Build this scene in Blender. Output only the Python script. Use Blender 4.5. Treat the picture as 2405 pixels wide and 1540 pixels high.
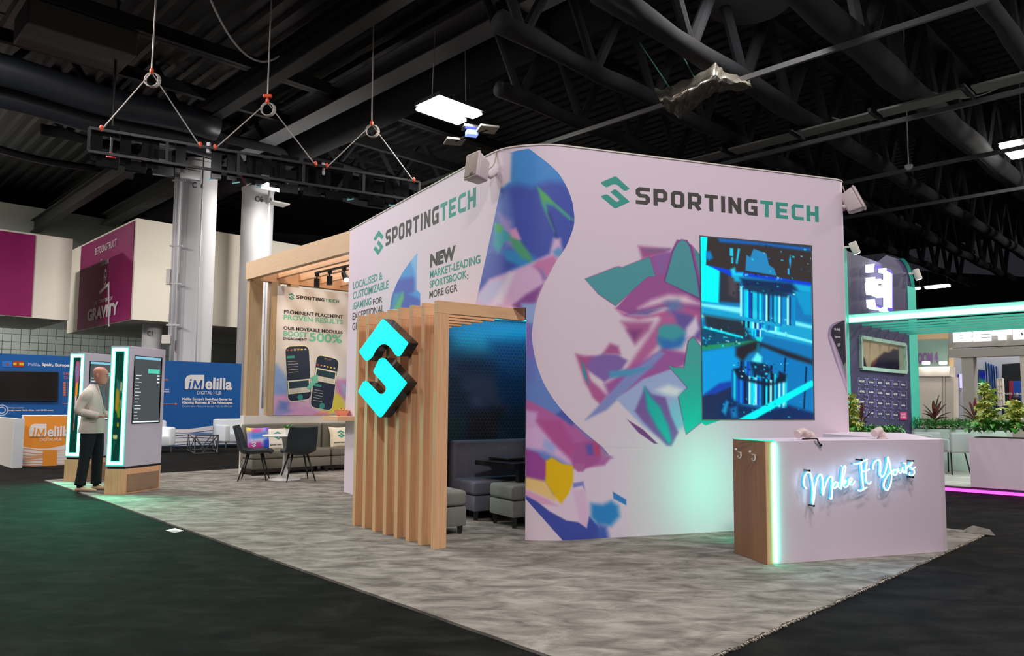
import bpy, bmesh, math, random
import numpy as np
from mathutils import Vector, Matrix
random.seed(7); rng = np.random.default_rng(3)
scn = bpy.context.scene
col = scn.collection
for o in list(bpy.data.objects): bpy.data.objects.remove(o)

# ------------------------------------------------------------------ camera
FPX, PITCH, ROLL, PX0, PY0, CAMH = 1755.2, math.radians(4.50), math.radians(.38), 1202.5, 807.6, 1.25
_cp, _sp, _cr, _sr = math.cos(PITCH), math.sin(PITCH), math.cos(ROLL), math.sin(ROLL)
CF = np.array([0, _cp, _sp]); _U0 = np.array([0, -_sp, _cp]); _R0 = np.array([1., 0, 0])
CR = _cr*_R0 + _sr*_U0; CU = -_sr*_R0 + _cr*_U0; CC = np.array([0, 0, CAMH])
cam = bpy.data.cameras.new('camera'); camo = bpy.data.objects.new('camera', cam); col.objects.link(camo)
cam.sensor_fit = 'HORIZONTAL'; cam.sensor_width = 36; cam.lens = FPX/2405*36
cam.shift_y = (PY0-770)/2405; cam.clip_end = 200; cam.clip_start = .05
camo.matrix_world = Matrix(((CR[0], CU[0], -CF[0], 0), (CR[1], CU[1], -CF[1], 0), (CR[2], CU[2], -CF[2], CAMH), (0, 0, 0, 1)))
scn.camera = camo
scn.view_settings.view_transform = 'Standard'; scn.view_settings.look = 'None'
scn.view_settings.gamma = 1; scn.view_settings.exposure = 0.0
scn.view_settings.use_curve_mapping = False
scn.cycles.max_bounces = 8; scn.cycles.diffuse_bounces = 4; scn.cycles.sample_clamp_indirect = 6

# ------------------------------------------------------------------ world and hall lighting
w = bpy.data.worlds.new('world'); scn.world = w; w.use_nodes = True
w.node_tree.nodes['Background'].inputs[0].default_value = (.80, .82, 1, 1)
w.node_tree.nodes['Background'].inputs[1].default_value = .02
def area(name, loc, size, power, color=(1, 1, 1), rot=(0, 0, 0), spread=180):
    l = bpy.data.lights.new(name, 'AREA'); l.shape = 'RECTANGLE'; l.size, l.size_y = size
    l.energy = power; l.color = color; l.spread = math.radians(spread)
    o = bpy.data.objects.new(name, l); col.objects.link(o); o.location = loc; o.rotation_euler = rot
    return o
WARMW = (1, .96, .93)
HALL = 260
for i, (x, y, k) in enumerate(((-8, 2, 1.2), (0, -3, 2.2), (7, 1.5, 1.2), (-14, 8, 1.8), (2.5, 2.5, 1.2), (12, 9, 1.6), (-4, 9, .8), (4, 11.5, .7), (-9, 11.8, 2.2), (-16, 12, 3.0))):
    area('high_bay_light', (x, y, 8.6), (1.3, .5), HALL*k, WARMW)
for i, (x, y, k) in enumerate(((-18, 16, 4.0), (-24, 24, 4.5), (18, 17, 3.6), (25, 26, 3.4))):   # beyond the sides of the picture
    area('high_bay_light', (x, y, 9.0), (1.3, .5), HALL*k, WARMW)
for loc, aim, pw in (((-19.5, 24, 4.2), (-.3, 1, .05), 420), ((-2, 24, 5.4), (-1, .25, .1), 430)):   # added unseen fill lights that brighten the tiled wall and the round columns
    l_ = area('added_fill_light', loc, (1.2, .5), pw, WARMW); l_.rotation_euler = Vector(aim).to_track_quat('-Z', 'Y').to_euler()

# ------------------------------------------------------------------ helpers: pixels of the photograph to points in the hall
def ray(x, y): return CF + (x-PX0)/FPX*CR - (y-PY0)/FPX*CU
def G(x, y, z=0.):
    d = ray(x, y); return CC + d*(z-CAMH)/d[2]
def AT(x, y, dist):
    d = ray(x, y); return CC + d*dist/d[1]
def V3(a): return np.array([a[0], a[1], a[2] if len(a) > 2 else 0.], float)
def unit(a): a = np.array(a, float); return a/np.linalg.norm(a)

class Plane:
    """vertical plane through a ground point; s runs along u, z up, n points to the viewer's side"""
    def __init__(s, p, u):
        s.p = V3((p[0], p[1], 0)); s.u = unit((u[0], u[1], 0)); s.n = np.array([s.u[1], -s.u[0], 0.])
        if s.n @ (CC-s.p) < 0: s.n = -s.n
    def px(s, x, y, off=0.):
        d = ray(x, y); t = ((s.p+s.n*off-CC) @ s.n)/(d @ s.n); q = CC+d*t
        return np.array([(q-s.p) @ s.u, q[2]])
    def pt(s, a, z, off=0.): return s.p+s.u*a+np.array([0, 0, z])+s.n*off
    def q(s, x, y, off=0.): a, z = s.px(x, y, off); return s.pt(a, z, off)

def lin1(v):
    v = v/255.; return v/12.92 if v <= .04045 else ((v+.055)/1.055)**2.4
def L(r, g, b, k=1.): return (min(lin1(r)*k, .95), min(lin1(g)*k, .95), min(lin1(b)*k, .95))

# ------------------------------------------------------------------ materials
MATS = {}
def mat(name, c, rough=.6, metal=0., emit=0., ecol=None, noise=0., nscale=8., nvec=(1, 1, 1), c2=None, bump=0., trans=0., spec=.5, alpha=1.):
    if name in MATS: return MATS[name]
    m = bpy.data.materials.new(name); m.use_nodes = True; nt = m.node_tree; b = nt.nodes['Principled BSDF']
    b.inputs['Base Color'].default_value = (*c, 1); b.inputs['Roughness'].default_value = rough
    b.inputs['Metallic'].default_value = metal; b.inputs['Specular IOR Level'].default_value = spec
    if trans: b.inputs['Transmission Weight'].default_value = trans
    if alpha < 1: b.inputs['Alpha'].default_value = alpha
    if emit:
        b.inputs['Emission Color'].default_value = (*(ecol or c), 1); b.inputs['Emission Strength'].default_value = emit
    if noise or bump:
        tc = nt.nodes.new('ShaderNodeNewGeometry'); mp = nt.nodes.new('ShaderNodeMapping'); mp.inputs['Scale'].default_value = nvec
        nz = nt.nodes.new('ShaderNodeTexNoise'); nz.inputs['Scale'].default_value = nscale; nz.inputs['Detail'].default_value = 5
        nt.links.new(tc.outputs['Position'], mp.inputs[0]); nt.links.new(mp.outputs[0], nz.inputs[0])
        if noise:
            r = nt.nodes.new('ShaderNodeValToRGB'); d = c2 or tuple(v*(1-noise) for v in c)
            r.color_ramp.elements[0].position = .3; r.color_ramp.elements[1].position = .7
            r.color_ramp.elements[0].color = (*d, 1); r.color_ramp.elements[1].color = (*c, 1)
            nt.links.new(nz.outputs[0], r.inputs[0]); nt.links.new(r.outputs[0], b.inputs['Base Color'])
        if bump:
            bp = nt.nodes.new('ShaderNodeBump'); bp.inputs['Strength'].default_value = bump; bp.inputs['Distance'].default_value = .01
            nt.links.new(nz.outputs[0], bp.inputs['Height']); nt.links.new(bp.outputs[0], b.inputs['Normal'])
    MATS[name] = m; return m
def vmat(name, rough=.6, emit=0.):
    if name in MATS: return MATS[name]
    m = bpy.data.materials.new(name); m.use_nodes = True; nt = m.node_tree; b = nt.nodes['Principled BSDF']
    a = nt.nodes.new('ShaderNodeAttribute'); a.attribute_name = 'Col'
    b.inputs['Roughness'].default_value = rough
    if emit:
        b.inputs['Base Color'].default_value = (.01, .01, .01, 1)
        nt.links.new(a.outputs['Color'], b.inputs['Emission Color']); b.inputs['Emission Strength'].default_value = emit
        b.inputs['Specular IOR Level'].default_value = .1
    else: nt.links.new(a.outputs['Color'], b.inputs['Base Color'])
    MATS[name] = m; return m
def carpet(name, ca, cb, cc, scale, bump, fine):
    m = bpy.data.materials.new(name); m.use_nodes = True; nt = m.node_tree; b = nt.nodes['Principled BSDF']; N = nt.nodes; K = nt.links
    b.inputs['Roughness'].default_value = 1; b.inputs['Specular IOR Level'].default_value = .1
    b.inputs['Sheen Weight'].default_value = .0
    g = N.new('ShaderNodeNewGeometry'); mp = N.new('ShaderNodeMapping'); mp.inputs['Rotation'].default_value = (0, 0, math.radians(20)); mp.inputs['Scale'].default_value = (1., 1.9, 1)
    K.new(g.outputs['Position'], mp.inputs[0])
    n1 = N.new('ShaderNodeTexNoise'); n1.inputs['Scale'].default_value = scale; n1.inputs['Detail'].default_value = 6; n1.inputs['Roughness'].default_value = .62; n1.inputs['Distortion'].default_value = .6
    K.new(mp.outputs[0], n1.inputs[0])
    n2 = N.new('ShaderNodeTexNoise'); n2.inputs['Scale'].default_value = fine; n2.inputs['Detail'].default_value = 2; K.new(g.outputs['Position'], n2.inputs[0])
    r = N.new('ShaderNodeValToRGB'); e = r.color_ramp.elements; e[0].position = .36; e[0].color = (*ca, 1); e[1].position = .66; e[1].color = (*cc, 1)
    x = r.color_ramp.elements.new(.5); x.color = (*cb, 1)
    K.new(n1.outputs[0], r.inputs[0])
    mx = N.new('ShaderNodeMix'); mx.data_type = 'RGBA'; mx.blend_type = 'MULTIPLY'; mx.inputs[0].default_value = .55
    K.new(r.outputs[0], mx.inputs[6]); r2 = N.new('ShaderNodeValToRGB'); r2.color_ramp.elements[0].position = .3; r2.color_ramp.elements[0].color = (.55, .55, .55, 1); r2.color_ramp.elements[1].position = .65
    K.new(n2.outputs[0], r2.inputs[0]); K.new(r2.outputs[0], mx.inputs[7]); K.new(mx.outputs[2], b.inputs['Base Color'])
    bp = N.new('ShaderNodeBump'); bp.inputs['Strength'].default_value = bump; bp.inputs['Distance'].default_value = .012
    K.new(n2.outputs[0], bp.inputs['Height']); K.new(bp.outputs[0], b.inputs['Normal'])
    MATS[name] = m; return m

# ------------------------------------------------------------------ mesh building
class MB:
    def __init__(s): s.v = []; s.f = []; s.c = []
    def add(s, vs, fs, cs=None):
        n = len(s.v); s.v += [tuple(map(float, p)) for p in vs]; s.f += [tuple(i+n for i in f) for f in fs]
        if cs is not None: s.c += [tuple(c) for c in cs]
        return s
    def box(s, c, size, u=(1, 0, 0), w=(0, 0, 1)):
        """box at centre c; size along u, along (w x u), along w"""
        c = V3(c); u = unit(V3(u)); w = unit(V3(w)); w = unit(w-u*(w @ u)); v = np.cross(w, u); a, b, d = np.array(size)/2
        P = [c+i*a*u+j*b*v+k*d*w for k in (-1, 1) for j in (-1, 1) for i in (-1, 1)]
        return s.add(P, [(0, 2, 3, 1), (4, 5, 7, 6), (0, 1, 5, 4), (2, 6, 7, 3), (0, 4, 6, 2), (1, 3, 7, 5)])
    def bar(s, a, b, wd, ht, up=(0, 0, 1)):
        a = V3(a); b = V3(b); d = b-a; return s.box((a+b)/2, (np.linalg.norm(d), wd, ht), d, up)
    def prism(s, poly, z0, z1, bevel=0.):
        n = len(poly); P = [(p[0], p[1], z0) for p in poly]+[(p[0], p[1], z1) for p in poly]
        return s.add(P, [tuple(range(n-1, -1, -1)), tuple(range(n, 2*n))]+[(i, (i+1) % n, n+(i+1) % n, n+i) for i in range(n)])
    def slab(s, pts, n, t):
        """polygon pts (3D, coplanar) pushed back by t along -n"""
        pts = [V3(p) for p in pts]; m = len(pts); n = V3(n)
        return s.add(pts+[p-n*t for p in pts], [tuple(range(m)), tuple(range(2*m-1, m-1, -1))]+[(i, m+i, m+(i+1) % m, (i+1) % m) for i in range(m)])
    def tube(s, path, r, n=8, caps=True):
        path = [V3(p) for p in path]; m = len(path); R = r if hasattr(r, '__len__') else [r]*m
        t0 = unit(path[1]-path[0]); a = np.cross(t0, (0, 0, 1)) if abs(t0[2]) < .9 else np.cross(t0, (1, 0, 0)); a = unit(a); V = []
        for i, p in enumerate(path):
            t = unit((path[min(i+1, m-1)]-path[max(i-1, 0)])); a = a-t*(a @ t); a = unit(a); b = np.cross(t, a)
            for k in range(n):
                th = 2*math.pi*k/n; V.append(p+R[i]*(a*math.cos(th)+b*math.sin(th)))
        F = [(i*n+k, i*n+(k+1) % n, (i+1)*n+(k+1) % n, (i+1)*n+k) for i in range(m-1) for k in range(n)]
        if caps: F += [tuple(range(n-1, -1, -1)), tuple(range((m-1)*n, m*n))]
        return s.add(V, F)
    def lathe(s, prof, c=(0, 0, 0), n=20, axis=(0, 0, 1)):
        ax = unit(V3(axis)); a = unit(np.cross(ax, (1, 0, 0)) if abs(ax[0]) < .9 else np.cross(ax, (0, 1, 0))); b = np.cross(ax, a); c = V3(c)
        V = [c+ax*z+r*(a*math.cos(2*math.pi*k/n)+b*math.sin(2*math.pi*k/n)) for r, z in prof for k in range(n)]; m = len(prof)
        F = [(i*n+k, i*n+(k+1) % n, (i+1)*n+(k+1) % n, (i+1)*n+k) for i in range(m-1) for k in range(n)]+[tuple(range(n-1, -1, -1)), tuple(range((m-1)*n, m*n))]
        return s.add(V, F)
    def poly(s, pts):
        return s.add(pts, [tuple(range(len(pts)))])

BASE = {}
def setp(o, label=None, cat=None, group=None, kind=None):
    if label: o['label'] = label
    if cat: o['category'] = cat
    if group: o['group'] = group
    if kind: o['kind'] = kind
    return o
def thing(name, label, cat, loc=(0, 0, 0), group=None):
    o = bpy.data.objects.new(name, None); o.empty_display_size = .1; col.objects.link(o); o.location = tuple(map(float, V3(loc)))
    BASE[o] = V3(loc); return setp(o, label, cat, group)
def obj(name, mb, m, parent=None, smooth=False, label=None, cat=None, group=None, kind=None, bevel=0., bseg=2, sub=0, mods=None, origin=None):
    base = BASE.get(parent, np.zeros(3)) if parent is not None else (V3(origin) if origin is not None else np.zeros(3))
    me = bpy.data.meshes.new(name); V = np.array(mb.v, float)-base
    me.from_pydata(V.tolist(), [], mb.f)
    if mb.c:
        at = me.color_attributes.new('Col', 'FLOAT_COLOR', 'POINT')
        at.data.foreach_set('color', np.concatenate([np.array(mb.c, float)[:, :3], np.ones((len(mb.c), 1))], 1).ravel())
    me.materials.append(m); me.update()
    if not mb.c:
        bm = bmesh.new(); bm.from_mesh(me); bmesh.ops.recalc_face_normals(bm, faces=bm.faces)
        if bevel: bmesh.ops.bevel(bm, geom=[e for e in bm.edges if len(e.link_faces) == 2 and e.calc_face_angle(0) > .5], offset=bevel, segments=bseg, affect='EDGES', profile=.5, clamp_overlap=True)
        bm.to_mesh(me); bm.free()
    if smooth: me.shade_smooth()
    o = bpy.data.objects.new(name, me); col.objects.link(o); BASE[o] = base
    if parent is not None: o.parent = parent
    elif origin is not None: o.location = tuple(base)
    if smooth and bevel or smooth == 2:
        for p in me.polygons: p.use_smooth = True
        try: me.set_sharp_from_angle(angle=math.radians(35))
        except Exception: pass
    if sub:
        md = o.modifiers.new('s', 'SUBSURF'); md.levels = sub; md.render_levels = sub
    return setp(o, label, cat, group, kind)
def copy_tree(o, parent=None):
    c = o.copy(); col.objects.link(c); c.parent = parent; BASE[c] = BASE.get(o, np.zeros(3))
    for ch in list(o.children): copy_tree(ch, c)
    return c
def struct(name, mb, m, **k): return obj(name, mb, m, kind='structure', **k)

# ------------------------------------------------------------------ lettering
_txt = {}
def text2d(s, bold=0., space=1.):
    key = (s, bold, space)
    if key in _txt: return _txt[key]
    cu = bpy.data.curves.new('t', 'FONT'); cu.body = s; cu.size = 1; cu.offset = bold; cu.space_character = space; cu.resolution_u = 4
    o = bpy.data.objects.new('t', cu); col.objects.link(o); dg = bpy.context.evaluated_depsgraph_get(); dg.update()
    me = bpy.data.meshes.new_from_object(o.evaluated_get(dg)); V = np.array([v.co[:2] for v in me.vertices]); F = [tuple(p.vertices) for p in me.polygons]
    bpy.data.objects.remove(o); bpy.data.curves.remove(cu); bpy.data.meshes.remove(me)
    V = (V-V.min(0))/(V.max(0)-V.min(0)); _txt[key] = (V, F); return V, F
STROKES = {
 'S': [[(5, 6.25), (1.5, 6.25), (.75, 5.5), (.75, 4.25), (1.5, 3.5), (3.5, 3.5), (4.25, 2.75), (4.25, 1.5), (3.5, .75), (0, .75)]],
 'P': [[(.75, 0), (.75, 7)], [(.75, 6.25), (3.5, 6.25), (4.25, 5.5), (4.25, 3.3), (3.5, 2.55), (.75, 2.55)]],
 'O': [[(1.5, .75), (3.5, .75), (4.25, 1.5), (4.25, 5.5), (3.5, 6.25), (1.5, 6.25), (.75, 5.5), (.75, 1.5), (1.5, .75), (2, .75)]],
 'R': [[(.75, 0), (.75, 7)], [(.75, 6.25), (3.5, 6.25), (4.25, 5.5), (4.25, 3.3), (3.5, 2.55), (.75, 2.55)], [(2.7, 2.55), (4.4, 0)]],
 'T': [[(0, 6.25), (5, 6.25)], [(2.5, 6.25), (2.5, 0)]], 'I': [[(.75, 0), (.75, 7)]],
 'N': [[(.75, 0), (.75, 7)], [(4.25, 0), (4.25, 7)], [(.75, 6.6), (4.25, .4)]],
 'G': [[(5, 6.25), (1.5, 6.25), (.75, 5.5), (.75, 1.5), (1.5, .75), (4.25, .75), (4.25, 3.6)], [(5, 3.4), (2.6, 3.4)]],
 'E': [[(4.8, 6.25), (.75, 6.25), (.75, .75), (4.8, .75)], [(.75, 3.5), (4.3, 3.5)]],
 'C': [[(5, 6.25), (1.5, 6.25), (.75, 5.5), (.75, 1.5), (1.5, .75), (5, .75)]],
 'H': [[(.75, 0), (.75, 7)], [(4.25, 0), (4.25, 7)], [(.75, 3.5), (4.25, 3.5)]]}
def stroke(pl, w):
    pl = [np.array(p, float) for p in pl]; n = len(pl); Lf = []; Rt = []
    for i in range(n):
        d0 = unit(pl[i]-pl[i-1]) if i else unit(pl[1]-pl[0]); d1 = unit(pl[i+1]-pl[i]) if i < n-1 else d0
        m = d0+d1; m = m/np.linalg.norm(m); nn = np.array([-m[1], m[0]]); k = w/2/max(.35, (m @ d1)); Lf.append(pl[i]+nn*k); Rt.append(pl[i]-nn*k)
    V = Lf+Rt; return V, [(i, i+1, n+i+1, n+i) for i in range(n-1)]
_lay = {}
def blockword(word, adv=6.2):
    V = []; F = []; x = 0; Z = []
    for ch in word:
        for pl in STROKES[ch]:
            v, f = stroke(pl, 1.5); k = len(V); Z += [STROKES[ch].index(pl)*.0006]*len(v); V += [(p[0]+x, p[1]) for p in v]; F += [tuple(i+k for i in q) for q in f]
        x += (2.75 if ch == 'I' else adv)
    V = np.array(V); _lay[len(V)] = np.array(Z); return V, F, x-(adv-5)
LOGO = [[(755, 257), (748, 259), (653, 311), (651, 317), (676, 335), (688, 341), (703, 338), (728, 321), (745, 314), (765, 315), (782, 325), (803, 345), (818, 353), (832, 352), (857, 338), (857, 334), (766, 260)],
        [(752, 352), (744, 354), (722, 373), (724, 378), (778, 417), (783, 425), (778, 435), (768, 439), (756, 436), (705, 398), (690, 394), (678, 398), (653, 410), (652, 414), (746, 486), (752, 488), (759, 487), (856, 432), (857, 428), (764, 354)]]
def logo2d():
    V = []; F = []
    for p in LOGO:
        k = len(V); V += [((x-651)/206, (488-y)/231) for x, y in p]; F.append(tuple(range(k, k+len(p))))
    return np.array(V), F
def decal(name, pl, V, F, s0, s1, z0, z1, m, parent, off=.004, slant=0., thick=0., lay=False):
    """flat print: normalised outline V (0..1) placed on a wall plane"""
    mb = MB(); V = np.array(V); Z = _lay.get(len(V), np.zeros(len(V))) if name == 'lettering' and lay else np.zeros(len(V)); P = [pl.pt(s0+(s1-s0)*(a+slant*b), z0+(z1-z0)*b, off+z) for (a, b), z in zip(V, Z)]; mb.add(P, F)
    return obj(name, mb, m, parent)
def words(name, pl, s, quad, m, parent, bold=.02, off=.004, space=1., slant=0.):
    """quad = pixel of the word's top-left and bottom-right corners (plus optional bottom-left) in the photograph"""
    a = pl.px(*quad[0], off); b = pl.px(*quad[1], off); V, F = text2d(s, bold, space)
    return decal(name, pl, V, F, a[0], b[0], b[1], a[1], m, parent, off, slant)

# ------------------------------------------------------------------ painted prints (colour fields carried by the vertices of the print)
def sd_poly(P, poly):
    """signed distance (negative inside) of points P to polygon"""
    poly = np.array(poly, float); d = np.full(len(P), 1e9); ins = np.zeros(len(P), bool); n = len(poly)
    for i in range(n):
        a, b = poly[i], poly[(i+1) % n]; e = b-a; w = P-a; t = np.clip((w @ e)/(e @ e+1e-9), 0, 1); q = w-t[:, None]*e
        d = np.minimum(d, np.hypot(q[:, 0], q[:, 1]))
        c1 = (a[1] <= P[:, 1]) != (b[1] <= P[:, 1])
        with np.errstate(divide='ignore', invalid='ignore'): xi = a[0]+(P[:, 1]-a[1])/(b[1]-a[1]+1e-12)*(b[0]-a[0])
        ins ^= c1 & (P[:, 0] < xi)
    return np.where(ins, -d, d)
def paint(P, base, ops, k=1.):
    """P pixel positions; ops = (polygon, rgb, blur[, rgb2, (x0,y0,x1,y1)])  -> linear colours"""
    P = np.array(P, float); C = np.tile(np.array(base, float), (len(P), 1))
    for op in ops:
        poly, c, bl = op[:3]; d = sd_poly(P, poly); m = np.clip(.5-d/(2*bl), 0, 1); m = m*m*(3-2*m)
        c = np.array(c, float)[None, :]
        if len(op) > 3:
            x0, y0, x1, y1 = op[4]; e = np.array([x1-x0, y1-y0], float); t = np.clip(((P-np.array([x0, y0])) @ e)/(e @ e), 0, 1)[:, None]; c = c*(1-t)+np.array(op[3], float)[None, :]*t
        C = C*(1-m[:, None])+c*m[:, None]
    C = C/255.; Ln = np.where(C <= .04045, C/12.92, ((C+.055)/1.055)**2.4); return np.clip(Ln*k, 0, .95)
def gridfaces(nr, nc): return [(i*nc+j, i*nc+j+1, (i+1)*nc+j+1, (i+1)*nc+j) for i in range(nr-1) for j in range(nc-1)]
def smooth_path(P, n=8):
    P = [V3(p) for p in P]; out = []
    for i in range(len(P)-1):
        p0, p1, p2, p3 = P[max(i-1, 0)], P[i], P[i+1], P[min(i+2, len(P)-1)]
        for k in range(n):
            t = k/n; out.append(.5*((2*p1)+(-p0+p2)*t+(2*p0-5*p1+4*p2-p3)*t*t+(-p0+3*p1-3*p2+p3)*t**3))
    out.append(P[-1]); return out
def cr_tab(tab, n=6):
    P = smooth_path([(x, y, 0) for x, y in tab], n); return [(float(p[0]), float(p[1])) for p in P]
H1 = np.array([-.702, .712, 0]); H2 = np.array([.712, .702, 0])

# base colours: print white and friends (photo colour divided by the white level of the light)
KW = 1.36
WHITE = mat('white_laminate', L(206, 188, 202, KW), .5)
WHITE2 = mat('warm_white_paint', L(214, 208, 200, 1.2), .7)
GREYW = mat('cool_white_paint', L(200, 198, 200, 1.2), .6)
BLACK = mat('black_metal', (.012, .012, .013), .45)
GLOSSB = mat('glossy_black', (.008, .008, .01), .12)
WOODV = mat('oak_veneer', L(208, 160, 122, 1.45), .5, noise=.2, nscale=4, nvec=(14, 14, .7))
WOODH = mat('oak_veneer_beam', L(208, 164, 126, 1.4), .5, noise=.16, nscale=3, nvec=(1.0, 1.0, 22))
TEALP = mat('teal_print', L(52, 140, 130, KW), .6)
DARKP = mat('charcoal_print', L(62, 60, 58, KW), .6)
SEAM = mat('panel_seam', L(170, 152, 168, KW), .6)
GREENE = mat('green_led', (.02, .3, .22), .4, emit=15, ecol=(.09, 1, .64))
GREENS = mat('green_led_soft', (.02, .3, .22), .4, emit=1.0, ecol=(.04, 1, .60))
GREENK = mat('kiosk_led', (.02, .3, .22), .4, emit=200, ecol=(.06, 1, .60))
STEEL = mat('brushed_steel', (.55, .55, .56), .25, metal=1)

# ================================================================== THE HALL
FLOORM = carpet('aisle_carpet', L(14, 14, 13), L(23, 22, 21), L(35, 34, 32), 2.6, .4, 240)
GREYC = carpet('booth_carpet', L(110, 104, 98), L(139, 133, 126), L(166, 160, 152), 3.4, .35, 260)
struct('floor', MB().prism([(-45, -12), (45, -12), (45, 60), (-45, 60)], -.2, 0), FLOORM)
CEILM = mat('ceiling_deck', (.010, .010, .012), .8, noise=.6, nscale=2)
# corrugated steel deck, ribs running along the hall's first axis
mb = MB(); prof = []
for k in range(150):
    a = k*.44-33
    prof += [(a, 10.6), (a+.15, 10.6), (a+.2, 10.72), (a+.38, 10.72)]
c0 = np.array([0, 22, 0.]); A_ = [c0+H2*p+H1*-46+np.array([0, 0, z]) for p, z in prof]; B_ = [c0+H2*p+H1*46+np.array([0, 0, z]) for p, z in prof]; n = len(prof)
mb.add(A_+B_, [(i, i+1, n+i+1, n+i) for i in range(n-1)]); struct('ceiling', mb, mat('deck_paint', (.010, .010, .0125), .5, noise=.4, nscale=3))

# far hall walls (beyond the neighbouring stands)
DARKW = mat('dark_hall_wall', (.012, .013, .016), .8)
TILEW = mat('wall_tile', L(206, 216, 210, 1.3), .4)
PLAST = mat('plaster_wall', L(232, 222, 206, 1.2), .8)
MAG = mat('magenta_poster', L(138, 16, 88, 1.4), .5, noise=.25, nscale=.5)
WPR = mat('white_print', L(232, 226, 226, 1.1), .6)
struct('wall_back', MB().bar((-42, 34, 5.3), (46, 56, 5.3), .3, 10.6), DARKW)
# tiled wall below the hanging boxes
pt_a = G(-60, 1040, 0); wl = Plane(AT(0, 900, 31)[:2], H2[:2])
mb = MB(); mb.slab([wl.pt(-9, 0), wl.pt(17, 0), wl.pt(17, 9.5), wl.pt(-9, 9.5)], wl.n, .3); struct('wall_left', mb, mat('tile_joint', L(160, 168, 164), .8))
tm = MB().slab([(0, 0, 0), (.30, 0, 0), (.30, 0, .30), (0, 0, .30)], (0, -1, 0), .02); tm0 = None
wleft = bpy.data.objects['wall_left']
ang = math.atan2(wl.u[1], wl.u[0])
for i in range(42):
    for j in range(7):
        s0 = -5.2+i*.325; z0 = 2.05+j*.325
        if tm0 is None: tm0 = obj('tile', tm, TILEW, None); t = tm0
        else: t = bpy.data.objects.new('tile', tm0.data); col.objects.link(t)
        t.parent = wleft; p = wl.pt(s0, z0, .03); t.location = tuple(p); t.rotation_euler = (0, 0, ang)
# plaster boxes with the hanging posters
def hallbox(name, corner, u, length, z0, z1, depth, **k):
    u = V3(u); n = np.cross(u, (0, 0, 1)); n = n if n @ (CC-V3(corner)) > 0 else -n
    P = [V3(corner), V3(corner)+u*length, V3(corner)+u*length-n*depth, V3(corner)-n*depth]
    return obj(name, MB().prism([p[:2] for p in P], z0, z1, ), PLAST, **k)
c1 = AT(161, 759, 25.8)
hb = struct('trim_1', MB().prism([p[:2] for p in (c1, c1-H2*9, c1-H2*9+H1*5, c1+H1*5)], 4.0, 6.86), PLAST)
pb1 = Plane(c1, H2[:2])
a = pb1.px(78, 650)[0]
mb = MB(); mb.slab([pb1.pt(-8.8, 4.03, .03), pb1.pt(a, 4.03, .03), pb1.pt(a, 6.80, .03), pb1.pt(-8.8, 6.80, .03)], pb1.n, .02)
setp(obj('wall_poster', mb, MAG), 'plain magenta wall poster on the plaster box at far left edge', 'poster')
c2 = AT(310, 756, 25.3)
struct('trim_2', MB().prism([p[:2] for p in (c2, c2+H2*30, c2+H2*30+H1*8, c2+H1*8)], 4.0, 7.5), PLAST)
pb2 = Plane(c2, H1[:2]); sgn = 1
poster = thing('hanging_poster', 'magenta poster reading the center of gravity on the plaster corner', 'poster', pb2.pt(2, 4))
sL = pb2.px(187, 690)[0]; sR = pb2.px(312, 640)[0]
mb = MB(); mb.slab([pb2.pt(sL, 4.02, .03), pb2.pt(sR, 4.02, .03), pb2.pt(sR, 7.42, .03), pb2.pt(sL, 7.42, .03)], pb2.n, .02); obj('poster_sheet', mb, MAG, poster)
def wordsq(name, pl, s, x0, x1, yt, yb, m, parent, bold=.02, off=.05, slant=0.):
    """x0..x1 pixel span, yt/yb pixel top and bottom at the left end"""
    a = pl.px(x0, yt, off); b = pl.px(x0, yb, off); e = pl.px(x1, yt, off); V, F = text2d(s, bold)
    return decal(name, pl, V, F, a[0], e[0], b[1], a[1], m, parent, off, slant)
wordsq('lettering', pb2, 'BETCONSTRUCT', 224, 273, 583, 599, WPR, poster, .0)
wordsq('lettering', pb2, 'Fastex', 237, 256, 609, 625, WPR, poster, .01)
wordsq('lettering', pb2, 'THE CENTER OF', 217, 264, 709, 717, WPR, poster, .01)
wordsq('lettering', pb2, 'GRAVITY', 206, 277, 727, 755, WPR, poster, .05)
mb = MB(); mb.poly([pb2.q(x, y, .05) for x, y in ((233, 684), (254, 664), (257, 661), (257, 766), (254, 766), (253, 672), (234, 692))]); obj('emblem', mb, WPR, poster)
mb = MB(); cc = pb2.px(247, 651, .05); mb.add([pb2.pt(cc[0]+.17*math.cos(t)*r, cc[1]+.32*math.sin(t)*r, .05) for r in (1, .72) for t in np.linspace(0, 2*math.pi, 25)[:-1]], [(i, (i+1) % 24, 24+(i+1) % 24, 24+i) for i in range(24)])
mb.poly([pb2.q(x, y, .05) for x, y in ((248, 642), (243, 653), (247, 652), (246, 661), (251, 649), (247, 650))]); obj('emblem', mb, WPR, poster)

# round columns with rising conduits
def column(px, base_y, r, d, ztop, lab, txt=None, tx=None):
    c = AT(px, 900, d); c[2] = 0
    t = thing('hall_column', lab, 'column', c)
    mb = MB(); prof = [(r, 0), (r, ztop-.35), (r*1.04, ztop-.3), (r*1.04, ztop-.12), (r*.97, ztop-.1), (r*.97, ztop), (r*.9, ztop)]
    mb.lathe(prof, c, 40); obj('shaft', mb, GREYW, t, smooth=2)
    if txt:
        pl = Plane(c+unit(CC*[1, 1, 0]-c)*(r+.03), (1, .05)); pl.n = unit(V3((CC-c)[:2])); pl.u = np.array([-pl.n[1], pl.n[0], 0]); pl.u = pl.u if pl.u[0] > 0 else -pl.u
        wordsq('lettering', pl, txt, *tx, DARKP, t, .03, .06)
    return t, c
t1, cc1 = column(446, 0, .60, 24, 9.05, 'front white round column marked C 6 behind the blue stand wall', 'C  6', (452, 479, 426, 441))
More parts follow.
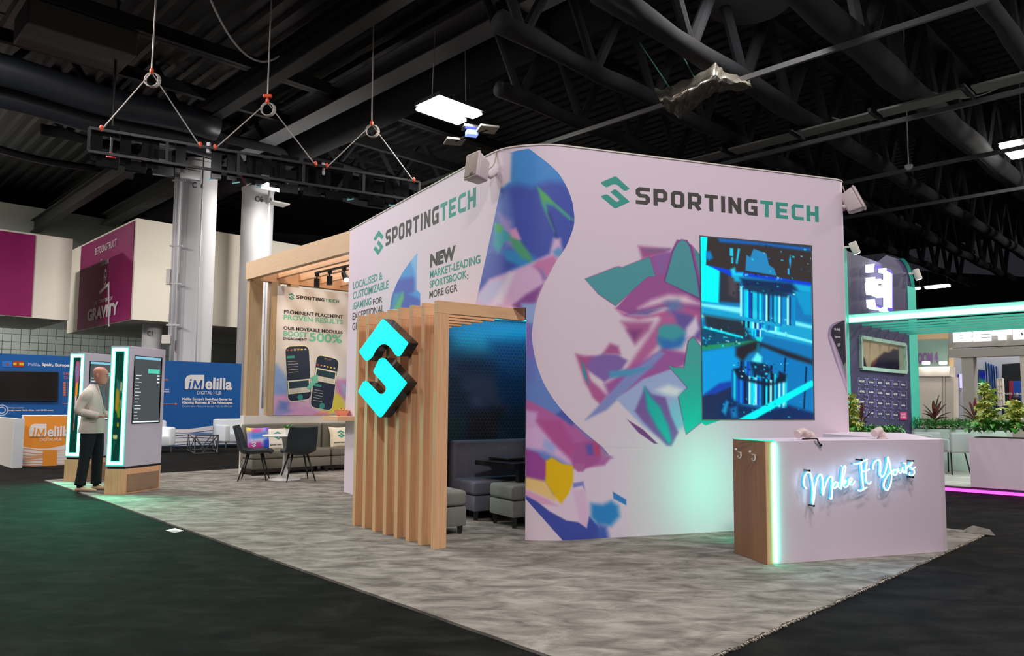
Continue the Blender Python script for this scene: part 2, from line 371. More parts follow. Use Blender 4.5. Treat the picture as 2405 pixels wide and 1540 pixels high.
def conduit(t, c, dx, r, z0, z1, d=24):
    p = AT(dx, 700, d-.75); mb = MB().tube([(p[0], p[1], z0), (p[0], p[1], z1)], r, 8); obj('conduit', mb, GREYW, t, smooth=True)
    return p
p = conduit(t1, cc1, 402, .05, 3.1, 9.0); conduit(t1, cc1, 409, .08, 2.4, 9.0); conduit(t1, cc1, 465.5, .025, 1, 9.05)
q = AT(392, 797, 23.2); obj('junction_box', MB().box(q, (.26, .2, .28)), WHITE2, t1, bevel=.02)
q = AT(396, 650, 23.2); obj('junction_box', MB().box(q, (.12, .12, .5)), WHITE2, t1, bevel=.01)
for z in (8.2, 6.1, 4.9, 3.6): q = AT(405, 700, 23.2); obj('pipe_clamp', MB().box((q[0]+.05, q[1], z), (.4, .05, .05)), GREYW, t1)
t2, cc2 = column(591, 0, .55, 26.5, 9.1, 'second white round column marked C6 right of the front column', 'C6', (599, 618, 459, 473))
p = AT(628, 600, 25.7); obj('conduit', MB().tube([(p[0], p[1], 1), (p[0], p[1], 8.6)], .04, 8), GREYW, t2, smooth=True)
t3, cc3 = column(352, 0, .33, 27, 4.3, 'short white column marked C1 under the plaster corner', 'C1', (346, 359, 777, 788))
# pipes on the far plaster wall
for i, x in enumerate((490, 497)):
    a = AT(x, 700, 29); mb = MB().tube([(a[0], a[1], 5.3), (a[0], a[1], 8.6)], .05, 8); setp(obj('wall_pipe', mb, WHITE2, smooth=True), ('left' if i == 0 else 'right')+' thin white pipe of the pair between the two columns', 'pipe')

# ------------------------------------------------------------------ roof steel
IRON = mat('black_steel', (.013, .013, .015), .6, noise=.4, nscale=3)
IRON2 = mat('grey_black_steel', (.055, .056, .060), .55)
FUZZ = mat('sprayed_insulation', (.0125, .0125, .017), .95, noise=.55, nscale=2.2, bump=1.0)
DUCTM = mat('duct_wrap', (.022, .026, .034), .45, noise=.3, nscale=1)
PANELM = mat('cable_tray_metal', (.16, .16, .15), .5)
def member(px, py, z, d, back, fwd):
    p = G(px, py, z); return p-d*back, p+d*fwd
def ibeam(mb, a, b, w, h, t=.03):
    u = unit(b-a); mb.bar(a+[0, 0, h/2], b+[0, 0, h/2], w, t); mb.bar(a-[0, 0, h/2], b-[0, 0, h/2], w, t); mb.bar(a, b, t, h)
beams = [ # px,py on the bottom, z, width, height, material, label
 (960, 165, 9.2, .55, .5, mat('beam_grey', (.16, .165, .175), .55), 'broad grey-bottomed roof beam running from upper centre to the left'),
 (620, 190, 9.3, .42, .5, IRON, 'dark roof beam left of the broad grey-bottomed one'),
 (200, 470, 8.4, .3, .5, IRON, 'dark roof beam above the magenta posters at left')]
for px, py, z, w_, h_, m, lab in beams:
    a, b = member(px, py, z, H1, 26, 34); mb = MB(); ibeam(mb, a+[0, 0, h_/2], b+[0, 0, h_/2], w_, h_); setp(obj('roof_beam', mb, m), lab, 'beam')
# thin unistrut rails (first axis)
for i, (px, py, z, w_, lab) in enumerate(((2005, 100, 6.9, .06, 'thin grey roof rail crossing below the silver foil'), (2052, 298, 6.9, .07, 'second thin roof rail carrying the pale cable tray'),
        (2190, 388, 6.9, .06, 'third thin roof rail right of the stand wall'), (2230, 470, 6.9, .06, 'lowest thin roof rail above the green-edged tower'))):
    a, b = member(px, py, z, H1, 14, 24 if i else 11); setp(obj('roof_rail', MB().bar(a, b, w_, .09), IRON2), lab, 'rail')
# pale cable tray panels lying on the second rail
tray = thing('cable_tray', 'pale segmented cable tray on the second roof rail', 'cable tray', G(2052, 298, 6.95))
a, b = member(2035, 275, 7.1, H1, 10, 8); n = 11; d = (b-a)/n
for i in range(n): obj('tray_panel', MB().bar(a+d*(i+.04), a+d*(i+.94), .42, .04), PANELM, tray)
for i in range(n+1): obj('cross_bar', MB().bar(a+d*i-H2*.35, a+d*i+H2*.35, .06, .08), IRON, tray)
# insulated truss chords along the second axis, each with a rear top chord and zig-zag webs
def truss(px, py, z, r, back, fwd, lab, web=1.9, top=1.7):
    a, b = member(px, py, z, H2, back, fwd); t = thing('roof_truss', lab, 'truss', (a+b)/2)
    N = 40; P = [a+(b-a)*i/N+np.array([0, 0, .03*math.sin(i*1.7)]) for i in range(N+1)]; R = [r*(1+.08*math.sin(i*2.3)+.05*math.cos(i*5.1)) for i in range(N+1)]
    obj('bottom_chord', MB().tube(P, R, 12), FUZZ, t, smooth=True)
    obj('top_chord', MB().bar(a+[0, 0, top], b+[0, 0, top], r*1.3, r*1.3), IRON, t)
    Ln = np.linalg.norm(b-a); k = 0; s = .6
    while s < Ln-web:
        p = a+(b-a)*s/Ln; q1 = a+(b-a)*(s+web*.5)/Ln+[0, 0, top]; q0 = a+(b-a)*(s-web*.5)/Ln+[0, 0, top]
        obj('web_bar', MB().tube([p, q1], r*.62, 8), FUZZ, t); obj('web_bar', MB().tube([p, q0], r*.55, 8), FUZZ, t); s += web
    return t
truss(1437, 318, 7.4, .15, 3.6, 30, 'insulated roof truss ending just above the curved wall top')
truss(1600, 268, 7.4, .16, 5.4, 30, 'insulated roof truss passing behind the silver foil')
truss(1960, 322, 7.4, .19, 8.6, 30, 'insulated roof truss above the right speaker')
truss(2170, 240, 7.4, .24, 7.5, 30, 'thickest insulated roof truss at upper right')
truss(2380, 95, 7.4, .15, 6, 20, 'roof truss cut by the upper right corner')
truss(700, 440, 8.9, .15, 8, 12, 'distant roof truss above the pergola corner', 2.2)
truss(560, 330, 9.1, .15, 14, 12, 'distant roof truss above the two C6 columns', 2.4)
# big black insulated main along the first axis
a, b = member(1240, 95, 9.3, H1, 16, 50); N = 60; P = [a+(b-a)*i/N for i in range(N+1)]
setp(obj('insulated_main', MB().tube(P, [.44*(1+.06*math.sin(i*1.9)+.05*math.cos(i*4.3)) for i in range(N+1)], 14), FUZZ, smooth=True), 'fat black insulated roof main crossing behind the lit fixture', 'pipe')
a, b = member(560, 360, 9.3, H1, 8, 30); 0 and setp(obj('insulated_main', MB().tube([a, b], .22, 12), IRON, smooth=True), 'slimmer black main over the round columns', 'pipe')
# ducts at left along the second axis
for px, py, z, r, lab in ((180, 215, 8.2, .34, 'upper round roof duct at left, wrapped dark'), (200, 275, 7.9, .30, 'lower round roof duct above the hanging sign'), (60, 365, 9.0, .12, 'slim roof pipe at the left edge')):
    a, b = member(px, py, z, H2, 10, 3.2); N = 24; P = [a+(b-a)*i/N+np.array([0, 0, .05*math.sin(i*.9)]) for i in range(N+1)]
    setp(obj('roof_duct', MB().tube(P, r, 16), DUCTM, smooth=True), lab, 'duct')
p = G(180, 88, 9.2); setp(obj('air_plenum', MB().box(p, (2.1, 1.3, .6), H2), mat('plenum_metal', (.07, .07, .065), .6), bevel=.03), 'boxy grey air plenum at the upper left of the roof', 'duct')
for k, (px, py, L_) in enumerate(((100, 110, 16), (330, 60, 14), (430, 100, 14))):
    a, b = member(px, py, 9.6, H2, 4, L_); setp(obj('roof_beam', MB().bar(a, b, .16, .3), IRON), ('leftmost', 'middle', 'rightmost')[k]+' of the three high secondary beams at upper left', 'beam')
for k, (px, py) in enumerate(((1760, 12),)):
    p = G(px, py, 8.6); setp(obj('round_diffuser', MB().lathe([(.75, 0), (.7, .1), (.3, .25)], p, 28), IRON2, smooth=2), 'round black air diffuser at the top edge', 'diffuser')
for k, (x0, y0, x1, y1, z0, z1, lab) in enumerate(((1450, 22, 1572, 205, 9.6, 7.0, 'left of the two green lines holding the silver foil'), (1533, 0, 1630, 180, 9.6, 7.0, 'right of the two green lines holding the silver foil'))):
    setp(obj('hanging_line', MB().tube([G(x0, y0, z0), G(x1, y1, z1)], .012, 5), mat('green_line', (.08, .25, .2), .5)), lab, 'line')
def sag(x0, y0, x1, y1, z, drop, r, m, lab, n=14):
    a = G(x0, y0, z); b = G(x1, y1, z); P = [a+(b-a)*i/n-np.array([0, 0, drop*4*(i/n)*(1-i/n)]) for i in range(n+1)]
    setp(obj('loose_cable', MB().tube(P, r, 5), m), lab, 'cable')
PALEC = mat('pale_cable', (.3, .3, .3), .6)
sag(1955, 276, 2150, 232, 7.6, .25, .016, PALEC, 'pale sagging cable behind the pale cable tray'); sag(2190, 217, 2405, 162, 7.6, .3, .016, PALEC, 'pale sagging cable reaching the right edge')
sag(495, 0, 655, 132, 8.4, .5, .02, PALEC, 'pale cable drooping at the top left')
# silver plastic sheet slung under the rail
S0 = [(1535, 208), (1572, 205), (1622, 182), (1680, 150), (1700, 165), (1760, 190)]; S1 = [(1563, 258), (1597, 277), (1612, 268), (1660, 228), (1700, 214), (1768, 208)]
mb = MB(); nc = 50; nr = 16; V = []
for i in range(nr):
    for j in range(nc):
        t = j/(nc-1)*5; k = min(int(t), 4); f = t-k
        a = np.array(S0[k])*(1-f)+np.array(S0[k+1])*f; b = np.array(S1[k])*(1-f)+np.array(S1[k+1])*f; g = i/(nr-1); xy = a*(1-g)+b*g
        V.append(G(xy[0], xy[1], 7.05-.55*math.sin(g*math.pi)*.5-.12*g)+rng.normal(0, .004, 3)+np.array([0, 0, .02*math.sin(j*.9+i*.6)+.015*math.sin(i*2.2-j*.35)]))
mb.add(V, gridfaces(nr, nc)); setp(obj('foil_sheet', mb, mat('silver_plastic', (.72, .66, .55), .24, metal=.85), smooth=True), 'crumpled silver plastic sheet slung under the roof rail', 'sheet')

# light fixtures that show
LAMP = mat('lamp_glow', (1, 1, 1), .5, emit=30, ecol=(1, .97, .9)); PLATE = mat('sensor_white', (.5, .5, .48), .5)
def bay(px, py, z, size, lab, d=H2, power=130, two=True):
    p = G(px, py, z); t = thing('high_bay_lamp', lab, 'lamp', p); n = np.cross(d, (0, 0, 1))
    for s in ((-.27, .27) if two else (0,)): obj('led_bar', MB().box(p+n*s*size, (1.25*size, .34*size, .07), d), LAMP, t, bevel=.03)
    obj('housing', MB().box(p+[0, 0, .1], (1.3*size, .9*size, .08), d), BLACK, t)
    for s in (-.5, .5): obj('hanger', MB().tube([p+d*s*size+[0, 0, .1], p+d*s*size*.9+[0, 0, 1.6]], .012, 5), PALEC, t)
    area('lamp_light', p-[0, 0, .14], (1.2*size, .8*size), power, (1, .97, .9))
    return p
bay(1055, 262, 7.3, .92, 'lit high bay lamp hanging above the left wall lettering'); bay(650, 445, 8.3, .8, 'lit high bay lamp right of the second round column', two=False)
bay(2412, 348, 7.3, 1.0, 'lit lamp cut by the right edge of the picture'); bay(2202, 674, 7.3, .9, 'distant lit lamp above the green canopy', H1, 150, two=False); bay(2146, 679, 7.4, .55, 'smaller distant lamp left of the one over the canopy', H1, 20, two=False)
p = G(1108, 313, 7.1); t = thing('sensor_cluster', 'two white square panels on a bar with a blue glow under the roof', 'sensor', p)
obj('bar', MB().bar(G(1070, 330, 7.1), G(1145, 302, 7.1), .05, .05), STEEL, t)
for x, y in ((1067, 332), (1145, 303)): obj('panel', MB().box(G(x, y, 7.1), (.42, .42, .05), (1, .3, 0)), PLATE, t, bevel=.015)
obj('bracket', MB().box(p+[0, 0, .12], (.4, .3, .05), (1, .3, 0)), STEEL, t); obj('blue_lens', MB().box(p, (.26, .2, .12), (1, .3, 0)), mat('blue_glow', (.1, .15, .9), .4, emit=1.5, ecol=(.2, .28, 1)), t, bevel=.02)
p = G(652, 478, 8.2); setp(obj('occupancy_sensor', MB().box(p, (.7, .5, .06), H2), PLATE, bevel=.02), 'white sensor panel below the lamp beside the second column', 'sensor')
p = G(2134, 393, 6.8); setp(obj('smoke_detector', MB().lathe([(.05, -.05), (.09, 0), (.09, .05), (.03, .07), (.012, .09), (.012, 10.58-p[2])], p, 20), PLATE, smooth=2), 'small white round detector under a roof rail', 'detector')
p = G(260, 375, 6.6); t = thing('fire_beacon', 'red and white beacon under the hanging sign', 'beacon', p); obj('red_ring', MB().lathe([(.09, 0), (.1, .08), (.09, .14)], p, 20), mat('red_plastic', (.5, .01, .02), .4), t, smooth=2)
obj('lens', MB().lathe([(.02, -.12), (.1, -.07), (.13, -.01), (.1, .01)], p, 20), PLATE, t, smooth=2); obj('stem', MB().tube([p+[0, 0, .14], p+[0, 0, 10.58-p[2]]], .03, 6), BLACK, t)
p = G(1518, 0, 8); del p

# hanging sign frame of glossy black channel letters, seen from its back
SA = AT(210, 300, 12.3); SB = AT(985, 428, 15.3); z_t = (SA[2]+SB[2])/2; SA[2] = SB[2] = z_t; su = unit(SB-SA); sl = np.linalg.norm(SB-SA)
sg = thing('hanging_sign', 'long hanging sign frame with glossy black letter boxes, seen from behind', 'sign', (SA+SB)/2)
for z in (0, -.40): obj('rail', MB().bar(SA+[0, 0, z], SB+[0, 0, z], .05, .045), BLACK, sg)
for k in (0, .2, .4, .6, .8, 1.): p = SA+su*sl*k; obj('upright', MB().bar(p+[0, 0, 0], p-[0, 0, .4], .04, .05, up=su), IRON, sg)
sn = np.cross(su, (0, 0, 1)); sn = sn if sn[1] > 0 else -sn; fp = Plane(SA+sn*.12, su[:2])
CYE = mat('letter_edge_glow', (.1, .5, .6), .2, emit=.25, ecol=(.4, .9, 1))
shapes = {'C': [((0, 0), (0, 1)), ((0, 1), (.8, 1)), ((0, 0), (.8, 0))], 'E': [((0, 0), (0, 1)), ((0, 1), (.8, 1)), ((0, .5), (.7, .5)), ((0, 0), (.8, 0))], 'O': [((0, 0), (0, 1)), ((.8, 0), (.8, 1)), ((0, 1), (.8, 1)), ((0, 0), (.8, 0))],
          'L': [((0, 0), (0, 1)), ((0, 0), (.8, 0))], 'T': [((.4, 0), (.4, 1)), ((0, 1), (.8, 1))], 'N': [((0, 0), (0, 1)), ((.8, 0), (.8, 1)), ((0, 1), (.8, 0))], 'H': [((0, 0), (0, 1)), ((.8, 0), (.8, 1)), ((0, .5), (.8, .5))]}
s = .12; i = 0
for ch in 'COELTNHEOCHEN':
    mb = MB(); mg = MB()
    for (a0, b0), (a1, b1) in shapes[ch]:
        p0 = fp.pt(s+a0*.42, z_t-.52+b0*.56); p1 = fp.pt(s+a1*.42, z_t-.52+b1*.56); mb.bar(p0, p1, .17, .1, up=fp.n if True else None)
    lb = obj('letter_box', mb, GLOSSB, sg)
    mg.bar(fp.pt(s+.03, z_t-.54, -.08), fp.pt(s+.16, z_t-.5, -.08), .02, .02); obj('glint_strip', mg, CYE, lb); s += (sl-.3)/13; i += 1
def rig(px, ytop, yring, ends, lab, orange=False, ds=None):
    """cable from the roof to a coil, then two bridles down to the sign's top rail"""
    L_ = []
    for ex, ey in ends:
        t = np.clip((ex-210)/(985-210), 0, 1); lo, hi = 0., 1.
        for _ in range(30):
            m = (lo+hi)/2; q = SA+su*sl*m-CC; x = PX0+FPX*(q @ CR)/(q @ CF)
            if x < ex: lo = m
            else: hi = m
        L_.append(SA+su*sl*lo)
    mid = sum(L_)/len(L_); d = mid[1]; c = AT(px[1], yring, d); top = AT(px[0], ytop, d)
    t = thing('rigging_cable', lab, 'cable', c); CAB = mat('steel_rope', (.42, .38, .36), .5)
    obj('rope', MB().tube([c, c+(top-c)*(10.58-c[2])/(top[2]-c[2])], .014, 6), CAB, t)
    for e in L_: obj('bridle', MB().tube([c, e], .011, 6), CAB, t)
    mb = MB(); R = .12
    for k in range(3):
        mb.tube([c+np.array([math.cos(a)*R*(1+.04*k)+.01*k, .02*k, math.sin(a)*R*(1.02+.03*k)-R-.01]) for a in np.linspace(0, 2*math.pi, 25)], .010, 6)
    obj('coil', mb, mat('pale_rope', (.5, .45, .42), .6), t, smooth=True)
    ORG = mat('orange_shackle', (.75, .08, .02), .4)
    for e in [c]+L_: obj('shackle', MB().lathe([(.02, -.05), (.035, -.02), (.035, .03), (.015, .06)], e+[0, 0, .02], 10), ORG, t)
    if orange: obj('ratchet', MB().box(c+[0, 0, .12], (.16, .06, .06)), ORG, t, bevel=.01)
rig((366, 356), 0, 170, ((238, 290), (470, 322)), 'leftmost rigging rope with coil and two bridles to the hanging sign')
rig((637, 628), 0, 240, ((505, 333), (741, 383)), 'middle rigging rope with orange ratchet above the hanging sign', True)
rig((877, 873), 78, 292, ((768, 385), (972, 428)), 'rightmost rigging rope with coil above the hanging sign')
obj('clutch_bag', MB().box(AT(758, 398, 14.4), (.1, .1, .26)), mat('tape_label', (.5, .45, .5), .4), sg, bevel=.02)
q = AT(490, 347, 13.3); obj('label_box', MB().box(q, (.06, .06, .2)), mat('tape_label', (.5, .45, .5), .4), sg, bevel=.01)

# ================================================================== THE MAIN STAND
# carpet laid over the aisle carpet, its near right edge frayed
c_l, c_n, c_r, c_f = np.array([-7.21, 11.68]), np.array([.58, 3.37]), np.array([4.66, 7.42]), np.array([-3.2, 15.6])
out = []
def edge(a, b, n, j):
    for i in range(n):
        t = i/n; p = a+(b-a)*t; nn = unit(np.array([(b-a)[1], -(b-a)[0]])); out.append(p+nn*j*(.6*math.sin(i*.37)+rng.normal(0, .5)))
edge(c_l, c_n, 60, .003); edge(c_n, c_r, 260, .010); edge(c_r, c_f, 10, 0); edge(c_f, c_l, 30, .01)
out = [p if i < 60 else p for i, p in enumerate(out)]
bc = thing('booth_carpet', 'mottled light grey carpet laid under the whole stand', 'carpet', (0, 8, 0))
obj('carpet_sheet', MB().prism(out, .0, .016), GREYC, bc)
mb = MB(); N = 900
for i in range(N):   # frayed tufts on the cut edge
    t = rng.random(); p = c_n+(c_r-c_n)*t; d = unit(np.array([(c_r-c_n)[1], -(c_r-c_n)[0]])); a = rng.normal(0, .5); dd = np.array([d[0]*math.cos(a)-d[1]*math.sin(a), d[0]*math.sin(a)+d[1]*math.cos(a)]); l = rng.uniform(.008, .024); q = np.array([-dd[1], dd[0]])*.003
    p = p+d*.002; mb.add([(*(p-q), .014), (*(p+q), .014), (*(p+dd*l), rng.uniform(.002, .016))], [(0, 1, 2)])
obj('frayed_edge', mb, mat('carpet_backing', L(196, 184, 166), 1), bc, kind='stuff')
mb = MB(); c = c_r; mb.add([(c[0]-.22, c[1]-.02, .018), (c[0]-.03, c[1]-.16, .018), (c[0]+.02, c[1]+.0, .05), (c[0]-.10, c[1]+.07, .075), (c[0]-.2, c[1]+.05, .04)], [(0, 1, 2, 3, 4)]); obj('lifted_corner', mb, GREYC, bc)

# ---- curved wall: plan polyline of its visible face
WH = 3.66; A0 = V3((-2.30, 10.40)); B0 = V3((-.40, 7.385))
curve = smooth_path([A0+(B0-A0)*.9, B0, (-.17, 7.045), (-.02, 6.92), (.18, 6.855), (.36, 6.845), (.52, 6.88), (.70, 6.942)], 8)[8:-8]
W2A, W2B = V3((.52, 6.88)), V3((3.475, 7.867))
foot = [A0, A0+(B0-A0)*.25, A0+(B0-A0)*.5, A0+(B0-A0)*.75]+[p for p in curve]+[W2A+(W2B-W2A)*k for k in (.25, .5, .75)]+[W2B, W2B+V3((.06, .035)), W2B+V3((.10, .09)), W2B+V3((.115, .16)), V3((3.35, 9.0))]
foot = np.array([p[:2] for p in foot])
keep = [0]
for i in range(1, len(foot)):
    if np.hypot(*(foot[i]-foot[keep[-1]])) > .012: keep.append(i)
foot = foot[keep]
def inset(P, t):
    Q = []
    for i in range(len(P)):
        d0 = unit(P[i]-P[i-1]) if i else unit(P[1]-P[0]); d1 = unit(P[i+1]-P[i]) if i < len(P)-1 else d0; m = unit(d0+d1); Q.append(P[i]+np.array([-m[1], m[0]])*t)
    return np.array(Q)
U_P = unit(np.array([.79, .61])); V_P = unit(np.array([.615, -.788]))      # portal: across and along the slat row
W1 = Plane(A0, (B0-A0)[:2]); W2 = Plane(W2A, (W2B-W2A)[:2])
NZ = 2.13
def split(P, test):
    return
segL = np.vstack([np.linspace(0, 1, 9)[:, None]*(foot[1]-foot[0])*0+foot[0]])  # placeholder
# dense resample so the nook opening can be cut at exact points
def resample(P, step=.06):
    out = [P[0]]
    for i in range(len(P)-1):
        n = max(1, int(np.hypot(*(P[i+1]-P[i]))/step)); out += [P[i]+(P[i+1]-P[i])*k/n for k in range(1, n+1)]
    return np.array(out)
RF = resample(foot); RI = inset(RF, .10)
iO1 = int(np.argmin(np.hypot(*(RF-np.array([-.90, 8.18])).T))); iO2 = int(np.argmin(np.hypot(*(RF-np.array([.12, 6.875])).T)))
wall = thing('curved_wall', 'tall curved white stand wall printed with colourful art', 'wall', (.5, 7.2, 0))
def ribbon(mb, i0, i1, z0, z1):
    o = [(*RF[i], 0) for i in range(i0, i1+1)]; k = [(*RI[i], 0) for i in range(i0, i1+1)]; m = len(o)
    V = [(p[0], p[1], z) for z in (z0, z1) for p in o+k]
    F = [(i, i+1, 2*m+i+1, 2*m+i) for i in range(m-1)]+[(m+i+1, m+i, 3*m+i, 3*m+i+1) for i in range(m-1)]
    F += [(2*m+i, 2*m+i+1, 3*m+i+1, 3*m+i) for i in range(m-1)]+[(i+1, i, m+i, m+i+1) for i in range(m-1)]+[(0, 2*m, 3*m, m), (m-1, 2*m-1, 4*m-1, 3*m-1)]
    mb.add(V, F)
for nm, (i0, i1, z0) in (('wall_panel', (0, iO1, 0)), ('wall_panel', (iO1, iO2, NZ)), ('wall_panel', (iO2, len(RF)-1, 0))):
    mb = MB(); ribbon(mb, i0, i1, z0, WH); obj(nm, mb, WHITE, wall, smooth=2)
def cap():
    mb = MB(); o = [(*p, WH) for p in inset(RF, -.008)]; k = [(*p, WH) for p in inset(RF, .04)]; m = len(o); mb.add(o+k+[(p[0], p[1], WH+.012) for p in o+k], [(i, i+1, 2*m+i+1, 2*m+i) for i in range(m-1)]+[(2*m+i, 2*m+i+1, 3*m+i+1, 3*m+i) for i in range(m-1)]); return mb
obj('top_trim', cap(), WHITE2, wall)
for x in (1312, 1652, 1846):   # little timber pads showing above the top edge
    q = None
def whit(P, off=.0005):
    """pixels -> points on the visible face of the curved wall"""
    P = np.asarray(P, float); D = CF[None]+((P[:, 0]-PX0)/FPX)[:, None]*CR-((P[:, 1]-PY0)/FPX)[:, None]*CU
    best = np.full(len(P), 1e9); out = np.zeros((len(P), 3)); Fc = RF
    for i in range(len(Fc)-1):
        a, b = Fc[i], Fc[i+1]; e = b-a; den = D[:, 0]*e[1]-D[:, 1]*e[0]; den = np.where(abs(den) < 1e-9, 1e-9, den)
        t = (a[0]*e[1]-a[1]*e[0])/den; s = (D[:, 0]*a[1]-D[:, 1]*a[0])/den*-1
        s = ((D[:, 0]*t-a[0])*e[0]+(D[:, 1]*t-a[1])*e[1])/(e @ e)
        ok = (t > 0) & (s >= -.02) & (s <= 1.02) & (t < best); best = np.where(ok, t, best)
    bad = best > 1e8
    if bad.any():
        t2 = ((W1.p-CC) @ W1.n)/(D @ W1.n); best = np.where(bad, t2, best)
    X = CC+D*best[:, None]; nrm = -D*np.array([1, 1, 0]); nrm = nrm/np.linalg.norm(nrm, axis=1)[:, None]
    X = X+nrm*off; return X
PRINT = vmat('art_print', .5)
def artmesh(name, rows, ncol, base, ops, parent, hit=whit, off=.0005, m=None):
    """rows = list of (y, xl, xr)"""
    P = np.array([(xl+(xr-xl)*j/(ncol-1), y) for y, xl, xr in rows for j in range(ncol)]); X = hit(P, off); C = paint(P, base, ops, KW if m is None else 1.)
    mb = MB(); mb.add(X, gridfaces(len(rows), ncol), C); return obj(name, mb, m or PRINT, parent, smooth=False)
def interp(tab, y): ys = [t[1] for t in tab]; xs = [t[0] for t in tab]; return float(np.interp(y, ys, xs))
XR = [(1242, 349), (1252, 356), (1265, 366), (1282, 379), (1297, 392), (1314, 410), (1330, 437), (1343, 470), (1348, 500), (1349, 512), (1348, 528), (1341, 551), (1327, 583), (1307, 612), (1288, 648), (1270, 684), (1257, 726), (1250, 775), (1250, 800), (1256, 837), (1268, 878), (1284, 912), (1311, 952), (1345, 989), (1379, 1020), (1416, 1050), (1432, 1070), (1476, 1071), (1476, 1272)]
XL = [(1241, 349), (1180, 360), (1178, 431), (1155, 542), (1126, 673), (1118, 711)]
XR = cr_tab(XR[:26])+XR[26:]
WB = (206, 188, 202)
upper = [([(1180, 445), (1215, 432), (1250, 440), (1290, 425), (1330, 430), (1360, 480), (1360, 600), (1300, 640), (1250, 600), (1180, 650), (1120, 700), (1140, 560)], (58, 74, 160), 14),
 ([(1160, 440), (1195, 450), (1205, 520), (1200, 600), (1140, 640), (1150, 500)], (84, 108, 182), 12), ([(1170, 500), (1200, 520), (1215, 590), (1180, 560)], (150, 135, 190), 12),
 ([(1130, 660), (1150, 590), (1185, 600), (1190, 640), (1150, 668)], (70, 84, 168), 9),
 ([(1285, 495), (1292, 498), (1316, 575), (1308, 565)], (42, 60, 118), 4), ([(1262, 438), (1282, 456), (1300, 475), (1330, 500), (1352, 520), (1335, 514), (1300, 484), (1284, 480), (1286, 505), (1302, 545), (1288, 515), (1272, 480)], (64, 150, 140), 5), ([(1263, 440), (1282, 456), (1300, 475), (1330, 502), (1300, 478), (1280, 470), (1278, 480)], (78, 160, 88), 3),
 ([(1162, 525), (1185, 540), (1214, 562), (1185, 567), (1170, 595), (1158, 575)], (62, 150, 165), 4), ([(1163, 522), (1182, 533), (1176, 546), (1163, 542)], (75, 160, 96), 3),
 ([(1198, 540), (1212, 535), (1224, 562), (1212, 572), (1200, 560)], (200, 140, 180), 5), ([(1180, 590), (1210, 585), (1260, 615), (1265, 622), (1215, 622), (1190, 612)], (46, 128, 186), 6),
 ([(1195, 555), (1222, 565), (1245, 595), (1250, 615), (1225, 605), (1205, 580)], (72, 148, 112), 6),
 ([(1105, 735), (1122, 690), (1150, 655), (1200, 636), (1258, 612), (1290, 596), (1300, 560), (1316, 560), (1322, 600), (1300, 640), (1255, 740)], (198, 164, 200), 7),
 ([(1118, 700), (1150, 664), (1195, 650), (1185, 690), (1140, 720)], (176, 178, 214), 10), ([(1155, 715), (1195, 640), (1210, 640), (1180, 715)], (206, 196, 218), 8),
 ([(1262, 612), (1300, 600), (1310, 612), (1288, 650), (1268, 640), (1250, 625)], (184, 112, 160), 7), ([(1262, 626), (1275, 632), (1287, 655), (1275, 660)], (146, 112, 168), 5),
 ([(1298, 590), (1312, 580), (1334, 598), (1325, 604), (1305, 602)], (92, 140, 190), 6),
 ([(1205, 716), (1235, 692), (1275, 668), (1262, 700), (1250, 740), (1225, 740)], (128, 72, 140), 7), ([(1140, 341), (1202, 345), (1199, 425), (1180, 440), (1140, 440)], WB, 6)]
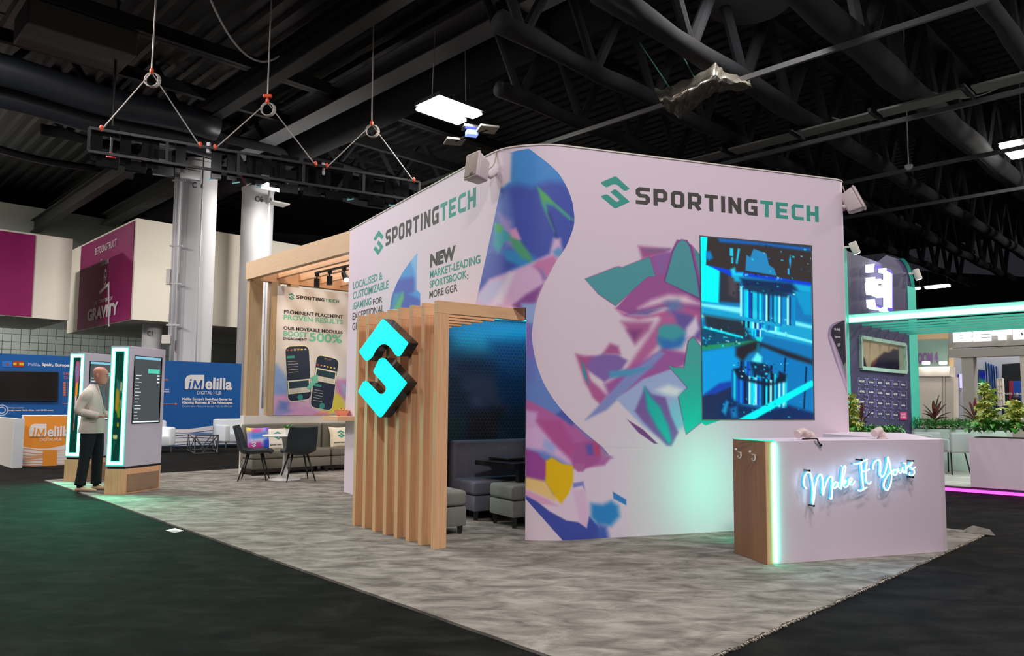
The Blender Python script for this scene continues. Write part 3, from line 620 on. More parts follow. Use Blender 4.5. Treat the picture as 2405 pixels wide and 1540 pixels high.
lower = [([(1225, 1120), (1300, 1170), (1345, 1100), (1370, 1090), (1490, 1050), (1490, 1290), (1225, 1290)], (208, 186, 206), 7),
 ([(1225, 712), (1264, 712), (1256, 760), (1225, 760)], (140, 160, 208), 7), ([(1225, 755), (1252, 765), (1254, 850), (1225, 850)], (120, 100, 178), 12), ([(1225, 820), (1256, 850), (1256, 900), (1225, 890)], (98, 112, 182), 9),
 ([(1225, 932), (1262, 950), (1310, 975), (1350, 998), (1385, 1030), (1435, 1075), (1420, 1092), (1380, 1098), (1345, 1090), (1225, 1010)], (168, 90, 152), 5), ([(1305, 972), (1328, 958), (1350, 992), (1343, 1000)], (76, 84, 162), 5),
 ([(1225, 960), (1262, 968), (1258, 1000), (1225, 1002)], (192, 152, 200), 7), ([(1225, 1000), (1262, 996), (1300, 1035), (1340, 1078), (1345, 1097), (1280, 1060), (1225, 1052)], (200, 162, 204), 10), ([(1280, 1030), (1306, 1045), (1300, 1065), (1275, 1050)], (150, 160, 212), 8),
 ([(1262, 988), (1315, 985), (1352, 1045), (1345, 1080), (1300, 1040)], (166, 76, 140), 8), ([(1350, 1040), (1385, 1033), (1422, 1065), (1405, 1085), (1376, 1100), (1368, 1107), (1345, 1092)], (158, 78, 142), 4), ([(1375, 1045), (1392, 1040), (1396, 1068), (1380, 1068)], (92, 78, 160), 5), ([(1392, 1030), (1412, 1050), (1408, 1072), (1396, 1066)], (176, 62, 110), 6), ([(1410, 1050), (1440, 1076), (1412, 1076)], (160, 110, 160), 5),
 ([(1225, 1050), (1262, 1063), (1285, 1085), (1285, 1115), (1275, 1132), (1225, 1118)], (142, 64, 142), 5), ([(1346, 1088), (1374, 1088), (1370, 1106), (1358, 1108), (1346, 1098)], (165, 92, 150), 3),
 ([(1225, 1118), (1282, 1130), (1300, 1160), (1316, 1180), (1285, 1168), (1225, 1143)], (224, 184, 118), 6), ([(1282, 1082), (1296, 1074), (1320, 1088), (1346, 1094), (1346, 1130), (1336, 1158), (1318, 1182), (1300, 1160), (1281, 1130)], (214, 170, 10), 3.5),
 ([(1225, 1145), (1285, 1172), (1310, 1188), (1268, 1182), (1225, 1162)], (205, 150, 186), 4), ([(1346, 1134), (1370, 1130), (1374, 1152), (1368, 1140), (1346, 1145)], (120, 120, 186), 3),
 ([(1345, 1150), (1374, 1150), (1388, 1240), (1365, 1240)], (206, 168, 200), 7), ([(1229, 1160), (1262, 1178), (1290, 1200), (1330, 1222), (1358, 1226), (1378, 1240), (1384, 1212), (1405, 1235), (1418, 1270), (1418, 1285), (1325, 1285), (1229, 1166)], (58, 70, 155), 2.5),
 ([(1388, 1182), (1415, 1185), (1436, 1176), (1452, 1188), (1455, 1212), (1435, 1235), (1402, 1230), (1388, 1215)], (40, 120, 188), 9), ([(1404, 1230), (1424, 1236), (1436, 1285), (1404, 1285)], (60, 86, 168), 9), ([(1439, 1154), (1471, 1173), (1471, 1186), (1441, 1171)], (48, 114, 182), 1.5), ([(1220, 1155), (1327, 1275), (1220, 1275)], WB, .8)]
def clampx(f): return f
ALLOPS = upper+[([(1215, 738), (1500, 738), (1500, 1290), (1215, 1290)], (94, 122, 188), 8)]+lower
# right of the nook opening the print follows the wall's own free edge
E2 = RF[iO2]
def edge_px(z):
    q = V3((E2[0], E2[1], z))-CC; return PX0+FPX*(q @ CR)/(q @ CF), PY0-FPX*(q @ CU)/(q @ CF)
ex0, ey0 = edge_px(0.02); ex1, ey1 = edge_px(NZ)
XL.append((1118, 760))
rows = [(y, interp(XL, y), interp(XR, y)) for y in np.linspace(349.2, ey1, 190)]
artmesh('wall_print', rows, 120, (58, 128, 196), ALLOPS, wall)
rows = []
for y in list(np.linspace(ey1, 1070.5, 190))+list(np.linspace(1071.2, 1275, 120)):
    xl = ex0+(ex1-ex0)*(y-ey0)/(ey1-ey0)+.6
    rows.append((min(y, 1274.), xl, max(interp(XR, y), xl+3)))
# keep the print off the floor
def whit_floor(P, off=.0005):
    X = whit(P, off); X[:, 2] = np.maximum(X[:, 2], .012); return X
artmesh('wall_print', rows[:190], 130, (58, 128, 196), ALLOPS, wall, whit_floor); artmesh('wall_print', [(1070.5, rows[189][1], rows[190][2])]+rows[190:], 160, (58, 128, 196), ALLOPS, wall, whit_floor)
# small second picture left of the slat portal top
YL = [(980, 594), (964, 613), (945, 640), (931, 667), (920, 695), (915, 728)]; YR = [(980.5, 594), (979, 640), (979, 680), (987, 689), (987, 728)]
small = [([(900, 660), (935, 655), (975, 650), (1000, 690), (1000, 740), (900, 740)], (62, 84, 172), 8), ([(960, 600), (990, 590), (1000, 690), (975, 690), (974, 640)], (120, 170, 220), 6), ([(948, 684), (948, 700), (940, 725), (918, 735), (930, 708)], (84, 160, 110), 3), ([(925, 690), (945, 685), (930, 715), (915, 735)], (62, 130, 170), 4), ([(960, 690), (990, 680), (990, 705)], (60, 140, 210), 6)]
artmesh('wall_print', [(y, interp(YL, y), interp(YR, y)) for y in np.arange(594, 728, 2.)], 40, (64, 138, 204), small, wall)
# large shattered flower print on the straight face
TE = (72, 143, 152)
flower = [([(1500, 578), (1575, 584), (1560, 597), (1508, 608)], (152, 82, 132), 4), ([(1508, 585), (1572, 585), (1530, 592)], (110, 100, 140), 3),
 ([(1526, 603), (1575, 592), (1590, 562), (1625, 575), (1646, 600), (1646, 790), (1610, 730), (1560, 720), (1480, 738), (1446, 724), (1515, 650), (1540, 650)], (148, 80, 142), 2), ([(1540, 600), (1572, 590), (1560, 640), (1540, 640)], (132, 92, 158), 6),
 ([(1446, 724), (1480, 740), (1520, 742), (1560, 730), (1590, 715), (1646, 735), (1646, 800), (1612, 790), (1575, 760), (1545, 742), (1500, 750), (1465, 742)], (172, 90, 144), 4), ([(1500, 724), (1530, 705), (1570, 692), (1612, 695), (1644, 714), (1610, 712), (1570, 706), (1530, 718)], (218, 194, 208), 6),
 ([(1470, 738), (1510, 728), (1560, 722), (1520, 740)], (110, 90, 150), 4), ([(1562, 710), (1592, 705), (1602, 722), (1575, 737)], (92, 120, 168), 8),
 ([(1373, 654.5), (1448, 625.5), (1455, 625), (1461, 627), (1526, 601.5), (1541, 650.5), (1521, 651), (1446, 719), (1405, 691)], (128, 62, 118), 1.6), ([(1374, 655), (1448, 627), (1455, 626.5), (1460, 628.5), (1525.5, 603), (1539, 649), (1521, 649.5), (1446, 717), (1406, 690)], TE, .7),
 ([(1559, 661), (1578, 590), (1590, 568), (1600, 561.5), (1614, 564), (1624, 580), (1646, 680), (1646, 705)], (112, 60, 128), 2), ([(1562, 661), (1581, 591), (1591, 571), (1600, 564), (1611, 566), (1620, 580), (1636, 650), (1643, 699)], TE, 1.5), ([(1629, 582), (1646, 600), (1646, 660)], TE, 1),
 ([(1460, 755), (1532, 756), (1525, 776), (1492, 808), (1476, 780)], (160, 88, 138), 6), ([(1474, 775), (1505, 775), (1490, 800)], (120, 60, 122), 6),
 ([(1470, 868), (1556, 742), (1585, 738), (1605, 770), (1555, 800), (1500, 862), (1450, 892)], (172, 94, 146), 5),
 ([(1580, 730), (1620, 738), (1646, 760), (1646, 800), (1610, 782), (1590, 760)], (98, 84, 154), 5), ([(1546, 770), (1560, 762), (1590, 762), (1614, 780), (1600, 806), (1560, 815), (1545, 805)], (62, 150, 160), 4), ([(1545, 792), (1580, 800), (1618, 782), (1600, 815), (1555, 828)], (46, 108, 178), 6),
 ([(1612, 770), (1635, 742), (1642, 772), (1628, 792), (1610, 792)], (208, 192, 216), 4),
 ([(1414, 832), (1426, 815), (1433, 806), (1452, 813), (1457, 832)], (158, 82, 134), 4), ([(1365, 846), (1385, 838), (1420, 831), (1450, 833), (1474, 846), (1460, 868), (1420, 897), (1395, 880), (1370, 860)], (122, 94, 160), 3),
 ([(1352, 831), (1368, 835), (1392, 837), (1378, 856), (1388, 905), (1412, 948), (1400, 937), (1375, 900), (1362, 862)], (160, 80, 132), 4), ([(1376, 884), (1402, 905), (1428, 930), (1412, 950), (1392, 932)], (166, 86, 140), 4), ([(1366, 846), (1372, 858), (1383, 905), (1370, 880)], (46, 140, 156), 2),
 ([(1420, 902), (1500, 852), (1560, 818), (1612, 828), (1618, 852), (1560, 882), (1480, 922), (1430, 932)], (150, 82, 150), 5), ([(1375, 986), (1430, 925), (1470, 882), (1550, 824), (1562, 830), (1490, 900), (1425, 962)], (124, 130, 186), 3), ([(1430, 872), (1480, 866), (1537, 860), (1482, 882), (1433, 888)], (78, 140, 182), 3),
 ([(1448, 938), (1510, 890), (1580, 865), (1622, 902), (1606, 932), (1606, 1000), (1575, 1016), (1545, 1027), (1510, 1000)], (152, 162, 204), 2.5), ([(1540, 915), (1570, 903), (1602, 914), (1590, 931), (1560, 926)], (208, 208, 216), 5), ([(1560, 960), (1606, 930), (1606, 1000), (1580, 1010)], (120, 176, 200), 9),
 ([(1566, 856), (1578, 861), (1605, 862), (1615, 800), (1628, 789), (1648, 815), (1648, 992), (1611, 1021), (1592, 932), (1613, 910)], (112, 60, 110), 1.4), ([(1568, 857), (1580, 862), (1607, 863), (1617, 801), (1628, 791), (1648, 817), (1648, 990), (1611, 1019), (1594, 930), (1615, 910)], (66, 158, 152), 1, (8, 178, 162), (1610, 850, 1612, 1000)),
 ([(1491, 965), (1515, 908), (1530, 925), (1563, 933), (1577, 980), (1593, 1015), (1577, 1046), (1566, 1046), (1510, 990)], (116, 84, 150), 3), ([(1513, 908), (1530, 933), (1550, 955), (1570, 1000), (1578, 1035), (1571, 1043), (1542, 1002), (1520, 960)], (28, 166, 160), 4),
 ([(1472, 984), (1510, 1008), (1545, 1042), (1536, 1041), (1500, 1016)], (112, 60, 122), 1.5), ([(1640, 968), (1700, 984), (1657, 999), (1636, 985)], (14, 172, 156), 1)]
flower = [(o[0], o[1], o[2]*1.7 if o[2] >= 2.5 else o[2], *o[3:]) for o in flower]
w2hit = lambda P, off=.0005: np.array([W2.q(x, y, off) for x, y in P])
artmesh('wall_print', [(y, max(1346, interp(XR, y)+2), 1690) for y in np.linspace(556, 1050, 360)], 250, WB, flower, wall, w2hit)

# phone picture at the wall's right end
PHL = [(1978, 752), (1962, 757), (1952, 763), (1947, 772), (1945, 785), (1947, 800), (1960, 840), (1975, 880), (1984, 905), (1991, 926)]
PHI = [(1982, 752), (1966, 760), (1956, 767), (1952, 778), (1953, 789), (1960, 803), (1972, 833), (1984, 868), (1990, 898)]
pr = W2B[:2]; smax = float(np.linalg.norm(W2B-W2A))
def clip2(P): return [W2.pt(min(W2.px(x, y)[0], smax), W2.px(x, y)[1], .004) for x, y in P]
PHL = cr_tab(PHL); PHI = cr_tab(PHI); wx = lambda y: 1984.0+(y-750)*.030
artmesh('phone_print', [(y, min(interp(PHL, y), wx(y)-.3), wx(y)) for y in np.linspace(752, 924, 60)], 24, (150, 132, 160), [([(1948, 790), (1953, 788), (1990, 905), (1986, 912)], (190, 170, 196), 2)], wall, off=.003)
def clip3(P, o=.006): return [W2.pt(min(W2.px(x, y)[0], smax), W2.px(x, y)[1], o) for x, y in P]
artmesh('phone_screen_print', [(y, min(interp(PHI, y), wx(y)-.2), wx(y)) for y in np.linspace(753, 888, 60)], 24, (54, 50, 64), [([(1978, 862), (1990, 845), (1992, 890), (1986, 890)], (110, 140, 120), 2)], wall, off=.0050)
wordsq('lettering', W2, '9:41', 1959, 1972, 770, 776, WPR, wall, .02, .008); wordsq('lettering', W2, 'Sports', 1960, 1974, 788, 794, WPR, wall, .02, .008)
for k in range(3): obj('menu_bar', MB().add([W2.q(x, y, .008) for x, y in ((1967, 807+k*2.6), (1974, 806+k*2.6), (1974, 807.2+k*2.6), (1967, 808.2+k*2.6))], [(0, 1, 2, 3)]), WPR, wall)
st = list(whit([(1979.5+5.5*(1 if k % 2 == 0 else .42)*math.sin(k*math.pi/5), 830-7*(1 if k % 2 == 0 else .42)*math.cos(k*math.pi/5)) for k in range(10)], .004))
obj('star_icon', MB().add(st+[sum(st)/10], [(k, (k+1) % 10, 10) for k in range(10)]), mat('orange_print', L(230, 140, 70, KW), .5), wall)

# lettering: block word mark and logo on both faces
def wordmark(pl, quads, parent, mt=TEALP, md=DARKP, off=.001):
    """quads: logo (x0,x1,yt,yb) and word (x0,x1, yt,yb at the left end)"""
    (lx0, lx1, lyt, lyb), (x0, x1, yt, yb) = quads
    V, F = logo2d(); xm = (lx0+lx1)/2; a = pl.px(xm, lyt, off); b = pl.px(xm, lyb, off)
    decal('logo', pl, V, F, pl.px(lx0, lyt, off)[0], pl.px(lx1, lyt, off)[0], b[1], a[1], mt, parent, off)
    V1, F1, w1 = blockword('SPORTING'); V2, F2, w2 = blockword('TECH'); tot = w1+1.2+w2
    a = pl.px(x0, yt, off); b = pl.px(x0, yb, off); e = pl.px(x1, yt, off)[0]
    for V, F, o, m in ((V1, F1, 0, md), (V2, F2, w1+1.2, mt)):
        Vn = np.stack([(V[:, 0]+o)/tot, V[:, 1]/7], 1); decal('lettering', pl, Vn, F, a[0], e, b[1], a[1], m, parent, off, lay=True)
wordmark(W2, ((1411, 1478, 414, 489), (1493, 1921, 438, 478)), wall)
wordmark(W1, ((878, 901, 541, 598), (906, 1116, 542, 578)), wall)
wordsq('lettering', W1, 'NEW', 1010.5, 1070, 597, 629, DARKP, wall, .06, .001)
wordsq('lettering', W1, 'MARKET-LEADING', 1009.5, 1127, 636, 654, TEALP, wall, .02, .001)
wordsq('lettering', W1, 'SPORTSBOOK', 1009, 1096, 660, 677, TEALP, wall, .02, .001); wordsq('lettering', W1, '.', 1097, 1100, 645, 648, DARKP, wall, .02, .001); wordsq('lettering', W1, '.', 1097, 1100, 653, 656, DARKP, wall, .02, .001)
wordsq('lettering', W1, 'MORE GGR', 1008.5, 1074.5, 684, 701, DARKP, wall, .02, .001)
wordsq('lettering', W1, 'LOCALISED &', 829.5, 898, 663, 680, TEALP, wall, .02, .001)
wordsq('lettering', W1, 'CUSTOMIZABLE', 829, 912, 686, 703.5, TEALP, wall, .02, .001)
wordsq('lettering', W1, 'iGAMING', 828.5, 872, 711, 728, TEALP, wall, .02, .001); wordsq('lettering', W1, 'FOR', 876, 898, 702, 716, DARKP, wall, .02, .001)
wordsq('lettering', W1, 'EXCEPTIONAL', 828, 901, 735, 752, DARKP, wall, .02, .001); wordsq('lettering', W1, 'GROWTH', 827.5, 880, 759, 776, DARKP, wall, .02, .001)

# the lit video screen set into the straight face
SCQ = [(1644, 554), (1905, 577), (1912, 984.5), (1650, 984.5)]
scr = thing('video_screen', 'tall lit video screen showing a cyan machine on the white wall', 'screen', W2.q(1780, 780))
mb = MB(); mb.slab([W2.q(x, y, .004) for x, y in ((1643, 552.5), (1907.5, 576), (1914, 986), (1649, 986))], W2.n, .0035); obj('bezel', mb, mat('bezel_metal', (.25, .25, .28), .3, metal=.6), scr)
CY = (0, 238, 246)
sops = [([(1640, 550), (1664, 550), (1692, 632), (1688, 712), (1640, 708)], CY, 2), ([(1662, 540), (1910, 560), (1910, 668), (1790, 652), (1740, 640), (1658, 622)], (50, 44, 44), 1.2),
 ([(1691, 632), (1735, 642), (1742, 712), (1689, 708)], (44, 46, 58), 2), ([(1710, 640), (1735, 645), (1728, 700), (1712, 690)], (70, 62, 70), 3),
 ([(1686, 558), (1760, 566), (1905, 582), (1905, 590), (1790, 576), (1690, 568)], (20, 90, 170), 2), ([(1714, 582), (1722, 583), (1722, 602), (1714, 600)], (20, 190, 220), 1.2), ([(1733, 583), (1738, 584), (1732, 620), (1728, 618)], (20, 180, 215), 1.2), ([(1718, 604), (1722, 604), (1722, 618), (1718, 618)], (20, 190, 220), 1),
 ([(1659, 590), (1668, 590), (1674, 605), (1665, 612), (1659, 605)], (10, 120, 190), 2), ([(1753, 598), (1762, 604), (1770, 584), (1800, 595), (1806, 622), (1818, 630), (1824, 647), (1751, 635)], (34, 124, 176), 1, (14, 90, 150), (1760, 590, 1820, 640)),
 ([(1856, 596), (1858, 612), (1856, 630), (1853, 612)], (30, 160, 220), 1), ([(1850, 630), (1854, 630), (1854, 645), (1850, 644)], (30, 160, 220), 1), ([(1658, 621), (1735, 638), (1905, 663), (1905, 672), (1720, 650)], (10, 60, 200), 1.5),
 ([(1716, 632), (1726, 628), (1728, 640), (1745, 640), (1745, 655), (1720, 650)], (30, 200, 225), 2), ([(1722, 645), (1905, 672), (1905, 688), (1850, 680), (1725, 660)], (14, 160, 200), 2), ([(1738, 652), (1860, 664), (1880, 690), (1800, 690), (1745, 672)], (16, 40, 80), 3),
 ([(1862, 682), (1905, 686), (1908, 740), (1890, 738)], (10, 140, 190), 2), ([(1645, 706), (1908, 760), (1908, 812), (1645, 752)], (20, 150, 195), 2), ([(1645, 712), (1740, 722), (1908, 765), (1908, 772), (1740, 736), (1645, 718)], (120, 225, 235), 2), ([(1645, 738), (1745, 755), (1908, 800), (1908, 806), (1740, 764), (1645, 744)], (110, 225, 235), 1.5), ([(1652, 738), (1740, 752), (1770, 800), (1740, 810), (1660, 775)], (32, 46, 58), 3),
 ([(1645, 765), (1770, 800), (1646, 824)], (10, 70, 100), 2), ([(1650, 764), (1745, 790), (1745, 795), (1650, 770)], (20, 210, 225), 1.2), ([(1645, 812), (1780, 798), (1780, 806), (1645, 824)], (30, 130, 90), 1.5), ([(1646, 826), (1735, 812), (1760, 830), (1730, 890), (1690, 900), (1648, 930)], (6, 140, 205), 3),
 ([(1728, 815), (1775, 800), (1908, 845), (1908, 856), (1850, 840), (1790, 815), (1760, 830), (1745, 850), (1728, 835)], (34, 32, 40), 3), ([(1790, 815), (1850, 840), (1908, 860), (1908, 975), (1790, 940), (1780, 850)], (8, 112, 176), 3), ([(1843, 840), (1847, 840), (1843, 880), (1840, 880)], (10, 30, 60), 1), ([(1892, 860), (1896, 862), (1890, 960), (1886, 960)], (10, 40, 70), 1),
 ([(1648, 930), (1720, 905), (1722, 990), (1648, 990)], (26, 40, 78), 2), ([(1655, 925), (1690, 900), (1720, 895), (1720, 905), (1680, 925)], (20, 60, 160), 2), ([(1848, 950), (1914, 970), (1914, 990), (1850, 990)], (16, 40, 90), 3)]
rs = random.Random(4)
def cyl(x0, x1, y0t, y1t, y0b, y1b, n):
    for i in range(n):
        a, b = i/n, (i+1)/n; xa, xb = x0+(x1-x0)*a, x0+(x1-x0)*b; sh = rs.choice([(4, 96, 160), (14, 190, 214), (8, 60, 110), (150, 232, 240), (6, 130, 190), (10, 26, 50), (0, 214, 232), (10, 60, 180)])
        sops.append(([(xa, y0t+(y1t-y0t)*a), (xb+.6, y0t+(y1t-y0t)*b), (xb, y0b+(y1b-y0b)*b), (xa, y0b+(y1b-y0b)*a)], sh, 1.1))
cyl(1738, 1868, 672, 698, 742, 766, 26); cyl(1745, 1830, 752, 768, 768, 778, 16); cyl(1765, 1795, 772, 776, 788, 794, 8)
sops += [([(1748, 668), (1800, 672), (1850, 690), (1850, 698), (1790, 690), (1745, 678)], (20, 50, 80), 2), ([(1772, 790), (1792, 792), (1788, 802), (1778, 800)], (20, 200, 200), 1.5), ([(1778, 806), (1784, 806), (1786, 828), (1776, 828)], (14, 100, 130), 2),
 ([(1766, 845), (1778, 828), (1790, 838), (1788, 852), (1772, 850)], (90, 225, 225), 2)]
cyl(1718, 1848, 868, 880, 945, 958, 26); cyl(1738, 1814, 846, 858, 880, 892, 14)
sops += [([(1722, 866), (1740, 862), (1760, 890), (1820, 900), (1830, 872), (1848, 880), (1846, 896), (1800, 906), (1735, 890)], (12, 28, 52), 2), ([(1762, 850), (1800, 855), (1812, 868), (1800, 885), (1770, 880)], (10, 40, 70), 2),
 ([(1690, 948), (1712, 930), (1740, 950), (1800, 962), (1850, 955), (1870, 970), (1860, 990), (1690, 990)], (10, 40, 84), 3), ([(1695, 965), (1706, 940), (1712, 945), (1704, 975)], (20, 130, 180), 2), ([(1715, 960), (1730, 955), (1732, 980), (1720, 982)], (14, 110, 170), 3), ([(1905, 893), (1911, 895), (1911, 906), (1762, 990), (1724, 990)], (0, 226, 226), 1.5)]
def quadhit(P, off): return np.array([W2.q(x, y, off) for x, y in P])
rows = []
for k in range(300):
    t = k/299; xl = 1645.5+(1651-1645.5)*t; xr = 1904+(1911-1904)*t; rows.append((t, xl, xr))
P = []; NC = 190
for t, xl, xr in rows:
    for j in range(NC):
        s_ = j/(NC-1); x = xl+(xr-xl)*s_; y0 = 555.5+(578.5-555.5)*s_; P.append((x, y0+(983.5-y0)*t))
for i in range(150):   # glints of the machine picture
    bx = rs.choice([(1650, 1740, 765, 815), (1690, 1880, 935, 980), (1720, 1850, 845, 890), (1740, 1905, 575, 645), (1720, 1900, 645, 690), (1745, 1850, 740, 790)]); x = rs.uniform(bx[0], bx[1]); y = rs.uniform(bx[2], bx[3]); w_ = rs.uniform(1, 5); h_ = rs.uniform(1, 5)
    sops.append(([(x, y), (x+w_, y+1), (x+w_, y+h_), (x, y+h_)], rs.choice([(30, 200, 226), (8, 90, 160), (150, 235, 240), (6, 24, 50), (10, 150, 200)]), 1.4))
sops = [(o[0], o[1], o[2]*(2.2 if o[2] >= 2 else 1.4)) for o in sops]
P = np.array(P); X = quadhit(P, .006); Cc = paint(P, (14, 110, 170), sops, 1.0)
mb = MB(); mb.add(X, gridfaces(300, NC), Cc); obj('screen_image', mb, vmat('screen_glow', .4, emit=1.25), scr)

# speakers on the wall top
SPK = mat('speaker_plastic', L(190, 174, 178, 1.2), .5); GRI = mat('speaker_grille', L(150, 136, 130, 1.2), .8)
def speaker(c, yaw, pitch, w_, h_, d_, lab, hook, roll=0.):
    t = thing('wall_speaker', lab, 'speaker', c); M = Matrix.Rotation(yaw, 3, 'Z') @ Matrix.Rotation(pitch, 3, 'X') @ Matrix.Rotation(roll, 3, 'Y'); M = np.array(M)
    T = lambda P: [c+M @ np.array(p) for p in P]
    def rbox(x0, x1, y0, y1, z0, z1, taper=1.):
        mb = MB(); mb.add(T([(x*(taper if y == y1 else 1), y, z*(taper if y == y1 else 1)) for z in (z0, z1) for y in (y0, y1) for x in (x0, x1)]), [(0, 2, 3, 1), (4, 5, 7, 6), (0, 1, 5, 4), (2, 6, 7, 3), (0, 4, 6, 2), (1, 3, 7, 5)]); return mb
    obj('cabinet', rbox(-w_/2, w_/2, -d_*.3, d_*.5, -h_/2, h_/2, .78), SPK, t, bevel=.02, smooth=2, bseg=3)
    obj('bezel', rbox(-w_/2-.004, w_/2+.004, -d_*.42, -d_*.28, -h_/2-.004, h_/2+.004), SPK, t, bevel=.02, smooth=2, bseg=3)
    obj('grille', rbox(-w_/2+.012, w_/2-.012, -d_*.46, -d_*.41, -h_/2+.014, h_/2-.014), GRI, t, bevel=.015, smooth=2, bseg=3)
    obj('badge', rbox(w_*.02, w_*.22, -d_*.48, -d_*.45, -h_*.42, -h_*.34), BLACK, t)
    p = c+M @ np.array([0, d_*.5, 0]); obj('bracket', MB().tube([p, (p+hook)/2-[0, 0, .04], hook], .022, 8), SPK, t, smooth=True)
    obj('safety_cable', MB().tube(smooth_path([p+[0, 0, .02], (p+hook)/2+[.03, 0, .08], hook+[0, 0, .22]], 5), .006, 5), mat('cream_wire', (.5, .4, .3), .6), t)
hk = whit([(1166, 404)], 0.)[0]; speaker(hk+W1.n*.20-W1.u*.02, math.radians(-42), math.radians(-14), .17, .27, .2, 'grey speaker bracketed on the left wall face near the curve', hk, math.radians(-6))
hk = V3((*W2B[:2]+[.1, .08], 0)); hk[2] = 3.40; sc = AT(2003, 472, hk[1]+.02); speaker(sc, math.radians(60), math.radians(-24), .17, .27, .19, 'white speaker bracketed on the right end of the wall', hk, math.radians(0))

# ================================================================== SLATTED PORTAL
portal = thing('slat_portal', 'oak slatted portal of eight frames in front of the wall opening', 'portal', (-.9, 7.2, 0))
PA, PB = V3((-1.575, 7.60)), V3((-.66, 6.425))          # outer faces of first and last post, left edge
rowv = unit(PB-PA); perp = np.array([-rowv[1], rowv[0], 0]); perp = perp if perp[0] > 0 else -perp
rowlen = np.linalg.norm(PB-PA)
def wallhit2d(p, d):
    best = 9
    for i in range(len(RF)-1):
        a, b = RF[i], RF[i+1]; e = b-a; den = d[0]*e[1]-d[1]*e[0]
        if abs(den) < 1e-9: continue
        t = ((a[0]-p[0])*e[1]-(a[1]-p[1])*e[0])/den; s = ((a[0]-p[0])*d[1]-(a[1]-p[1])*d[0])/den
        if t > 0 and -.01 <= s <= 1.01: best = min(best, t)
    return best
PT, PD = .060, .118
for k in range(8):
    p = PA+rowv*(rowlen*k/7); fr = obj('frame', MB().box(p+perp*PD/2+[0, 0, NZ/2-.055+.008], (PD, PT, NZ-.11-.016), perp), WOODV, portal, bevel=.0015, bseg=1)
    ln = min(wallhit2d(p, perp), 1.2)
    if k == 7: ln = .965
    obj('beam', MB().box(p+perp*ln/2+[0, 0, NZ-.055], (ln, PT, .108), perp), WOODH, fr, bevel=.0015, bseg=1)
# ---- nook behind the opening
NK = mat('nook_dark_wall', L(52, 52, 58), .8)
nookA = V3((*RF[iO1], 0)); wdir = unit((B0-A0)*[1, 1, 0]); nin = np.array([-wdir[1], wdir[0], 0]); nin = nin if nin[1] > 0 else -nin
nookd = 1.62; far0 = nookA+nin*.0-wdir*.15; far1 = far0+nin*nookd
nk = thing('nook_shell', 'dark panelled recess behind the oak portal', 'recess', far0)
obj('back_panel', MB().bar(far1+[0, 0, 1.2], far1+wdir*1.9+[0, 0, 1.2], .05, 2.4), NK, nk)
obj('side_panel', MB().bar(far0-wdir*.03+nin*.02+[0, 0, 1.2], far1-wdir*.03+[0, 0, 1.2], .05, 2.4), NK, nk)
0 and obj('ceiling_panel', MB().add([far0+[0, 0, 2.3], far1+[0, 0, 2.3], far1+wdir*1.9+[0, 0, 2.3], far0+wdir*1.9+[0, 0, 2.3]], [(0, 1, 2, 3)]), NK, nk)
NP = Plane(far0+wdir*.01, nin[:2]); 
if NP.n @ wdir < 0: NP.n = -NP.n
hexops = [([(1050, 770), (1260, 770), (1260, 830), (1050, 830)], (20, 110, 140), 30), ([(1090, 880), (1170, 880), (1190, 960), (1110, 960)], (66, 74, 104), 26), ([(1100, 970), (1180, 960), (1170, 1060), (1100, 1060)], (34, 26, 34), 18), ([(1050, 980), (1090, 980), (1090, 1060), (1050, 1060)], (18, 50, 52), 16), ([(1180, 980), (1240, 980), (1240, 1060), (1180, 1060)], (16, 44, 60), 18), ([(1150, 800), (1240, 800), (1240, 960), (1180, 940)], (8, 58, 106), 24)]
P = [(x, y) for y in np.arange(762, 1062, 4) for x in np.arange(1040, 1240, 4)]
nr, nc = len(np.arange(762, 1062, 4)), len(np.arange(1040, 1240, 4))
zs = np.linspace(2.28, .6, 70); ss = np.linspace(.02, nookd-.02, 60); X = np.array([NP.pt(s, z, .012) for z in zs for s in ss]); px_ = []
for q in X:
    v = q-CC; px_.append((PX0+FPX*(v @ CR)/(v @ CF), PY0-FPX*(v @ CU)/(v @ CF)))
Cn = paint(px_, (22, 44, 76), hexops, 2.0); mb = MB(); mb.add(X, gridfaces(70, 60), Cn); pan = obj('art_panel', mb, vmat('nook_print', .35), nk)
hx = MB(); hs = .026     # fine honeycomb lines on the panel
for i in range(int(nookd/(hs*1.732))):
    for j in range(int(1.6/(hs*1.5))):
        cx = .03+(i+.5*(j % 2))*hs*1.732; cz = .66+j*hs*1.5
        if cx > nookd-.04: continue
        a = [(cx+hs*math.sin(k*math.pi/3), cz+hs*math.cos(k*math.pi/3)) for k in (0, 1, 2, 3)]
        for (x0, z0), (x1, z1) in zip(a[:-1], a[1:]):
            d = unit(np.array([x1-x0, z1-z0])); nn = np.array([-d[1], d[0]])*.0016
            hx.add([NP.pt(x0-nn[0], z0-nn[1], .0145), NP.pt(x1-nn[0], z1-nn[1], .0145), NP.pt(x1+nn[0], z1+nn[1], .0145), NP.pt(x0+nn[0], z0+nn[1], .0145)], [(0, 1, 2, 3)])
obj('honeycomb_line', hx, mat('hex_line', (.10, .22, .24), .4), nk, kind='stuff')
q = NP.pt(nookd*.55, 2.22, .12); obj('blue_led_strip', MB().bar(NP.pt(.1, 2.24, .05), NP.pt(nookd-.1, 2.24, .05), .02, .015), mat('blue_led', (.05, .3, .8), .4, emit=3, ecol=(.05, .8, 1)), nk)
area('nook_blue_light', q, (1.2, .08), 3, (.06, .8, 1), (0, 0, math.atan2(nin[1], nin[0])))
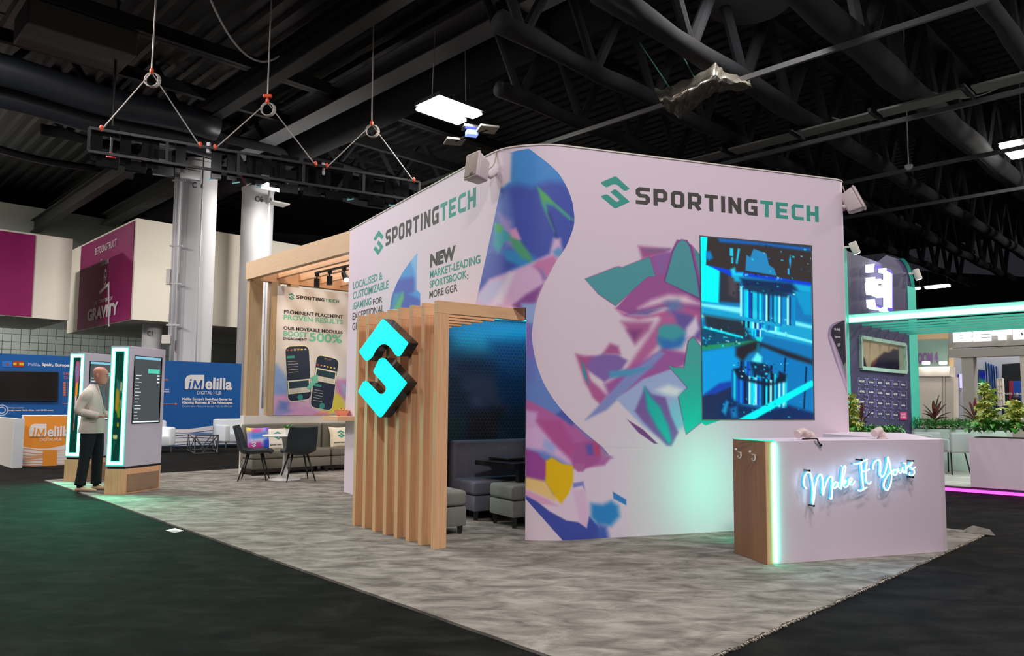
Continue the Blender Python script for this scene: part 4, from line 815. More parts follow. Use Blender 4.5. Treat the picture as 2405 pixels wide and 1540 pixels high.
# ---- upholstery in the nook
UPH = mat('charcoal_upholstery', L(98, 99, 112, 1.3), .9, noise=.2, nscale=60, bump=.15); UPG = mat('grey_green_upholstery', L(112, 112, 106, 1.3), .9, noise=.15, nscale=60, bump=.15); LEGM = mat('black_wood_leg', (.012, .012, .013), .5)
def taper_leg(top, h, w0, w1, lean=(0, 0)):
    mb = MB(); x, y, z = top; mb.add([(x+sx*w0/2, y+sy*w0/2, z) for sx, sy in ((-1, -1), (1, -1), (1, 1), (-1, 1))]+[(x+lean[0]+sx*w1/2, y+lean[1]+sy*w1/2, z-h) for sx, sy in ((-1, -1), (1, -1), (1, 1), (-1, 1))], [(0, 1, 2, 3), (7, 6, 5, 4), (0, 4, 5, 1), (1, 5, 6, 2), (2, 6, 7, 3), (3, 7, 4, 0)]); return mb
def sofa(c0, u, length, depth, lab, m, seat_h=.42, back_h=.83, group=None, leg=.11, name='banquette', back=True, bt=.14):
    """c0 front left floor corner, u along the front, back lies to +v"""
    u = unit(V3(u)); v = np.array([-u[1], u[0], 0]); v = v if v[1] > 0 else -v; c0 = V3(c0)
    t = thing(name, lab, 'sofa' if back else 'ottoman', c0+u*length/2+v*depth/2, group); C = lambda a, b, z: c0+u*a+v*b+[0, 0, z]
    obj('base', MB().box(C(length/2, depth/2, (leg+seat_h-.15)/2), (length-.01, depth-.01, seat_h-.15-leg), u), m, t, bevel=.012, smooth=2)
    obj('seat_cushion', MB().box(C(length/2, depth/2-(.05 if back else 0), seat_h-.072), (length, depth-(.10 if back else 0), .145), u), m, t, bevel=.035, smooth=2, bseg=4)
    if back: obj('backrest', MB().box(C(length/2, depth-bt/2, (leg+back_h)/2+.05), (length, bt, back_h-leg-.10), u), m, t, bevel=.035, smooth=2, bseg=4)
    for a in (.05, length-.05):
        for b in (.05, depth-.05): p = C(a, b, leg+.004); obj('leg', taper_leg(p, leg-.012 if p[1] < 99 else leg, .055, .038), LEGM, t)
    return t, C
CZ = .016
bc0 = V3((-.385, 7.93)); bu = nin
bench, BC = sofa(bc0, bu, 1.28, .60, 'charcoal banquette against the blue panel inside the nook', UPH, seat_h=.42, back_h=.83)
# sofa() puts depth on the +y side of u: nook bench runs inward from its near left corner
ot1, _ = sofa((-.80, 6.93), unit((.84, .54, 0)), .46, .44, 'square dark ottoman just behind the front portal post', UPG, seat_h=.42, back=False, name='ottoman', leg=.09)
ot2, _ = sofa((.02, 7.44), unit((.84, .54, 0)), .5, .46, 'square grey ottoman half hidden by the wall print at the opening', UPG, seat_h=.43, back=False, name='ottoman', leg=.12)
tb = thing('nook_table', 'black table with green lit edge inside the nook', 'table', (.3, 7.75, 0))
TZ = .63; tA = G(1115, 1079, TZ); ang_u = unit(G(1207, 1088, TZ)-tA); tv = np.array([-ang_u[1], ang_u[0], 0]); tv = tv if tv[1] > 0 else -tv
tl = float(np.linalg.norm(G(1207, 1088, TZ)-tA)); cen = tA+ang_u*tl/2+tv*.45
obj('tabletop', MB().box([cen[0], cen[1], TZ-.03], (tl, .9, .05), ang_u), GLOSSB, tb, bevel=.004); lg = tA+ang_u*(tl-.02)+tv*.10
obj('leg', MB().box([lg[0], lg[1], .29], (.05, .07, .55), ang_u), GLOSSB, tb); lg2 = tA+ang_u*(.1)+tv*.8; obj('leg', MB().box([lg2[0], lg2[1], .29], (.05, .07, .55), ang_u), GLOSSB, tb)
q = G(1190, 1075, TZ+.01); lp = thing('laptop', 'closed flat black laptop on the nook table', 'laptop', q); obj('laptop_body', MB().box([q[0], q[1], TZ+.006], (.34, .24, .018), ang_u), BLACK, lp, bevel=.004); obj('lid_edge', MB().box([q[0], q[1], TZ+.017], (.33, .23, .004), ang_u), STEEL, lp)

# ---- glowing S sign fixed to the slats
SP = Plane(PA-perp*.10, rowv[:2])
SGN = [[(290, 163), (296, 166), (432, 298), (433, 303), (392, 371), (384, 376), (372, 377), (358, 368), (338, 335), (322, 318), (300, 307), (282, 309), (266, 318), (246, 345), (228, 380), (208, 399), (194, 403), (184, 398), (152, 352), (152, 347), (283, 166)],
       [(276, 386), (286, 383), (300, 386), (424, 522), (425, 530), (285, 718), (277, 723), (266, 722), (148, 580), (148, 573), (174, 522), (186, 516), (202, 520), (262, 583), (275, 591), (291, 588), (303, 575), (308, 558), (302, 544), (236, 468), (234, 458), (266, 392)]]
sgt = thing('logo_sign', 'large glowing cyan S shaped sign with black sides on the slats', 'sign', SP.q(900, 860))
CYF = mat('cyan_sign_face', (0, .5, .45), .4, emit=1.0, ecol=(.0, .98, .86)); SIDE = mat('sign_side', (.03, .028, .022), .08, noise=.6, nscale=9)
for P in SGN:
    pts = [(780+x/2.406, 680+y/2.406) for x, y in P]; q = [SP.q(x, y) for x, y in pts]
    body = obj('side_shell', MB().slab(q, SP.n, .098), SIDE, sgt); ctr = sum(q)/len(q); q2 = [ctr+(p-ctr)*.985+SP.n*.003 for p in q]
    obj('lit_face', MB().slab(q2, SP.n, .003), CYF, body)

# ================================================================== RECEPTION COUNTER
CH = .965
def gz(x, y, z=CH): p = G(x, y, z); return p[:2]
ctA, ctB, ctC = G(1726.6, 1303)[:2], G(1802, 1331)[:2], G(1821, 1330)[:2]
cdir = unit(np.array([3.28-2.05, 6.32-5.91])); cR = np.array([3.72, 6.47])
cR = ctC+cdir*1.70
cb1, cb2 = gz(1998, 1013.5), gz(1932, 1017.5); ci = gz(2056, 1025.5); cf = gz(1925, 1027.2)
rnd = [cR+cdir*.05*0, cR+cdir*.06+np.array([.0, .02]), cR+cdir*.09+np.array([-.01, .08]), cR+cdir*.08+np.array([-.03, .16])]
poly = [ctA, ctB, ctC]+rnd+[cb1+np.array([.45, -.25]), cb1, cb2, ci, cf]
def ccw(P):
    P = np.array(P); a = sum(P[i][0]*P[(i+1) % len(P)][1]-P[(i+1) % len(P)][0]*P[i][1] for i in range(len(P))); return P if a > 0 else P[::-1]
ct = thing('reception_counter', 'white wedge shaped reception counter with oak end', 'counter', (2.9, 6.6, 0))
inn = np.array(poly); obj('body', MB().prism(ccw(poly), .016, CH), WHITE, ct, bevel=.002, bseg=1)
def panel(mb, a, b, z0, z1, t, out=.004):
    a = V3(a); b = V3(b); d = unit(b-a); n = np.array([d[1], -d[0], 0]); n = n if n @ (CC-(a+b)/2)*1 > 0 else -n
    mb.bar(a+n*(out-t/2)+[0, 0, (z0+z1)/2], b+n*(out-t/2)+[0, 0, (z0+z1)/2], t, z1-z0, up=(0, 0, 1)); return n
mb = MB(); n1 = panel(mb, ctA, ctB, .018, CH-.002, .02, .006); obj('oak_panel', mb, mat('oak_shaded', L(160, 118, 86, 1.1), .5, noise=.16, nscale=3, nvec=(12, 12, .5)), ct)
mb = MB(); n2 = panel(mb, ctB, ctB+(ctC-ctB)*.84, .018, CH-.002, .02, .008); obj('oak_panel', mb, WOODV, ct)
mb = MB(); e = ctB+(ctC-ctB)*.82; e2 = ctC+cdir*.012; mb.bar(V3((*e, .49))+n2*.012, V3((*e2, .49))+n2*.014, .012, CH-.05); obj('green_led_strip', mb, GREENE, ct)
mb = MB(); a = gz(1724, 1030.6); mb.bar([*a, CH+.004], [*ctB, CH+.004], .012, .008); mb.bar([*ctB, CH+.004], [*e2, CH+.004], .012, .008); obj('green_led_strip', mb, GREENS, ct)
# rear green light of the counter washes the wall and carpet behind it
bk = ctA+np.array([.05, .13]); mb = MB().bar([bk[0], bk[1], .06], [bk[0], bk[1], .9], .02, .02); obj('green_led_strip', mb, GREENE, ct)
w_ = area('counter_green_light', (2.09, 6.80, .50), (.05, .85), 3.3, (.02, 1, .52)); w_.rotation_euler = Vector((-.42, .9, 0)).to_track_quat('-Z', 'Y').to_euler()
0 and area('counter_green_light', (float(e2[0]-.02), float(e2[1]-.05), .30), (.03, .55), 3.2, (.06, 1, .62));
mbh = None
CPn = Plane((ctC[0], ctC[1]), cdir)
# hooks
HP = Plane((ctA[0], ctA[1]), (ctB-ctA)); HKM = mat('white_plastic', (.75, .70, .70), .3)
for k, (ox, oy, lab) in enumerate(((1726, 1052, 'white coat hook on the oak panel nearer the wall'), (1759.3, 1057.8, 'white coat hook on the oak panel nearer the light strip'))):
    pts = [(1.4, 2), (5, 8), (12, 10.5), (14.8, 18), (12, 23.5), (8.5, 24), (6.6, 19)]; offs = [.07, .05, .015, .012, .02, .04, .05]
    P = smooth_path([HP.q(ox+x, oy+y, o+.004) for (x, y), o in zip(pts, offs)], 5); R = list(np.interp(np.linspace(0, 1, len(P)), [0, .06, .15, .5, .95, 1], [.011, .008, .0045, .0055, .0055, .008]))
    t = thing('coat_hook', lab, 'hook', P[10]); obj('hook_arm', MB().tube(P, R, 8), HKM, t, smooth=True); obj('mount_plate', MB().box(HP.q(ox+14.3, oy+16, .006), (.02, .008, .05), HP.u), HKM, t, bevel=.003)
# neon script
NEON = mat('neon_tube', (1, 1, 1), .3, emit=5, ecol=(.45, .86, 1)); ACR = mat('clear_acrylic', (.12, .42, .62), .15, emit=.05, ecol=(.1, .55, 1))
neon = thing('neon_sign', 'blue white neon script sign reading make it yours on the counter', 'sign', CPn.q(2018, 1130, .05))
def npx(x, y): return (1860+x/7.516, 1050+y/7.516)
NS = [[(262, 732), (225, 690), (215, 610), (225, 520), (262, 455), (300, 445), (335, 480), (360, 600), (378, 740), (380, 850), (372, 1010), (395, 880), (412, 720), (440, 590), (475, 500), (505, 480), (530, 510), (545, 620), (548, 760), (548, 840), (575, 740), (620, 600), (660, 530), (690, 515), (712, 540), (718, 640), (710, 780), (700, 905), (670, 900)],
 [(800, 620), (770, 612), (740, 650), (730, 710), (755, 725), (790, 690), (812, 625), (812, 690), (840, 720)],
 [(868, 745), (878, 620), (890, 470), (905, 360), (935, 332), (950, 360), (935, 450), (905, 540), (885, 640)], [(885, 640), (925, 585), (955, 595), (930, 640), (900, 650), (935, 705), (975, 690), (1010, 640)],
 [(1005, 640), (1050, 600), (1062, 555), (1035, 540), (1010, 590), (1015, 650), (1055, 665), (1090, 640), (1110, 595)],
 [(1090, 292), (1140, 295), (1230, 262), (1330, 215)], [(1218, 270), (1230, 400), (1245, 560), (1265, 735)], [(1165, 760), (1210, 772), (1280, 735), (1325, 705)],
 [(1325, 255), (1310, 380), (1305, 520), (1320, 610), (1350, 645), (1385, 630), (1395, 600)], [(1250, 430), (1300, 420), (1370, 385)],
 [(1440, 390), (1438, 320), (1470, 250), (1530, 225), (1565, 270), (1560, 380), (1558, 470), (1590, 525), (1630, 480), (1670, 360), (1690, 240), (1698, 175), (1720, 250), (1740, 360), (1758, 500), (1745, 640), (1700, 745), (1655, 755), (1625, 700), (1635, 600), (1690, 500), (1760, 430), (1830, 400)],
 [(1840, 400), (1805, 395), (1785, 440), (1800, 485), (1840, 480), (1858, 430), (1840, 395), (1880, 400)], [(1880, 370), (1890, 440), (1920, 455), (1950, 400), (1955, 350), (1955, 420), (1985, 450), (2010, 400)],
 [(1970, 280), (2000, 285), (2015, 340), (2020, 470)], [(2020, 380), (2060, 330), (2100, 320), (2130, 262)], [(2130, 262), (2080, 330), (2100, 360), (2150, 400), (2160, 460), (2110, 500), (2070, 480), (2085, 440)], [(2110, 400), (2150, 370), (2180, 350)]]
for s_ in NS:
    P = smooth_path([CPn.q(*npx(x, y), .055) for x, y in s_], 4); obj('neon_tube', MB().tube(P, .0048, 6), NEON, neon, smooth=True)
    d = [p-CPn.n*.026 for p in P]; obj('acrylic_backing', MB().tube(d, [.0075]*len(d), 6), ACR, neon)
for x, y in ((255, 405), (1175, 220), (2085, 238), (335, 1025), (2080, 520)): p = CPn.q(*npx(x, y), .03); obj('standoff', MB().lathe([(.006, -.028), (.006, .03), (.009, .03), (.009, .036)], p, 10, axis=CPn.n), BLACK, neon)
area('neon_light', tuple(CPn.q(2018, 1135, .07)), (1.25, .22), 5, (.08, .42, 1), (math.radians(90), 0, math.atan2(cdir[1], cdir[0])+math.pi))
# flexible hoses and their plugs
HOSE = mat('hose_plastic', L(216, 196, 196, 1.1), .45); RUB = mat('black_rubber', (.01, .01, .012), .4)
for base, tip, lab in (((1906, 1033), (1878, 1016), 'white flexible hose lamp standing left on the counter top'), ((2073, 1030), (2058, 1013), 'white flexible hose lamp standing right on the counter top')):
    b = G(*base, CH); dpt = b[1]; P = smooth_path([b, b+[-.004, 0, .035], AT(base[0]-9, base[1]-13, dpt), AT(tip[0]+8, tip[1]-2, dpt), AT(tip[0]-1, tip[1]+2, dpt-.02)], 9)
    P = [np.array(p) for p in P]; t = thing('hose_lamp', lab, 'lamp', b); R = [.030+(.004 if (i//1) % 2 else 0) for i in range(len(P))]; obj('ribbed_hose', MB().tube(P, R, 14), HOSE, t, smooth=False)
    d = unit(P[-1]-P[-2]); obj('nozzle', MB().tube([P[-1], P[-1]+d*.025], .034, 16), HOSE, t); obj('base_ring', MB().lathe([(.045, 0), (.045, .008), (.036, .012)], b+[0, 0, .001], 18), HOSE, t)
c = G(1893, 1034, CH); P = smooth_path([c+[-.03, 0, .012], c+[.03, 0, .015], c+[.08, -.02, .014], CPn.q(1922, 1038, .012), CPn.q(1930, 1047, .012)], 5); setp(obj('power_plug_cable', MB().tube(P, [.006]*(len(P)-3)+[.010, .010, .006], 7), RUB, smooth=True), 'short black plug cable hanging over the counter front', 'cable')

# ================================================================== KIOSKS
def kiosk(a, b, cc, Hh, lab, pic, label_face):
    """a,b: front face base corners, cc: far corner of the right side"""
    a, b, cc = V3(a), V3(b), V3(cc); u = unit(b-a); wd = np.linalg.norm(b-a); v = np.array([-u[1], u[0], 0]); v = v if v @ (cc-b) > 0 else -v
    v = unit(cc-b); dp = np.linalg.norm(cc-b); t = thing('display_kiosk', lab, 'kiosk', (a+cc)/2*[1, 1, 0])
    quad = [a[:2], b[:2], cc[:2], (a+(cc-b))[:2]]; ctr = sum(quad)/4; zb = .375
    sh = lambda s: [ctr+(q-ctr)*s for q in quad]
    obj('oak_base', MB().prism(ccw(quad), .016, zb-.03), WOODV, t, bevel=.002, bseg=1)
    obj('shadow_gap', MB().prism(ccw(sh(.93)), zb-.03, zb), BLACK, t)
    obj('tower', MB().prism(ccw(quad), zb, Hh), mat('kiosk_white', L(190, 184, 200, 1.2), .5), t, bevel=.003, bseg=1)
    F = Plane(a, u[:2]); S = Plane(b, v[:2]); fr = .024; lw = .036
    mb = MB(); zz = [(fr, zb+.03), (wd-fr, zb+.03), (wd-fr, Hh-.03), (fr, Hh-.03)]
    I = [(fr+lw, zb+.03+lw), (wd-fr-lw, zb+.03+lw), (wd-fr-lw, Hh-.03-lw), (fr+lw, Hh-.03-lw)]
    mb.add([F.pt(*p, .006) for p in zz]+[F.pt(*p, .006) for p in I], [(i, (i+1) % 4, 4+(i+1) % 4, 4+i) for i in range(4)]); led = obj('led_frame', mb, GREENK, t)
    g = .012; zo = [(fr-g, zb+.03-g), (wd-fr+g, zb+.03-g), (wd-fr+g, Hh-.03+g), (fr-g, Hh-.03+g)]; ii = [(fr+lw+g, zb+.03+lw+g), (wd-fr-lw-g, zb+.03+lw+g), (wd-fr-lw-g, Hh-.03-lw-g), (fr+lw+g, Hh-.03-lw-g)]
    mb = MB(); mb.add([F.pt(*p, .004) for p in zo]+[F.pt(*p, .004) for p in ii], [(i, (i+1) % 4, 4+(i+1) % 4, 4+i) for i in range(4)]); obj('led_glow_rim', mb, GREENS, t)  # dim emissive rim stands in for the green glow beside the LED bars
    mb = MB(); mb.poly([F.pt(*p, .003) for p in ii]); obj('glass_front', mb, mat('dark_green_glass', (.0, .03, .022), .08, emit=.05, ecol=(0, .5, .3)), t)
    P = [(x, y) for y in np.linspace(0, 1, 60) for x in np.linspace(0, 1, 14)]; x0, x1, z0, z1 = fr+lw+g+.004, wd-fr-lw-g-.004, zb+.10, Hh-.12
    X = [F.pt(x0+(x1-x0)*x, z1+(z0-z1)*y, .0045) for x, y in P]; C = paint([(x*100, y*1000) for x, y in P], (6, 62, 50), pic, 1.); mb = MB(); mb.add(X, gridfaces(60, 14), C); obj('front_picture', mb, vmat('picture_glow', .15, emit=.8), t)
    # side screen
    s0, s1, za, zc = dp*.14, dp*.86, Hh-1.02, Hh-.13
    mb = MB(); mb.slab([S.pt(s0-.01, za-.015, .006), S.pt(s1+.03, za-.015, .006), S.pt(s1+.03, zc+.01, .006), S.pt(s0-.01, zc+.01, .006)], S.n, .012); sc_ = obj('side_screen', mb, GLOSSB, t)
    mb = MB(); mb.poly([S.pt(s0, za, .008), S.pt(s1, za, .008), S.pt(s1, zc, .008), S.pt(s0, zc, .008)]); obj('screen_glass', mb, mat('screen_grey', (.05, .055, .06), .12, emit=.10, ecol=(.5, .6, .65)), sc_)
    mb = MB(); mb.poly([S.pt(s0, zc-.035, .010), S.pt(s1, zc-.035, .010), S.pt(s1, zc, .010), S.pt(s0, zc, .010)]); obj('title_bar', mb, mat('screen_blue', (.1, .3, .4), .4, emit=.55, ecol=(.35, .8, 1)), sc_)
    UI = mat('screen_text', (.5, .5, .5), .4, emit=.8, ecol=(.8, .95, .95)); UG = mat('screen_green', (.1, .5, .4), .4, emit=.5, ecol=(.1, .8, .6))
    mb = MB(); mb.poly([S.pt(s0+.5*(s1-s0), zc-.22, .010), S.pt(s1-.02, zc-.22, .010), S.pt(s1-.02, zc-.16, .010), S.pt(s0+.5*(s1-s0), zc-.16, .010)]); obj('menu_button', mb, UG, sc_)
    mb = MB(); rr = random.Random(len(lab))
    for k in range(14):
        z = zc-.26-.045*k; L_ = rr.uniform(.05, .12); mb.poly([S.pt(s0+.02, z, .010), S.pt(s0+.02+L_, z, .010), S.pt(s0+.02+L_, z+.008, .010), S.pt(s0+.02, z+.008, .010)])
        if k < 3: mb.poly([S.pt(s1-.07, z, .010), S.pt(s1-.02, z, .010), S.pt(s1-.02, z+.02, .010), S.pt(s1-.07, z+.02, .010)])
    mb.poly([S.pt(s0, za, .010), S.pt(s1, za, .010), S.pt(s1, za+.018, .010), S.pt(s0, za+.018, .010)]); obj('menu_text', mb, UI, sc_)
    # service door in the oak base
    mb = MB(); mb.slab([S.pt(dp*.08, .045, .012), S.pt(dp*.94, .045, .012), S.pt(dp*.94, .275, .012), S.pt(dp*.08, .275, .012)], S.n, .012); dr = obj('service_door', mb, mat('oak_door', L(150, 122, 98, 1.2), .5, noise=.12, nscale=3, nvec=(1, 1, 14)), t, bevel=.002, bseg=1)
    obj('door_lock', MB().lathe([(.008, 0), (.008, .008), (.003, .010)], S.pt(dp*.55, .262, .012), 10, axis=S.n), STEEL, dr)
    fc = F.pt(wd/2, (Hh+zb)/2, .03); fn = F.n
    return t
pic1 = [([(20, 230), (60, 260), (85, 380), (60, 460), (30, 420)], (60, 110, 100), 20), ([(20, 330), (55, 340), (75, 450), (50, 560), (15, 520)], (170, 140, 30), 14), ([(45, 520), (80, 480), (85, 600), (50, 600)], (110, 150, 20), 12), ([(75, 260), (98, 260), (98, 360), (75, 350)], (190, 190, 150), 6), ([(80, 440), (98, 430), (98, 520), (84, 530)], (120, 150, 120), 6), ([(55, 660), (75, 660), (75, 690), (55, 690)], (240, 200, 30), 5), ([(5, 770), (70, 770), (60, 800), (10, 810)], (200, 200, 130), 5), ([(20, 820), (40, 830), (20, 930)], (20, 110, 90), 9)]
pic2 = [([(30, 20), (60, 0), (90, 20), (98, 140), (85, 260), (75, 420), (60, 600), (48, 770), (42, 770), (50, 560), (40, 400), (40, 260), (25, 120)], (190, 90, 130), 8), ([(45, 60), (70, 50), (80, 150), (65, 220), (48, 180)], (120, 130, 190), 10), ([(45, 260), (80, 240), (78, 380), (60, 470), (45, 400)], (255, 160, 40), 8), ([(48, 400), (66, 400), (64, 500), (52, 520)], (250, 230, 220), 6), ([(52, 500), (66, 520), (60, 560), (52, 560)], (240, 90, 40), 5), ([(44, 600), (60, 620), (52, 700)], (130, 140, 170), 6), ([(44, 700), (52, 700), (48, 760)], (255, 150, 40), 5)]
kiosk((-5.34, 9.93), (-5.09, 9.935), (-4.93, 10.62), 1.972, 'nearer white display kiosk with green light frame and oak base', pic1, 0)
kiosk((-6.81, 11.50), (-6.55, 11.46), (-6.36, 12.15), 1.975, 'further white display kiosk with green light frame behind the man', pic2, 0)
p = G(410, 1247, .003); fl = thing('floor_sticker', 'small white diamond shaped sticker lying on the black carpet', 'sticker', p); q4 = [G(389, 1246), G(409, 1250.8), G(432, 1247), G(411, 1240.5)]
obj('sticker_sheet', MB().prism(ccw([q[:2] for q in q4]), .001, .004), WHITE2, fl); obj('sticker_mark', MB().box([p[0], p[1], .0045], (.09, .05, .001), H1), mat('grey_ink', (.3, .3, .3), .6), fl)

# ================================================================== PEOPLE
def skin_mesh(joints, edges, sub=2):
    """joints: list of (xyz, (rx, ry)); edges: index pairs -> evaluated skin surface as vertices and faces"""
    me = bpy.data.meshes.new('sk'); me.from_pydata([tuple(map(float, j[0])) for j in joints], edges, []); o = bpy.data.objects.new('sk', me); col.objects.link(o)
    o.modifiers.new('s', 'SKIN').use_smooth_shade = True; me.skin_vertices
    if not me.skin_vertices:
        bm = bmesh.new(); bm.from_mesh(me); bm.verts.layers.skin.verify(); bm.to_mesh(me); bm.free()
    sk = me.skin_vertices[0].data
    for i, j in enumerate(joints):
        r = j[1] if hasattr(j[1], '__len__') else (j[1], j[1]); sk[i].radius = r; sk[i].use_root = (i == 0)
    m = o.modifiers.new('u', 'SUBSURF'); m.levels = sub; m.render_levels = sub
    dg = bpy.context.evaluated_depsgraph_get(); dg.update(); e = bpy.data.meshes.new_from_object(o.evaluated_get(dg)); mb = MB(); mb.add([tuple(v.co) for v in e.vertices], [tuple(p.vertices) for p in e.polygons])
    bpy.data.objects.remove(o); bpy.data.meshes.remove(me); bpy.data.meshes.remove(e); return mb
def loft(rings, n=24, caps=True):
    """rings: (centre xyz, rx along fwd, ry sideways, power) stacked into a closed smooth body"""
    mb = MB(); V = []
    for c, rx, ry, *k in rings:
        c = V3(c)
        for i in range(n):
            a = 2*math.pi*i/n; V.append(c+np.array([rx*math.cos(a), ry*math.sin(a), 0]))
    m = len(rings); F = [(i*n+k, i*n+(k+1) % n, (i+1)*n+(k+1) % n, (i+1)*n+k) for i in range(m-1) for k in range(n)]+([tuple(range(n-1, -1, -1)), tuple(range((m-1)*n, m*n))] if caps else [])
    return mb.add(V, F)
SKIN = mat('skin', L(206, 140, 120, 1.0), .5, noise=.12, nscale=14); SKIN2 = mat('skin_tan', L(170, 120, 96, 1.0), .55)
BEIGE = mat('beige_jacket', L(200, 188, 176, 1.15), .85, noise=.07, nscale=30, bump=.1); NAVY = mat('navy_trousers', (.006, .010, .016), .85, noise=.3, nscale=9); SHIRT = mat('blue_grey_shirt', L(96, 112, 130), .8); TANS = mat('tan_suede', L(214, 178, 150, 1.1), .8)
def xf(mb, M, t): 
    M = np.array(M); mb.v = [tuple(M @ np.array(p)+t) for p in mb.v]; return mb
# the man stands in profile, facing the nearer kiosk (local +x = forward, +y = his left, away from the camera)
mp = np.array([-5.775, 10.36, 0.]); SC = .985
Mz = np.array(Matrix.Rotation(math.radians(8), 3, 'Z'))*SC
man = thing('person', 'bald man in a beige jacket and dark trousers standing between the kiosks', 'person', mp)
def mo(name, mb, m, parent=man, **k): return obj(name, xf(mb, Mz, mp+[0, 0, .016]), m, parent, **k)
# body: one continuous skin
J = [((0, 0, .92), (.13, .15)), ((-.01, 0, 1.08), (.12, .14)), ((-.005, 0, 1.26), (.11, .13)), ((-.005, 0, 1.38), (.06, .07)), ((.025, 0, 1.47), (.058, .062)), ((.045, 0, 1.53), (.055, .058)),
 ((0, -.09, .86), .095), ((-.02, -.10, .50), .062), ((-.075, -.10, .12), .042), ((0, .09, .86), .095), ((.05, .10, .50), .062), ((.055, .10, .12), .042),
 ((-.01, -.14, 1.33), .03), ((-.075, -.235, 1.10), .03), ((.10, -.20, 1.02), .034), ((-.01, .14, 1.33), .03), ((-.06, .24, 1.10), .03), ((.12, .19, 1.02), .034), ((.17, -.17, 1.03), (.02, .036)), ((.19, .15, 1.03), (.02, .036))]
Ed = [(0, 1), (1, 2), (2, 3), (3, 4), (4, 5), (0, 6), (6, 7), (7, 8), (0, 9), (9, 10), (10, 11), (3, 12), (12, 13), (13, 14), (14, 18), (3, 15), (15, 16), (16, 17), (17, 19)]
body = mo('body', skin_mesh(J, Ed), SKIN, smooth=True)
# head with face
def head_mesh(skn):
    rings = []; prof = [(-.115, .035, .04, .035), (-.10, .060, .052, .028), (-.075, .078, .062, .018), (-.04, .088, .068, .008), (0, .094, .073, .002), (.04, .098, .075, -.004), (.075, .094, .072, -.010), (.10, .080, .062, -.014), (.118, .055, .044, -.016), (.127, .022, .018, -.016)]
    mb = MB(); n = 28; V = []
    for z, rx, ry, cx in prof:
        for i in range(n):
            a = 2*math.pi*i/n; x = rx*math.cos(a); y = ry*math.sin(a)
            if x > 0:
                f = max(0, math.cos(a))**4
                if -.075 < z < -.055 or z == -.075: x += .006*f
                if z == -.04: x += .010*f
                if z == 0: x += -.006*f
                if z == .04: x += .006*f
            V.append((x+cx, y, z))
    m = len(prof); mb.add(V, [(i*n+k, i*n+(k+1) % n, (i+1)*n+(k+1) % n, (i+1)*n+k) for i in range(m-1) for k in range(n)]+[tuple(range(n-1, -1, -1)), tuple(range((m-1)*n, m*n))]); return mb
def ell(c, r, n=12, m=8):
    mb = MB(); mb.lathe([(max(.0005, math.sin(math.pi*i/m))*1, -math.cos(math.pi*i/m)) for i in range(m+1)], (0, 0, 0), n); mb.v = [tuple(np.array(p)*np.array(r)+np.array(c)) for p in mb.v]; return mb
def head(root_fn, hc, skin_, tilt, parent, hair=None, brow=True):
    R = np.array(Matrix.Rotation(tilt, 3, 'Y'))
    def T(mb): mb.v = [tuple(R @ np.array(p)+hc) for p in mb.v]; return mb
    h = root_fn('head', T(head_mesh(1)), skin_, parent, smooth=True, sub=1)
    nose = MB(); nose.add([(.094, 0, .022), (.096, .007, .006), (.096, -.007, .006), (.106, .013, -.022), (.106, -.013, -.022), (.122, 0, -.020), (.104, 0, -.032)], [(0, 1, 5), (0, 5, 2), (1, 3, 5), (2, 5, 4), (3, 6, 5), (4, 5, 6), (0, 2, 1)]); root_fn('nose', T(nose), skin_, h, smooth=True)
    for s in (-1, 1):
        root_fn('eye', T(ell((.084, s*.030, .010), (.011, .012, .009))), mat('eye_white', (.6, .6, .58), .3), h, smooth=True); root_fn('pupil', T(ell((.093, s*.031, .010), (.004, .005, .005), 8, 6)), BLACK, h, smooth=True)
        root_fn('ear', T(ell((-.012, s*.076, -.002), (.019, .009, .032))), skin_, h, smooth=True)
        if brow: root_fn('eyebrow', T(MB().tube([(.094, s*.015, .028), (.093, s*.032, .032), (.083, s*.046, .027)], .0035, 6)), mat('brow_hair', (.10, .06, .04), .8), h)
    root_fn('mouth', T(MB().tube([(.091, -.022, -.055), (.099, -.008, -.053), (.099, .008, -.053), (.091, .022, -.055)], .0045, 6)), mat('lip', L(160, 86, 80), .5), h, smooth=True)
    if hair: root_fn('hair', T(hair), mat('black_hair', (.01, .008, .008), .6), h, smooth=True)
    return h
head(lambda n, mb, m, p, **k: mo(n, mb, m, p, **k), np.array([.075, 0, 1.592]), SKIN, math.radians(6), man)
# hands with five fingers each
def hand(fn, wrist, fwd, side, skin_, parent, s=1.):
    fwd = unit(V3(fwd)); sd = unit(V3(side)); up = np.cross(fwd, sd); w0 = V3(wrist); J = [(w0, (.026*s, .018*s)), (w0+fwd*.045*s, (.038*s, .016*s)), (w0+fwd*.085*s, (.038*s, .014*s))]; E_ = [(0, 1), (1, 2)]
    mb = skin_mesh(J, E_, 1)
    for k, l in enumerate((.070, .080, .075, .058)):
        b = w0+fwd*.075*s+sd*(-.030+.020*k)*s; m = skin_mesh([(b, .0085*s), (b+fwd*l*.45*s, .008*s), (b+fwd*l*.75*s-up*.018*s, .0075*s), (b+fwd*l*.85*s-up*.040*s, .0065*s)], [(0, 1), (1, 2), (2, 3)], 1); mb.add(m.v, m.f)
    b = w0+fwd*.02*s-sd*.03*s; m = skin_mesh([(b, .011*s), (b+fwd*.03*s-sd*.022*s, .010*s), (b+fwd*.065*s-sd*.022*s-up*.01*s, .008*s)], [(0, 1), (1, 2)], 1); mb.add(m.v, m.f)
    return fn('hand', mb, skin_, parent, smooth=True)
fnm = lambda n, mb, m, p, **k: mo(n, mb, m, p, **k)
hand(fnm, (.15, -.18, 1.03), (1, .25, 0), (0, 1, 0), SKIN, body); hand(fnm, (.17, .17, 1.03), (1, -.25, 0), (0, -1, 0), SKIN, body)
